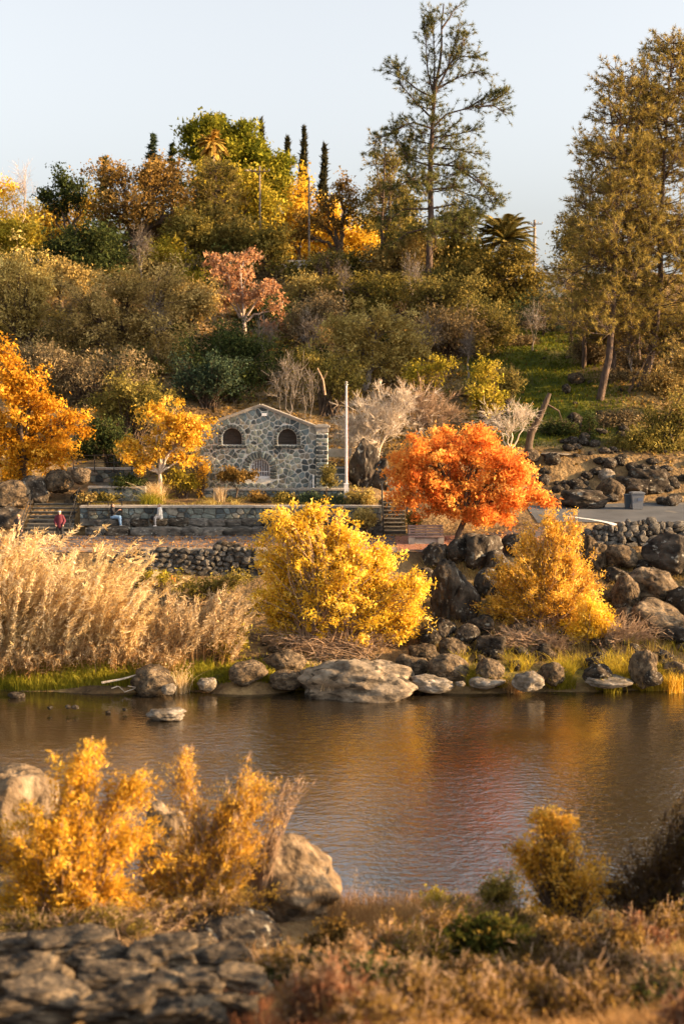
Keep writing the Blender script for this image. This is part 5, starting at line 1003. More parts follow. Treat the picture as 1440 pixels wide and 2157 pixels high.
plant('shrub', 'brownish thicket under the right-hand pines on the upper slope', SH, 118, (1360, 760), [(1330, 700, 60, 40), (1400, 690, 60, 50), (1440, 740, 40, 50)], 'tan', 12000, (.17, .09), 120, .40, .13, style='shrub', spread=.6, twig=3)
plant('shrub', 'small yellow-green sapling at the left edge of the grass slope', SH, 102, (1018, 890), [(1025, 785, 26, 32), (1015, 825, 36, 34), (1040, 850, 28, 30)], 'yellowgreen', 5200, (.16, .10), 70, .26, .10, style='shrub', spread=.2)
plant('shrub', 'yellow-green sprig above the white bare shrub', SH, 104, (895, 830), [(890, 775, 36, 20), (930, 765, 26, 18), (865, 795, 24, 18)], 'yellowgreen', 3000, (.16, .10), 46, .24, .1, style='shrub')
plant('shrub', 'wide olive shrub at the right edge above the rubbish bin', SH, 99, (1390, 985), [(1395, 900, 56, 40), (1350, 930, 50, 34), (1435, 880, 36, 55), (1420, 950, 50, 32)], 'olive', 17000, (.14, .09), 170, .32, .13, style='shrub', spread=.5)
plant('shrub', 'brown-leaved tree cut by the right edge on the slope', TR, 104, (1450, 900), [(1440, 760, 40, 60), (1460, 820, 34, 50)], 'tan', 6500, (.16, .10), 80, .34, .14)
plant('shrub', 'thin green sapling among the scree rocks', SH, 101, (1240, 950), [(1243, 905, 12, 32), (1240, 880, 9, 18)], 'dark', 1400, (.14, .08), 26, .2, .07, style='shrub')
for i_, (px, py, lb) in enumerate(((75, 760, 'dark scrub under the round shrub at the left edge'), (560, 660, 'small dull bush behind the pink-leaved tree'), (410, 590, 'ochre bush beside the short hillside post'))):
    plant('shrub', lb, SH, (110, 127, 139)[i_], (px, py + 55), [(px, py, 60, 40), (px + 30, py + 20, 40, 30)], ('greybrown', 'dark', 'yellowgreen')[i_], 7000, (.18, .11), 80, .38, .12, style='shrub', spread=.4)
# fill of low scrub: copies of four bushes
protos = []
for i_, pal in enumerate(('olive', 'greybrown', 'dark', 'tan')):
    protos.append(plant('low_scrub', ('low olive', 'low grey-brown', 'low dark green', 'low tan')[i_] + ' scrub bush in the undergrowth of the hillside', SH, 118, (600 + 40 * i_, 780), [(600 + 40 * i_, 755, 34, 26), (620 + 40 * i_, 765, 26, 20)], pal, 3000, (.17, .10), 50, .34, .09, style='shrub', group='low scrub bushes on the hillside', spread=.5))
frg = np.random.default_rng(99); cnt = 0
for _ in range(400):
    if cnt >= 74: break
    px, py = frg.uniform(-10, 1120), frg.uniform(575, 850)
    if px > 1000 and py > 700: continue
    if 560 < px < 720 and py > 780: continue
    q = hit(px, py); src = protos[cnt % 4]; o = src.copy(); C.objects.link(o); o.location = q; o.rotation_euler = (0, 0, frg.uniform(0, 6.28)); o.scale = [frg.uniform(.7, 1.25)] * 3; cnt += 1
    for ch in src.children: c2 = ch.copy(); C.objects.link(c2); c2.parent = o
for i_, (px, py, rx, ry, pal, Y_, nn, lb) in enumerate(((30, 500, 60, 50, 'yellowgreen', 143, 9000, 'yellow-green tree on the crest above the round shrub at the left edge'), (400, 500, 60, 60, 'olive', 142, 11000, 'olive tree on the crest right of the rust-brown oak'), (345, 545, 60, 40, 'yellowgreen', 140, 8000, 'ochre-green tree low on the crest below the rust-brown oak'), (560, 520, 55, 55, 'olive', 141, 10000, 'dull olive tree on the crest left of the slat fence'), (490, 510, 60, 50, 'pineolive', 143, 10000, 'grey-olive tree on the crest above the pink-leaved tree'), (700, 555, 60, 22, 'olive', 140, 6000, 'low olive scrub just under the slat fence'), (840, 550, 70, 50, 'tan', 138, 12000, 'tan-olive tree left of the foot of the tall pine'), (925, 590, 80, 44, 'pineolive', 137, 14000, 'soft olive trees crown hiding the foot of the tall pine'), (1000, 560, 50, 55, 'olive', 138, 9000, 'olive tree between the tall pine and the dense dark-gold oak'), (130, 590, 70, 40, 'tan', 128, 9000, 'tan bushy tree below the dark green bushy tree on the left'), (400, 640, 60, 50, 'tan', 121, 10000, 'tan bushy tree right of the broad scrub oak'), (690, 560, 50, 50, 'olive', 136, 100, 'thin olive sapling in front of the slat fence'))):
    plant('crest_tree', lb, TR, Y_, (px, py + ry + 40), [(px - rx * .45, py + 6, rx * .62, ry * .85), (px + rx * .45, py - 4, rx * .62, ry * .9), (px, py - ry * .35, rx * .6, ry * .7)], pal, nn, (.22, .14), 110, .44, .2, depth=.9, rough=.24)
for i_, (px, py, rx, ry, pal, Y_, lb) in enumerate(((1310, 830, 44, 26, 'greybrown', 111, 'brown twiggy shrub behind the leaning front pine trunk'), (1400, 810, 60, 40, 'tan', 108, 'brown twiggy shrub right of the tallest right pine trunk'), (1420, 700, 60, 60, 'pineolive', 112, 'olive undergrowth tree at the right edge below the pine crowns'), (1270, 700, 60, 34, 'pineolive', 119, 'olive undergrowth behind the right pine trunks'), (1175, 655, 46, 32, 'pineolive', 130, 'grey-olive shrub below the grey wall'), (1350, 770, 50, 24, 'greybrown', 113, 'dim brown brush between the right pine trunks'), (1090, 735, 40, 20, 'greybrown', 123, 'dim brown brush at the top left of the grass slope'), (1180, 905, 30, 14, 'dark', 102, 'dark weedy shrub in the rocks below the lone grass rock'), (1300, 905, 46, 24, 'greybrown', 103, 'brown brush below the leaning front pine'), (1340, 950, 50, 22, 'olive', 100, 'olive brush at the top of the scree left of the wide olive shrub'), (1060, 800, 30, 24, 'pineolive', 106, 'olive brush right of the yellow-green sapling on the grass'), (1240, 740, 40, 20, 'greybrown', 117, 'brown brush on the grass at the foot of the slim young pine'))):
    plant('twiggy_shrub', lb, SH, Y_, (px, py + ry + 14), [(px - rx * .4, py, rx * .6, ry), (px + rx * .4, py + 4, rx * .6, ry * .9)], pal, 6500, (.17, .08), 110, .34, .08, style='shrub', spread=.6, twig=4)
# massed trees behind the hilltop and scrub along its crest
for i_, (px, py, pal) in enumerate(((40, 520, 'gold'), (150, 520, 'olive'), (260, 515, 'rust'), (360, 500, 'yellowgreen'), (450, 500, 'olive'), (540, 500, 'yellowgreen'), (640, 520, 'gold'), (740, 520, 'rust'), (830, 500, 'olive'), (930, 530, 'olive'))):
    plant('hilltop_tree', ('gold tree massed behind the skyline at the left edge', 'olive tree massed behind the small dark oak on the skyline', 'rust-brown tree massed behind the rust-brown oak on the skyline', 'yellow-green tree massed behind the fir tops on the skyline', 'olive tree massed under the left side of the rounded pine dome', 'yellow-green tree massed under the right side of the rounded pine dome', 'gold tree massed below the tallest cypress', 'rust-brown tree massed behind the dark gnarled oak above the fence', 'olive tree massed behind the young soft pine', 'olive tree massed behind the foot of the tall pine')[i_], TR, 168, (px, 600), [(px - 35, py, 48, 46), (px + 35, py - 5, 50, 48), (px, py + 40, 70, 40)], pal, 9000, (.34, .24), 90, .62, .28, group='mixed trees massed behind the hilltop')
for px in np.arange(-10, 1020, 31):
    px2, py = px + frg.uniform(-12, 12), frg.uniform(560, 590); q = hit(px2, py); src = protos[int(frg.integers(4))]; o = src.copy(); C.objects.link(o); o.location = q; o.rotation_euler = (0, 0, frg.uniform(0, 6.28)); o.scale = [frg.uniform(1.1, 1.8)] * 3
    for ch in src.children: c2 = ch.copy(); C.objects.link(c2); c2.parent = o
# bare trees
plant('bare_tree', 'pale bare tree with upright branches just behind the roof of the stone building', TR, 99.5, (600, 872), [(605, 775, 40, 34), (580, 800, 26, 30), (630, 790, 28, 36)], 'gold', ncl=44, trunk=.08, bare=True, twig=5, bark=BARK_GREY, sig=.3, fork=.25, updir=.8)
plant('bare_tree', 'thin leaning bare stem right of the pale bare tree', TR, 100, (640, 890), [(655, 810, 22, 32), (640, 840, 18, 26)], 'gold', ncl=20, trunk=.05, bare=True, twig=4, bark=BARK_GREY, sig=.3, updir=.6)
bp = plant('leafless_tree', 'slender grey leafless tree standing in the hillside scrub', TR, 116, (560, 760), [(556, 690, 26, 28), (572, 712, 20, 24), (545, 715, 16, 20)], 'gold', ncl=46, trunk=.085, bare=True, twig=7, bark=BARK_GREY, sig=.34, fork=.35, updir=.6, group='slender leafless trees in the hillside scrub')
for px, py, sc_ in ((150, 745, 1.0), (335, 770, 1.15), (70, 720, .9), (655, 770, .9), (905, 790, 1.0), (985, 800, .85), (725, 665, 1.0), (870, 665, 1.1), (300, 600, 1.1), (1330, 800, .9), (1410, 790, 1.0), (1120, 740, .8)):
    o = bp.copy(); C.objects.link(o); o.location = hit(px, py); o.rotation_euler = (0, 0, frg.uniform(0, 6.28)); o.scale = (sc_, sc_, sc_ * 1.1)
    for ch in bp.children: c2 = ch.copy(); C.objects.link(c2); c2.parent = o
tt = px_poly([(684, 832), (680, 800), (668, 775)], 101); o0 = tt[0].copy(); b = MB(); b.tubes(resample(tt, 7), np.linspace(.10, .05, 7), 7); b.tubes(np.array([tt[1], tt[1] + [.2, 0, .3], tt[1] + [.3, .1, .6]]), [.03, .02, .012], 5)
tag(obj('dead_snag', b.mesh('dead_snag', TWIG, o0, True), None, o0), 'sunlit orange-brown bare stem behind the flagpole', 'dead tree')
plant('white_shrub', 'large whitish leafless shrub between the flagpole and the orange tree', SH, 92.5, (795, 995), [(785, 862, 72, 46), (742, 900, 50, 54), (845, 845, 64, 40), (765, 935, 60, 40), (830, 895, 66, 46), (718, 940, 26, 36)], 'gold', ncl=200, trunk=.13, bare=True, twig=22, bark=BARK_WHITE, sig=.26, fork=.2, updir=.5, power=.5)
plant('grey_shrub', 'greyer leafless shrub spreading behind the whitish one', SH, 96.5, (890, 960), [(890, 855, 66, 40), (935, 870, 48, 36), (860, 840, 50, 28)], 'gold', ncl=130, trunk=.12, bare=True, twig=14, bark=TWIG, sig=.28, fork=.2, updir=.5, power=.5)
plant('bare_tree', 'small white leafless tree above the right side of the orange tree', TR, 96, (1060, 965), [(1040, 880, 40, 26), (1085, 870, 36, 26), (1060, 900, 50, 22), (1110, 870, 30, 20)], 'gold', ncl=90, trunk=.10, bare=True, twig=8, bark=BARK_WHITE, sig=.30, updir=.2)
tt = px_poly([(1110, 955), (1116, 915), (1135, 880), (1148, 850), (1157, 828)], 97); o0 = tt[0].copy(); o0[2] = Hs(o0[0], o0[1]); sn = thing('dead_snag', 'thick broken dead trunk leaning over the foot of the grass slope', 'dead tree', o0)
tt[0] = o0 - [0, 0, .1]; b = MB(); b.tubes(resample(tt, 9), np.array([.34, .28, .26, .27, .24, .22, .2, .19, .12]), 9); obj('trunk', b.mesh('trunk', BARK, o0, True), sn)
b = MB(); b.tubes(np.array([tt[3], tt[3] + [.9, 0, -.5], tt[3] + [1.2, .1, -1.3]]), [.09, .05, .02], 6); obj('limb', b.mesh('limb', BARK, o0, True), sn)
# ---- middle ground
plant('orange_tree', 'large orange autumn tree entering from the left edge', TR, 88.5, (55, 1085), [(25, 800, 62, 62), (85, 895, 76, 46), (40, 930, 90, 60), (145, 888, 52, 40), (28, 1000, 66, 34), (105, 955, 56, 42), (5, 740, 34, 34), (60, 850, 70, 50), (-30, 880, 60, 80)], 'orange', 26000, (.17, .12), 260, .26, .24, fork=.4, rough=.24)
plant('yellow_tree', 'small yellow tree with a pale crooked trunk left of the stone building', TR, 86.6, (332, 1038), [(330, 868, 46, 26), (395, 915, 44, 34), (365, 890, 48, 36), (285, 955, 36, 34), (340, 945, 46, 36), (410, 890, 36, 26), (300, 985, 30, 20), (395, 965, 36, 18), (270, 940, 26, 24)], 'gold', 11500, (.17, .11), 170, .19, .13, bark=BARK_WHITE, fork=.45, along=.25, rough=.26)
plant('rust_shrub', 'low wide rust-coloured bush in front of the arched white gate', TR, 86.9, (497, 1046), [(482, 997, 20, 13), (510, 1002, 24, 12), (530, 1003, 15, 9), (470, 1003, 12, 10)], 'rust', 4600, (.11, .07), 70, .13, .05)
plant('sapling', 'small grey-green sapling in front of the corner pier', TR, 86.9, (690, 1044), [(690, 998, 15, 18), (683, 1012, 12, 12), (697, 1012, 11, 12)], 'pineolive', 2300, (.11, .06), 40, .14, .035)
plant('shrub', 'dark green rounded shrub beside the ornamental grass', SH, 86.7, (272, 1045), [(258, 1016, 24, 15), (288, 1018, 24, 14)], 'dark', 3800, (.12, .07), 50, .16, .07, style='shrub', spread=.4)
plant('shrub', 'mixed ochre shrub at the foot of the small yellow tree', SH, 87, (385, 1040), [(372, 1010, 30, 22), (405, 1015, 20, 18)], 'yellowgreen', 3800, (.12, .07), 60, .18, .07, style='shrub', spread=.4, twig=3)
plant('shrub', 'thin yellow shrub against the left corner of the stone building', SH, 87, (425, 1046), [(420, 1020, 12, 22), (430, 985, 14, 26)], 'gold', 1400, (.12, .07), 40, .14, .05, style='shrub', twig=4)
plant('shrub', 'yellow-green bush right of the flagpole foot', SH, 85.3, (752, 1068), [(742, 1046, 20, 15), (775, 1046, 18, 17), (758, 1054, 24, 12)], 'lighttan', 3600, (.12, .06), 60, .16, .06, style='shrub', spread=.4)
plant('shrub', 'small ochre bush in front of the end of the terrace wall', SH, 82.6, (770, 1112), [(768, 1080, 20, 15), (780, 1096, 18, 14), (755, 1094, 14, 16)], 'lighttan', 2400, (.12, .06), 50, .15, .05, style='shrub', spread=.3)
plant('shrub', 'grey-green bush at the foot of the narrow stairs', SH, 83.0, (868, 1112), [(866, 1094, 14, 16), (878, 1090, 10, 14)], 'pineolive', 1500, (.11, .06), 36, .14, .05, style='shrub', spread=.3)
q = at(328, 1050, 86.2); q[2] = Hs(q[0], q[1]); tuft_plant('ornamental_grass', 'feathery pale ornamental grass on the terrace under the yellow tree', 'grass clump', q, 420, 1.25, .022, 'reed', (.05, 0, 0), 5, 1.0, .22)
q = at(320, 1056, 85.4); q[2] = Hs(q[0], q[1]); tuft_plant('ornamental_grass', 'rounded green grass mound in front of the feathery pale grass', 'grass clump', q, 520, .75, .02, 'greengrass', (0, 0, 0), 6, 1.3, .35)
q = at(463, 1052, 86.0); q[2] = Hs(q[0], q[1]); tuft_plant('ornamental_grass', 'thin tan grass tuft below the left arched window', 'grass clump', q, 160, 1.0, .02, 'tanreed', (.1, 0, 0), 7, .6, .15)
for px, lb in ((445, 'small pale grass mound at the left on top of the terrace wall'), (495, 'small pale grass mound at the right on top of the terrace wall')):
    q = at(px, 1062, 84.9); q[2] = Hs(q[0], q[1]); tuft_plant('ornamental_grass', lb, 'grass clump', q, 140, .42, .02, 'lighttan', (0, 0, 0), px, 1.2, .18)
g_ = np.random.default_rng(3); n = 4200; pts = np.c_[g_.uniform(-15.2, 2.2, n), g_.uniform(84.75, 87.05, n), np.zeros(n)]; pts = pts[vnoise(pts[:, 0] * 1.2, pts[:, 1] * 1.5, 33, 2) > -.1]; grass_patch('terrace_groundcover', 'low mixed ground cover on the terrace between the two walls', pts, .24, .03, 'olive', seed=12, curl=1.0)
for i_, (px, pal, lb) in enumerate(((225, 'olive', 'low dull shrub at the left end of the terrace'), (545, 'rust', 'low reddish brown shrub on the terrace below the white gate'), (600, 'olive', 'low grey-green shrub right of the reddish brown one on the terrace'), (655, 'bluegreen', 'low blue-green shrub on the terrace below the corner pier'), (185, 'tan', 'twiggy tan shrub on the terrace by the ramp wall'))):
    plant('shrub', lb, SH, 85.9, (px, 1062), [(px - 8, 1047, 14, 9), (px + 10, 1049, 14, 8)], pal, 1800, (.11, .06), 36, .14, .04, style='shrub', spread=.5)
n = 900; pts = np.c_[g_.uniform(-2.6, .6, n), g_.uniform(85.2, 86.9, n), np.zeros(n)]; grass_patch('green_groundcover', 'fresh green ground cover left of the flagpole foot', pts, .42, .04, 'bluegreen', seed=13, curl=.8)
plant('orange_red_tree', 'round orange-red tree beside the bench, the brightest tree on the path', TR, 81.6, (962, 1146), [(900, 955, 80, 44), (985, 945, 72, 40), (1050, 985, 60, 46), (880, 1025, 66, 40), (960, 1030, 82, 48), (1055, 1048, 66, 38), (1120, 1042, 44, 30), (845, 985, 38, 46), (940, 925, 60, 26), (1010, 1080, 56, 24), (850, 1050, 34, 22), (1148, 1048, 28, 20), (1090, 1005, 40, 32), (1010, 915, 44, 22), (905, 1068, 52, 24), (1050, 1088, 48, 18), (960, 1075, 40, 20)], 'redorange', 56000, (.15, .10), 420, .22, .17, fork=.42, rough=.20, power=.36, tmix=.7)
plant('golden_bush', 'big golden-yellow bush in the middle of the far river bank', SH, 70.3, (690, 1392), [(620, 1105, 62, 50), (665, 1080, 36, 30), (720, 1125, 44, 46), (640, 1180, 92, 66), (740, 1190, 82, 66), (795, 1185, 50, 56), (600, 1250, 74, 52), (700, 1260, 105, 64), (815, 1265, 80, 64), (862, 1310, 44, 40), (780, 1325, 74, 38), (580, 1310, 50, 44), (870, 1230, 36, 36), (575, 1180, 36, 60)], 'brightgold', 80000, (.15, .075), 760, .17, .15, style='shrub', spread=.30, updir=.45, rough=.32, power=.55, along=.5, tmix=.45, twig=2, bark=TWIG)
plant('orange_yellow_bush', 'tall upright orange-yellow bush on the far bank right of the rocks', SH, 72.6, (1150, 1392), [(1120, 1190, 56, 66), (1158, 1130, 26, 46), (1195, 1190, 46, 66), (1110, 1270, 66, 52), (1195, 1280, 72, 56), (1150, 1230, 80, 60), (1070, 1280, 40, 38), (1207, 1122, 15, 38), (1235, 1230, 34, 54), (1160, 1100, 16, 36), (1045, 1265, 40, 40), (1065, 1215, 30, 36), (1110, 1140, 22, 40)], 'amber', 60000, (.14, .05), 640, .16, .12, style='shrub', spread=.30, updir=1.3, twig=3, rough=.34, power=.55, along=.5, tmix=.45, bark=TWIG, K=8)
plant('orange_yellow_bush', 'rounded bright yellow bush at the right foot of the tall upright bush', SH, 70.6, (1240, 1395), [(1245, 1295, 38, 42), (1225, 1330, 34, 26), (1270, 1310, 26, 30)], 'brightgold', 11000, (.13, .055), 130, .17, .1, style='shrub', spread=.3, updir=.8, bark=TWIG)
plant('bare_shrub', 'sprawling bare tan stems to the right of the bright yellow bush', SH, 70, (1280, 1400), [(1330, 1320, 60, 28), (1290, 1345, 60, 26), (1370, 1335, 46, 22)], 'tan', ncl=180, trunk=.06, bare=True, twig=4, bark=TWIG, sig=.22, style='shrub', spread=.5)
plant('bare_shrub', 'tangle of bare brown stems under the tall upright bush', SH, 70.2, (1130, 1400), [(1110, 1345, 70, 32), (1180, 1350, 60, 26), (1060, 1340, 40, 30)], 'tan', ncl=200, trunk=.06, bare=True, twig=4, bark=TWIG, sig=.2, style='shrub', spread=.7)
plant('bare_shrub', 'tangle of bare brown stems under the golden bush', SH, 69.6, (700, 1392), [(640, 1350, 80, 26), (730, 1355, 80, 24), (800, 1355, 50, 26), (570, 1340, 50, 24)], 'tan', ncl=220, trunk=.07, bare=True, twig=4, bark=TWIG, sig=.2, style='shrub', spread=.8)
q = at(1117, 1425, 64.9); q[2] = .5; tuft_plant('dry_plant', 'dry yellow plant growing on the pale pointed shore rock', 'plant', q, 40, .75, .035, 'drygrass', (.1, 0, 0), 8, .5, .07)
for px, py in ((1530, 1330), (1600, 1260), (1490, 1395)): plant('bare_shrub', 'dry tan shrub on the far bank past the right edge', SH, 71, (px, 1400), [(px, py, 50, 34), (px + 40, py + 24, 40, 26)], 'tan', 2500, (.12, .05), 90, .18, .07, style='shrub', spread=.4, twig=4, bark=TWIG, group='dry shrubs past the right edge')
# reeds on the far bank
reeds('tall dense golden reed bed leaning right on the left bank', 68.6, (-10, 270, 1430), 330, 5, (.42, 0, 0), 'reed', plume=.72, W=.024, pl=(.30, .05), top=[(-40, 1180), (40, 1215), (110, 1190), (160, 1170), (210, 1135), (240, 1150), (290, 1205), (325, 1250), (350, 1320)], seed=4, nl=110, dY=2.0)
reeds('tallest reed clump with curling plumes at the left edge of the bank', 69.4, (-110, 50, 1430), 280, 5, (.20, 0, 0), 'reed', plume=.7, W=.024, pl=(.30, .05), top=[(-80, 1120), (0, 1130), (40, 1100), (65, 1180), (90, 1270), (120, 1330)], seed=5, nl=100, dY=1.6)
reeds('thin tan-grey reeds between the golden reed bed and the golden bush', 69.2, (310, 490, 1420), 190, 5, (.30, 0, 0), 'tanreed', plume=.6, W=.024, pl=(.26, .04), top=[(310, 1300), (350, 1275), (390, 1235), (440, 1265), (500, 1230), (540, 1310)], seed=6, nl=60, dY=1.8)
reeds('short broken straw at the foot of the golden reed bed', 67.3, (-20, 380, 1440), 520, 1.6, (.12, 0, 0), 'tanreed', seed=7, nl=10, dY=.9, name='straw_clump')
plant('shrub', 'low yellow bush at the right end of the tan-grey reeds', SH, 68.6, (492, 1400), [(492, 1340, 34, 30), (475, 1360, 36, 22)], 'yellowgreen', 4200, (.12, .05), 70, .17, .06, style='shrub', spread=.4, updir=.5)
plant('shrub', 'dark green plant below the dry stone wall on the left', SH, 74.5, (420, 1260), [(400, 1235, 50, 22), (460, 1232, 40, 20), (505, 1215, 24, 22)], 'olive', 4200, (.13, .06), 70, .2, .06, style='shrub', spread=.5)
plant('shrub', 'yellowish herb tufts at the base of the dry stone wall', SH, 76.0, (330, 1230), [(330, 1212, 50, 16), (270, 1215, 40, 14)], 'yellowgreen', 2400, (.12, .05), 50, .17, .05, style='shrub', spread=.6)
q = at(362, 1236, 75.5); q[2] = Hs(q[0], q[1]); rp = thing('poker_flower', 'pair of thin stalks with reddish flower tips by the stone wall', 'flower', q)
for dx, hh in ((0, 1.0), (.15, .85)):
    b = MB(); b.tubes([(dx, 0, 0), (dx + .02, 0, hh * .5), (dx + .03, 0, hh * .8)], [.018] * 3, 5); obj('stalk', b.mesh('stalk', LM['greengrass']), rp); b = MB(); b.lathe((dx + .03, 0, hh * .78), [(.01, 0), (.045, .04), (.04, .14), (.015, .24), (0, .25)], 8); obj('flower_head', b.mesh('flower_head', LM['redorange']), rp)
# shore grasses
n = 9500; t = g_.random(n); px = -20 + t * 470; pts = np.stack([at(a, 1450, b) for a, b in zip(px, 66.0 + np.abs(g_.normal(size=n)) * 1.0)]); pts = pts[H(pts[:, 0], pts[:, 1]) > -.02]; grass_patch('shore_grass', 'bright green grass along the waterline on the left bank', pts, .62, .035, 'greengrass', (.05, -.08, 0), 21, .7)
n = 5000; px = g_.uniform(430, 700, n); pts = np.stack([at(a, 1430, b) for a, b in zip(px, 66.2 + np.abs(g_.normal(size=n)) * .9)]); grass_patch('shore_grass', 'patchy short grass on the sandy shore in the middle', pts, .34, .035, 'greengrass', (0, 0, 0), 22, .9)
n = 10500; px = g_.uniform(950, 1470, n); pts = np.stack([at(a, 1430, b) for a, b in zip(px, 66.0 + np.abs(g_.normal(size=n)) * 1.3)]); pts = pts[(vnoise(pts[:, 0] * 1.6, pts[:, 1] * 1.3, 31, 3) > .05)]; grass_patch('shore_grass', 'olive grass between the rocks along the right waterline', pts, .72, .03, 'yellowgreen', (.0, -.12, 0), 23, 1.0)
n = 9000; px = g_.uniform(880, 1470, n); rw = g_.uniform(1190, 1410, n); pts = np.stack([hit(a, b) for a, b in zip(px[:1500], rw[:1500])])[g_.integers(0, 1500, n)] + g_.normal(size=(n, 3)) * np.array([.12, .12, 0]); grass_patch('bank_grass', 'dry brown grass in the gaps between the rocks of the far bank', pts, .42, .028, 'tan', (0, -.1, 0), 26, 1.0)
for px, r_, hh, pal, lb in ((380, 1452, 1.15, 'reed', 'sunlit straw-yellow grass clump at the waterline right of the driftwood rock'), (720, 1440, .7, 'drygrass', 'dry grass tuft growing on the left of the humped river rock'), (790, 1445, .8, 'drygrass', 'dry golden grass tuft on the right face of the humped river rock'), (690, 1450, .65, 'tanreed', 'grey grass tuft on the front of the humped river rock'), (842, 1420, .8, 'drygrass', 'dry grass behind the tail of the humped river rock'), (1082, 1432, .7, 'drygrass', 'thin dry grass left of the pale pointed rock'), (1290, 1440, .9, 'yellowgreen', 'green grass clump drooping over the flat white ledge'), (1420, 1430, 1.0, 'gold', 'orange-lit grass clump at the right end of the shore')):
    P = at(px, r_, 64.7 if 680 < px < 800 else 65.8); P[2] = max(P[2] - .02, 0) if 680 < px < 800 else max(Hs(P[0], P[1]), 0); tuft_plant('grass_tuft', lb, 'grass clump', P, 170, hh, .026, pal, (.04, -.1, 0), int(px), .7, .22)
# driftwood
o0 = at(250, 1440, 65.6); dw = thing('driftwood', 'pale fallen branch reaching over the water on the left shore', 'branch', o0)
for pts, r_ in (([(215, 1438), (260, 1430), (300, 1418), (330, 1410)], .06), ([(235, 1450), (250, 1445), (262, 1456)], .03), ([(262, 1458), (285, 1450), (295, 1440)], .03), ([(270, 1445), (310, 1452), (340, 1440)], .025), ([(300, 1460), (320, 1446), (345, 1450)], .025), ([(318, 1464), (328, 1440), (322, 1425)], .02)):
    b = MB(); b.tubes(resample(px_poly(pts, 65.2), 8), np.linspace(r_, r_ * .4, 8), 6); obj('branch', b.mesh('branch', BARK_WHITE, o0, True), dw)
# leaf litter on the path and hill
n = 3200; lx = g_.uniform(-26, 11, n); ly = 78.8 + g_.random(n) * 4.1; b = MB(); leaves(b, np.c_[lx, ly, H(lx, ly) + .06], g_, .11, .08, g_.random(n)); o = obj('fallen_leaves', b.mesh('fallen_leaves', LM['litter'])); o['kind'] = 'stuff'; o['label'] = 'brown fallen leaves scattered on the path'
n = 45000; lx = g_.uniform(-36, 36, n); ly = g_.uniform(96, 146, n); k = (smooth(9, 12, lx) * smooth(22.5, 19, lx) < .5) | (g_.random(n) < .12); lx, ly = lx[k], ly[k]; b = MB(); leaves(b, np.c_[lx, ly, H(lx, ly) + .06], g_, .24, .17, g_.random(len(lx))); o = obj('hillside_leaf_litter', b.mesh('hillside_leaf_litter', LM['rust'])); o['kind'] = 'stuff'; o['label'] = 'brown leaf litter covering the wooded hillside'
n = 24000; lx = g_.uniform(8, 33, n); ly = g_.uniform(96, 136, n); k = g_.random(n) < smooth(8.5, 12, lx) * smooth(23.5, 18, lx) * smooth(98, 102, ly); grass_patch('slope_grass', 'short green grass on the open slope at the right', np.c_[lx[k], ly[k], 0 * lx[k]], .26, .10, 'slope', (-.1, 0, 0), 41, .8, 3)

# ---- near bank
plant('gold_willow', 'bright golden willow bush in the left foreground', SH, 33.2, (135, 2000), [(165, 1640, 58, 66), (190, 1592, 30, 34), (272, 1660, 50, 72), (125, 1750, 110, 80), (250, 1770, 95, 76), (60, 1840, 76, 76), (165, 1880, 110, 76), (20, 1930, 60, 60), (240, 1880, 50, 50), (-20, 1760, 40, 70), (150, 1950, 110, 36), (40, 1965, 60, 36), (260, 1945, 60, 36)], 'gold', 52000, (.105, .034), 620, .10, .05, style='shrub', spread=.42, rough=.34, power=.55, along=.5, updir=1.0, twig=4, bark=TWIG, K=9, tmix=.5)
plant('orange_willow', 'orange foreground willow with bare pinkish twig tips right of the golden one', SH, 34.4, (440, 1955), [(390, 1640, 30, 84), (475, 1715, 66, 70), (538, 1685, 40, 76), (415, 1790, 100, 70), (510, 1780, 80, 60), (340, 1850, 100, 60), (480, 1860, 96, 56), (420, 1920, 90, 34), (330, 1900, 40, 40)], 'amber', 42000, (.085, .024), 560, .105, .045, style='shrub', spread=.34, rough=.40, power=.55, along=.5, updir=1.3, twig=10, bark=TWIG, K=9)
plant('bare_sprays', 'bare pale twigs fanning out over the water beside the orange willow', SH, 34.6, (540, 1850), [(600, 1670, 42, 36), (630, 1655, 26, 22), (580, 1720, 32, 40)], 'gold', ncl=60, trunk=.035, bare=True, twig=5, bark=TWIG, sig=.10, style='shrub', spread=.1)
plant('bare_shrub', 'shaded tangle of dry stems between the foreground willows and the ledges', SH, 31.6, (250, 2000), [(240, 1950, 90, 40), (360, 1930, 80, 44), (120, 1970, 70, 32), (30, 1980, 60, 34)], 'tan', ncl=210, trunk=.035, twig=4, bark=TWIG, sig=.09, style='shrub', spread=.8, n=1500, leaf=(.07, .03))
plant('low_willow', 'low golden willow shoots at the foot of the golden willow by the ledges', SH, 31.0, (160, 2010), [(110, 1950, 76, 36), (220, 1945, 66, 40), (30, 1960, 60, 36), (290, 1955, 36, 30)], 'darkgold', 6500, (.09, .03), 170, .10, .03, style='shrub', spread=.7, updir=.9, twig=4, bark=TWIG, rough=.35)
plant('low_willow', 'rust-orange low willow shoots between the orange willow and the dark grey boulder', SH, 32.0, (400, 1975), [(400, 1920, 70, 36), (350, 1935, 50, 34), (470, 1915, 40, 30)], 'rust', 6000, (.08, .03), 140, .10, .03, style='shrub', spread=.7, updir=.9, twig=5, bark=TWIG, rough=.35)
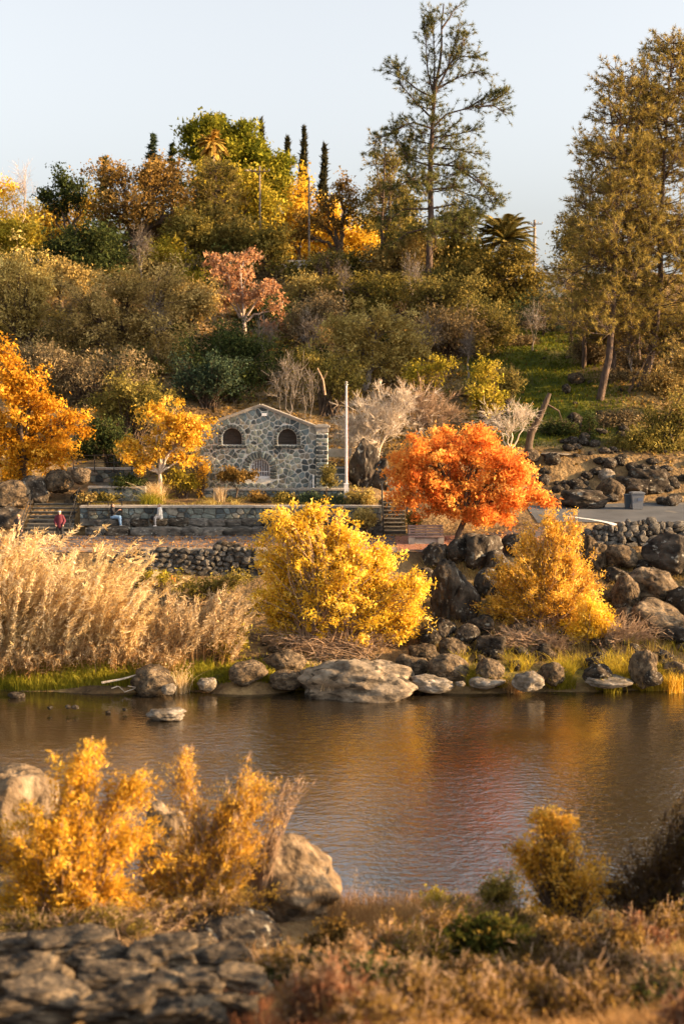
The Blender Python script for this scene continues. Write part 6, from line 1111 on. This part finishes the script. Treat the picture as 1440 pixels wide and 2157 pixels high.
plant('orange_shrub', 'leafy bush with sunlit orange top in the right foreground', SH, 33.0, (1185, 1960), [(1160, 1735, 46, 36), (1140, 1715, 28, 22), (1195, 1740, 26, 24), (1165, 1790, 72, 40), (1215, 1850, 90, 52), (1110, 1820, 48, 38), (1180, 1900, 84, 40), (1090, 1790, 26, 18)], 'amber', 11000, (.09, .05), 230, .10, .06, style='shrub', spread=.3, bark=BARK, rough=.26, twig=2)
plant('dull_shrub', 'small dull yellow bush low in the foreground near the water', SH, 34.8, (935, 1955), [(915, 1905, 42, 40), (960, 1915, 30, 30)], 'yellowgreen', 3600, (.08, .03), 80, .09, .04, style='shrub', spread=.3, updir=.8)
plant('dull_shrub', 'olive-brown bush between the small dull bush and the orange-topped bush', SH, 34.4, (1050, 1940), [(1060, 1868, 36, 36), (1035, 1890, 40, 32)], 'olive', 4000, (.08, .035), 80, .09, .04, style='shrub', spread=.3)
plant('willow_thicket', 'dark leafless willow thicket at the right edge of the near bank', SH, 33, (1390, 1980), [(1400, 1820, 60, 80), (1340, 1850, 50, 60), (1440, 1760, 40, 80), (1390, 1900, 90, 50), (1290, 1880, 40, 40)], 'darkwillow', ncl=330, trunk=.04, twig=5, bark=BARK, sig=.11, style='shrub', spread=.45, updir=.7, n=9000, leaf=(.09, .03))
plant('bramble', 'green bramble patch with reddish leaves in the right foreground', SH, 29.0, (1020, 2090), [(1010, 1975, 74, 40), (1085, 1990, 64, 40), (945, 2025, 66, 40), (1040, 2040, 96, 40), (1000, 2070, 80, 30)], 'bramble', 12000, (.13, .10), 190, .13, .035, style='shrub', spread=.8, twig=2)
plant('bramble', 'rusty bramble clump right of the large tan boulder', SH, 31.6, (715, 2040), [(700, 1975, 46, 30), (740, 1985, 40, 34), (680, 2005, 44, 26)], 'rust', 5200, (.09, .06), 110, .10, .03, style='shrub', spread=.7, twig=2)
plant('bramble', 'dark green bramble mat below the rusty clump', SH, 28.8, (720, 2090), [(690, 2045, 60, 24), (770, 2040, 60, 26), (640, 2070, 40, 20)], 'dark', 6200, (.10, .07), 120, .11, .03, style='shrub', spread=.8)
plant('bramble', 'small olive bush at the bottom edge beside the red grass', SH, 26.2, (500, 2150), [(490, 2105, 36, 22), (530, 2100, 30, 20)], 'bramble', 2800, (.08, .055), 60, .09, .03, style='shrub', spread=.6)
plant('bramble', 'brown-leaved bramble mound in front of the willow thicket', SH, 28.4, (1180, 2080), [(1200, 1980, 70, 34), (1290, 1975, 60, 30), (1150, 2020, 60, 30)], 'rust', 5600, (.09, .055), 150, .11, .035, style='shrub', spread=.8, twig=5)
for lb, Y_, bs, lobes, nn, pal in (('tangled tan bramble canes in the bottom right corner', 27.2, (1330, 2130), [(1260, 2055, 90, 34), (1370, 2040, 90, 40), (1300, 2085, 110, 34)], 2600, 'drygrass'), ('curled dry stems along the bottom edge right of centre', 25.6, (1120, 2160), [(1120, 2105, 110, 30), (1240, 2125, 90, 26)], 2000, 'drygrass'), ('dry brown weed stalks at the bottom centre', 26.6, (880, 2140), [(870, 2075, 70, 40), (960, 2100, 70, 34)], 1800, 'tan'), ('reddish weed stems left of the bottom centre', 26.0, (600, 2160), [(560, 2090, 60, 36), (650, 2085, 70, 40), (720, 2110, 60, 30)], 3800, 'redgrass')):
    plant('bare_shrub', lb, SH, Y_, bs, lobes, pal, nn, (.07, .028), 240, .09, .022, style='shrub', spread=.9, twig=4, bark=TWIG, updir=.3)
for lb, Y_, bs, lobes, nn, pal, lf in (('large rust-brown tangled shrub between the bramble and the near water', 31.0, (880, 2010), [(850, 1975, 80, 40), (930, 1960, 70, 36), (800, 2000, 60, 30)], 7000, 'rust', (.08, .035)), ('dark rust shrub in front of the willow thicket on the right', 30.0, (1360, 2060), [(1330, 1990, 90, 44), (1420, 1960, 70, 56), (1270, 2010, 70, 34)], 8000, 'rust', (.08, .04)), ('brown-green bramble bank in the middle of the right foreground', 27.8, (1080, 2120), [(1060, 2060, 100, 36), (1170, 2065, 90, 34), (960, 2080, 80, 34)], 9000, 'darkgold', (.08, .055)), ('rusty low shrub at the bottom edge right of the red grass', 25.2, (820, 2160), [(800, 2110, 90, 34), (900, 2125, 80, 30)], 6500, 'rust', (.07, .04)), ('tall brown weeds at the near water left of the orange-topped shrub', 33.4, (1000, 1980), [(990, 1935, 80, 34), (1080, 1930, 60, 30), (900, 1945, 60, 28)], 5000, 'darkgold', (.08, .03))):
    plant('tangled_shrub', lb, SH, Y_, bs, lobes, pal, nn, lf, 260, .11, .025, style='shrub', spread=.8, twig=4, bark=TWIG, updir=.3, rough=.3)
trg = np.random.default_rng(808); pals = ('rust', 'darkgold', 'darkwillow', 'rust', 'redgrass', 'drygrass', 'dark')
for i_ in range(34):
    px = 610 + (i_ * 137) % 860 + trg.uniform(-30, 30); row = 2010 + (i_ * 53) % 190 if px > 760 else 2080 + (i_ * 31) % 100; q = hit(px, row); k_ = 28.0 / q[1] * trg.uniform(.7, 1.5)
    if 880 < px < 1140 and row < 2085: continue
    plant('tangled_shrub', ('rusty', 'dull gold', 'leafless dark', 'rusty', 'reddish', 'straw-coloured', 'dark green')[i_ % 7] + ' knee-high tangle of stems and leaves in the bottom right foreground', SH, q[1], (px, row), [(px - 40, row - 34 * k_, 56, 34 * k_), (px + 40, row - 28 * k_, 56, 32 * k_), (px, row - 58 * k_, 34, 26 * k_)], pals[i_ % 7], 3000, (.075, .036), 130, .10, .022, style='shrub', spread=.7, twig=4, bark=TWIG, updir=.3, rough=.35, group='tangled dry shrubs across the bottom right foreground')
def zone(n, x0, x1, r0, r1, seed):
    rg = np.random.default_rng(seed); return np.array([hit(a, b) for a, b in zip(rg.uniform(x0, x1, n), rg.uniform(r0, r1, n))])
def spread_zone(n, x0, x1, r0, r1, seed):
    rg = np.random.default_rng(seed); base = zone(900, x0, x1, r0, r1, seed); p = base[rg.integers(0, 900, n)] + rg.normal(size=(n, 3)) * np.array([.10, .12, 0]); return p
grass_patch('tan_dry_grass', 'matted tan dry grass across the bottom right foreground', spread_zone(9000, 1060, 1480, 2020, 2230, 51), .34, .013, 'drygrass', (-.35, 0, 0), 51, 1.3, 4)
grass_patch('pale_dry_grass', 'pale dry grass at the bottom centre of the foreground', spread_zone(4500, 720, 1080, 2070, 2230, 52), .32, .013, 'drygrass', (-.1, 0, 0), 52, .9, 4)
grass_patch('red_dry_grass', 'reddish dry grass along the bottom edge left of centre', spread_zone(6500, 440, 800, 2105, 2240, 53), .36, .013, 'redgrass', (.1, 0, 0), 53, .8, 4)
grass_patch('waterside_grass', 'thin brown grass by the near water between the tan boulder and the bushes', spread_zone(5500, 700, 1010, 1915, 2010, 54), .62, .014, 'drygrass', (.05, 0, 0), 54, .6, 4)
grass_patch('shaded_grass', 'dim dry grass under the willow thicket on the right', spread_zone(7000, 1000, 1480, 1930, 2060, 55), .45, .015, 'tan', (-.1, 0, 0), 55, .8, 4)
grass_patch('ledge_grass', 'sparse brown grass between the rock ledges at the bottom left', spread_zone(2600, -20, 600, 1985, 2160, 56), .25, .014, 'drygrass', (0, 0, 0), 56, .8, 4)
for i_, (px, row, hh, lb) in enumerate(((735, 1900, 1.3, 'two plumed reed stalks leaning over the water right of the tan boulder'), (1175, 1990, .9, 'pale fluffy seed heads standing in the bramble on the right'), (870, 2080, .9, 'pale dry seed stalks at the bottom centre'), (285, 1995, .45, 'small pale dry flower clump on the rock ledges'))):
    q = hit(px, row + 40); reeds(lb, q[1], (px - 12, px + 12, row + 40), (5, 26, 16, 20)[i_], hh, (.28 if i_ == 0 else .05, 0, 0), 'tanreed', plume=.3, seed=60 + i_, W=.012, nl=26, dY=.15, name='seed_stalks', pl=(.07, .014))
# unseen oaks added just outside the right edge to shade the foreground
for i_, (x, y, hgt) in enumerate(((14.5, 25.2, 5.4), (10.4, 32.4, 2.9))):
    B = np.array([x, y, Hs(x, y)]); s = S(y); px = CX + x / s; cy = lambda z: CY - math.tan(math.atan2(z - CAM[2], y) + PITCH) * F_PX
    zc = B[2] + hgt * .55
    plant('shade_oak', 'unseen bushy oak added beyond the right edge to shade the near bank', TR, y, (px, cy(B[2])), [(px - 120, cy(zc), 150, 200), (px + 160, cy(zc + .3), 170, 220), (px, cy(zc + 1.0), 190, 180), (px + 20, cy(zc - 1.1), 260, 130)], 'olive', 9000, (.20, .13), 130, .34, .22, group='unseen shade oaks beyond the right edge of the near bank')
# ------------------------------------------------------------------ people
def remeshed(name, parts, mat, parent, voxel, smooth_it=4, loc=(0, 0, 0)):
    """parts: list of ('t', points, radii) tubes with round ends and ('e', centre, radii) ellipsoids, fused into one surface"""
    b = MB(); v, f = ico(3)
    for p in parts:
        if p[0] == 't':
            P = np.array(p[1], float); r = np.array(p[2], float); sc = np.array(p[3]) if len(p) > 3 else np.ones(3)
            K = max(4, int(np.linalg.norm(np.diff(P, axis=0), axis=1).sum() / (r.min() * .45)));
            d = np.r_[0, np.cumsum(np.linalg.norm(np.diff(P, axis=0), axis=1))]; tt = np.linspace(0, d[-1], min(K, 26)); Q = np.stack([np.interp(tt, d, P[:, i]) for i in range(3)], 1); R_ = np.interp(tt, d, r)
            for q, rr in zip(Q, R_): b.add(v * rr * sc + q, f)
        else: b.add(v * np.array(p[2]) + np.array(p[1]), f)
    o = obj(name, b.mesh(name, mat), parent, loc)
    m = o.modifiers.new('fuse', 'REMESH'); m.mode = 'VOXEL'; m.voxel_size = voxel; m.use_smooth_shade = True
    s_ = o.modifiers.new('soft', 'SMOOTH'); s_.iterations = smooth_it; s_.factor = .5
    dg = bpy.context.evaluated_depsgraph_get(); dg.update(); me = bpy.data.meshes.new_from_object(o.evaluated_get(dg)); old = o.data; o.modifiers.clear(); me.name = name; o.data = me
    if not me.materials: me.materials.append(mat)
    bpy.data.meshes.remove(old); return o
SKIN = noisemat('skin', [(.36, .20, .14), (.45, .26, .185), (.52, .32, .23)], 8, bump=.05, rough=.55)
def hand(wr, d, up, side):
    """palm and five fingers in a relaxed curl, starting at the wrist, pointing along d"""
    wr, d, up = [np.array(q, float) for q in (wr, d, up)]; d = d / np.linalg.norm(d); s = np.cross(d, up); s /= np.linalg.norm(s); up = np.cross(s, d); out = [('t', [wr, wr + d * .05, wr + d * .085], [.026, .03, .028], (1, .8, 1))]
    for i, ln in enumerate((.062, .072, .068, .052)):
        o = wr + d * .085 + s * (i - 1.5) * .019 * side; out.append(('t', [o, o + d * ln * .5 - up * .008, o + d * ln * .85 - up * .03, o + d * ln * .8 - up * .05], [.0105, .0095, .009, .008]))
    o = wr + d * .03 - s * .028 * side; out.append(('t', [o, o - s * .022 * side + d * .022 - up * .012, o - s * .02 * side + d * .05 - up * .03], [.013, .011, .009])); return out
def head(c, face, r=1.0):
    c = np.array(c, float); f_ = np.array(face, float); f_ /= np.linalg.norm(f_); s = np.cross(f_, [0, 0, 1.0]); k = r
    return [('e', c, (.078 * k, .078 * k, .112 * k)), ('e', c + f_ * .022 * k + np.array([0, 0, .01]), (.074 * k, .074 * k, .095 * k)), ('e', c + f_ * .045 * k - np.array([0, 0, .07 * k]), (.042 * k, .042 * k, .04 * k)),
            ('t', [c + f_ * .088 * k + np.array([0, 0, .02]), c + f_ * .112 * k - np.array([0, 0, .018])], [.010, .015]), ('e', c + s * .08 * k - np.array([0, 0, .005]), (.014, .018, .03)), ('e', c - s * .08 * k - np.array([0, 0, .005]), (.014, .018, .03)), ('e', c + f_ * .088 * k - np.array([0, 0, .052]), (.02, .02, .008))]
def face_bits(c, face, parent, hair=None, hairparts=None):
    c = np.array(c, float); f_ = np.array(face, float); f_ /= np.linalg.norm(f_); s = np.cross(f_, [0, 0, 1.0])
    for sg in (-1, 1):
        b = MB(); v, f = ico(2); b.add(v * .0125 + c + f_ * .087 + s * .031 * sg + np.array([0, 0, .012]), f); obj('eye', b.mesh('eye', rgbmat('eye_dark', (.03, .02, .018), .3)), parent)
    b = MB(); b.tubes([c + f_ * .101 - s * .022 + np.array([0, 0, -.05]), c + f_ * .106 + np.array([0, 0, -.053]), c + f_ * .101 + s * .022 + np.array([0, 0, -.05])], [.004, .006, .004], 6); obj('mouth', b.mesh('mouth', rgbmat('lips', (.32, .11, .09), .5)), parent)
    if hairparts: remeshed('hair', hairparts, hair, parent, .014)
MAROON = rgbmat('maroon_cloth', (.115, .018, .032), .85); BLACKC = rgbmat('black_cloth', (.014, .014, .017), .9); JEANS = rgbmat('light_denim', (.19, .31, .47), .85); CREAM = rgbmat('cream_knit', (.50, .44, .36), .9); GREYC = rgbmat('pale_grey_cloth', (.42, .42, .46), .9)
SHOE = rgbmat('dark_shoe', (.03, .025, .022), .6); PSHOE = rgbmat('pale_shoe', (.5, .46, .42), .6); DHAIR = rgbmat('dark_hair', (.035, .018, .012), .6); GHAIR = rgbmat('brown_grey_hair', (.22, .14, .085), .6)
# standing man
q = hit(127, 1138); M = thing('person', 'standing man in maroon jacket, black trousers and pale cap with hands at his pockets', 'person', q)
hc = (0, -.02, 1.585)
remeshed('body', [('t', [(0, 0, .93), (0, 0, 1.1), (0, 0, 1.32), (0, 0, 1.40)], [.15, .145, .17, .12], (1, .66, 1)), ('t', [(0, 0, 1.38), (0, -.01, 1.5)], [.062, .055])] + head(hc, (.15, -1, 0)) +
         [('t', [(s * .09, 0, .93), (s * .11, -.01, .5), (s * .115, .02, .09)], [.095, .06, .042]) for s in (-1, 1)] + [('t', [(s * .115, .03, .05), (s * .135, -.15, .035)], [.045, .036]) for s in (-1, 1)] +
         [('t', [(s * .18, 0, 1.38), (s * .275, .03, 1.12), (s * .215, -.11, .93)], [.058, .045, .032]) for s in (-1, 1)] + sum([hand((s * .215, -.11, .93), (-s * .25, -.1, -1), (0, -1, .1), s) for s in (-1, 1)], []), SKIN, M, .0125)
remeshed('jacket', [('t', [(0, 0, .86), (0, 0, 1.1), (0, 0, 1.33), (0, 0, 1.42)], [.205, .195, .205, .13], (1, .68, 1)), ('t', [(0, .0, 1.42), (0, -.005, 1.475)], [.09, .08])] + [('t', [(s * .17, 0, 1.385), (s * .285, .03, 1.12), (s * .222, -.10, .955)], [.085, .072, .056]) for s in (-1, 1)], MAROON, M, .016)
remeshed('trousers', [('t', [(0, 0, .96), (0, 0, .88)], [.165, .17], (1, .68, 1))] + [('t', [(s * .095, 0, .90), (s * .115, -.01, .5), (s * .12, .02, .10)], [.118, .09, .075]) for s in (-1, 1)], BLACKC, M, .016)
for s in (-1, 1): remeshed('shoe', [('t', [(s * .118, .05, .055), (s * .125, -.05, .05), (s * .138, -.17, .04)], [.055, .052, .045])], SHOE, M, .014)
face_bits(hc, (.15, -1, 0), M, GHAIR, [('e', (hc[0], hc[1] + .03, hc[2] + .02), (.083, .075, .09))])
remeshed('cap', [('e', (0, -.005, 1.655), (.096, .10, .062)), ('t', [(.02, -.08, 1.65), (.03, -.15, 1.64)], [.018, .012], (3.6, 1, .7))], rgbmat('cap_cloth', (.36, .38, .44), .9), M, .012)
# seated woman in black with a phone
SZ = 6.47; q = np.array([at(243, 1095, 83.55)[0] - .12, 83.6, SZ]); Wn = thing('person', 'seated dark-haired woman in black top and light blue jeans holding up a phone', 'person', q)
hc = (-.02, .0, .76); fc = (1, -.25, -.05)
remeshed('body', [('t', [(0, 0, .10), (-.02, 0, .35), (-.03, 0, .54)], [.15, .13, .14], (.8, 1, 1)), ('t', [(-.03, 0, .56), (-.02, 0, .67)], [.055, .05])] + head(hc, fc, .96) +
         [('t', [(.02, s * .09, .09), (.40, s * .10 - .12, .08), (.46, s * .10 - .12, -.38)], [.09, .062, .042]) for s in (-1, 1)] + [('t', [(.46, s * .1 - .12, -.40), (.60, s * .1 - .14, -.42)], [.042, .034]) for s in (-1, 1)] +
         [('t', [(-.03, s * .16, .52), (.10, s * .19 - .03, .32), (.33, s * .07 - .05, .50)], [.052, .042, .03]) for s in (-1, 1)] + sum([hand((.33, s * .07 - .05, .50), (1, -s * .3, .35), (0, 0, 1), s) for s in (-1, 1)], []), SKIN, Wn, .0125)
remeshed('top', [('t', [(0, 0, .06), (-.02, 0, .35), (-.03, 0, .55)], [.185, .168, .165], (.82, 1, 1)), ('t', [(-.03, 0, .57), (-.025, 0, .61)], [.08, .07])] + [('t', [(-.03, s * .16, .52), (.10, s * .195 - .03, .32), (.29, s * .08 - .05, .47)], [.075, .062, .05]) for s in (-1, 1)], BLACKC, Wn, .016)
remeshed('jeans', [('t', [(0, -.05, .07), (0, .05, .07)], [.16, .16], (1, 1, .8))] + [('t', [(.02, s * .09, .085), (.40, s * .1 - .12, .08), (.455, s * .1 - .12, -.33)], [.115, .09, .07]) for s in (-1, 1)], JEANS, Wn, .016)
for s in (-1, 1): remeshed('shoe', [('t', [(.44, s * .1 - .12, -.41), (.52, s * .1 - .13, -.415), (.62, s * .1 - .14, -.425)], [.05, .048, .038])], PSHOE, Wn, .014)
face_bits(hc, fc, Wn, DHAIR, [('e', (hc[0] - .03, hc[1] + .015, hc[2] + .03), (.09, .095, .10)), ('t', [(hc[0] - .07, .03, hc[2] + .02), (hc[0] - .11, .04, hc[2] - .10)], [.055, .035])])
b = MB(); b.box((0, 0, 0), (.012, .075, .15), M=Matrix.Rotation(.25, 4, 'Y')); b.box((-.008, 0, .002), (.002, .066, .135), M=Matrix.Rotation(.25, 4, 'Y')); tag(obj('phone', b.mesh('phone', rgbmat('phone_black', (.015, .015, .018), .3)), None, q + np.array([.45, -.05, .57])), 'dark phone held up by the seated woman in black', 'phone')
# seated woman in cream cardigan
q = np.array([at(334, 1095, 83.55)[0] + .06, 83.6, SZ]); Wn = thing('person', 'seated woman with short brown hair in a cream cardigan facing left', 'person', q)
hc = (-.02, -.02, .74); fc = (-1, -.35, -.05)
remeshed('body', [('t', [(0, 0, .10), (.02, 0, .33), (.01, 0, .52)], [.155, .14, .14], (.8, 1, 1)), ('t', [(.0, 0, .54), (-.01, -.01, .65)], [.055, .05])] + head(hc, fc, .96) +
         [('t', [(-.02, s * .09, .09), (-.24, s * .09 - .18, .06), (-.22, s * .09 - .2, -.36)], [.09, .06, .042]) for s in (-1, 1)] + [('t', [(-.22, s * .09 - .2, -.40), (-.30, s * .09 - .31, -.42)], [.042, .034]) for s in (-1, 1)] +
         [('t', [(.01, s * .16, .50), (-.02, s * .21 - .03, .25), (-.22, s * .08 - .14, .16)], [.052, .042, .03]) for s in (-1, 1)] + sum([hand((-.22, s * .08 - .14, .16), (-1, -.2, -.4), (0, 0, 1), -s) for s in (-1, 1)], []), SKIN, Wn, .0125)
remeshed('blouse', [('t', [(-.03, -.02, .10), (-.01, -.02, .35), (-.01, -.01, .53)], [.165, .15, .145], (.82, 1, 1))], GREYC, Wn, .016)
remeshed('cardigan', [('t', [(.05, .02, .02), (.05, .02, .33), (.03, .02, .53)], [.19, .17, .15], (.8, 1, 1))] + [('t', [(.02, s * .16, .51), (-.01, s * .215 - .03, .25), (-.18, s * .09 - .13, .175)], [.075, .065, .05]) for s in (-1, 1)], CREAM, Wn, .016)
remeshed('trousers', [('t', [(0, -.05, .07), (0, .05, .07)], [.155, .155], (1, 1, .8))] + [('t', [(-.02, s * .09, .085), (-.24, s * .09 - .18, .07), (-.22, s * .09 - .2, -.32)], [.11, .085, .066]) for s in (-1, 1)], rgbmat('beige_cloth', (.26, .23, .21), .9), Wn, .016)
for s in (-1, 1): remeshed('shoe', [('t', [(-.21, s * .09 - .19, -.41), (-.26, s * .09 - .25, -.415), (-.31, s * .09 - .32, -.425)], [.05, .046, .038])], PSHOE, Wn, .014)
face_bits(hc, fc, Wn, GHAIR, [('e', (hc[0] + .03, hc[1] + .015, hc[2] + .03), (.09, .095, .10)), ('e', (hc[0] + .05, hc[1] + .02, hc[2] - .03), (.06, .075, .07))])
hb = thing('handbag', 'black handbag held on the lap of the woman in the cream cardigan', 'handbag', q + np.array([-.34, -.2, .02])); b = MB(); v, f = rock_arrays(5, 3, planes=4, amp=.01, box=1); b.add(v * np.array([.21, .12, .16]) + np.array([0, 0, .03]), f); obj('bag_body', b.mesh('bag_body', BLACKC, smooth_=True), hb)
t = np.linspace(0, math.pi, 9); b = MB(); b.tubes(np.stack([.08 * np.cos(t), 0 * t, .12 + .11 * np.sin(t)], 1), np.full(9, .010), 6); obj('bag_handle', b.mesh('bag_handle', BLACKC), hb)
# person at the left edge, mostly behind the reeds
q = hit(40, 1146); Lp = thing('person', 'person in dark coat and tan hat at the left edge, half hidden by reed plumes', 'person', q); hc = (0, -.02, 1.55)
remeshed('body', [('t', [(0, 0, .92), (0, 0, 1.1), (0, 0, 1.3), (0, 0, 1.38)], [.15, .14, .16, .11], (1, .66, 1)), ('t', [(0, 0, 1.36), (0, -.01, 1.47)], [.06, .053])] + head(hc, (.6, -1, 0)) + [('t', [(s * .09, 0, .92), (s * .1, 0, .5), (s * .1, .02, .09)], [.095, .06, .042]) for s in (-1, 1)] + [('t', [(s * .1, .03, .05), (s * .11, -.15, .035)], [.045, .036]) for s in (-1, 1)] +
         [('t', [(s * .18, 0, 1.36), (s * .22, .02, 1.1), (s * .2, -.06, .84)], [.055, .043, .03]) for s in (-1, 1)] + sum([hand((s * .2, -.06, .84), (0, -.1, -1), (0, -1, .1), s) for s in (-1, 1)], []), SKIN, Lp, .013)
remeshed('coat', [('t', [(0, 0, .80), (0, 0, 1.1), (0, 0, 1.3), (0, 0, 1.4)], [.2, .185, .195, .12], (1, .68, 1))] + [('t', [(s * .17, 0, 1.365), (s * .23, .02, 1.1), (s * .205, -.055, .88)], [.08, .068, .055]) for s in (-1, 1)], rgbmat('dark_coat', (.035, .03, .032), .9), Lp, .016)
remeshed('trousers', [('t', [(0, 0, .94), (0, 0, .87)], [.16, .165], (1, .68, 1))] + [('t', [(s * .095, 0, .90), (s * .105, 0, .5), (s * .105, .02, .10)], [.115, .088, .073]) for s in (-1, 1)], BLACKC, Lp, .016)
for s in (-1, 1): remeshed('shoe', [('t', [(s * .1, .05, .055), (s * .105, -.05, .05), (s * .112, -.17, .04)], [.055, .052, .045])], SHOE, Lp, .014)
face_bits(hc, (.6, -1, 0), Lp, GHAIR, [('e', (hc[0] - .02, hc[1] + .03, hc[2] + .01), (.083, .08, .095))])
b = MB(); b.lathe(hc, [(.085, .05), (.17, .052), (.175, .06), (.092, .072), (.088, .13), (.06, .155), (0, .16)], 18); obj('hat', b.mesh('hat', rgbmat('tan_hat', (.42, .27, .14), .85), smooth_=True), Lp)
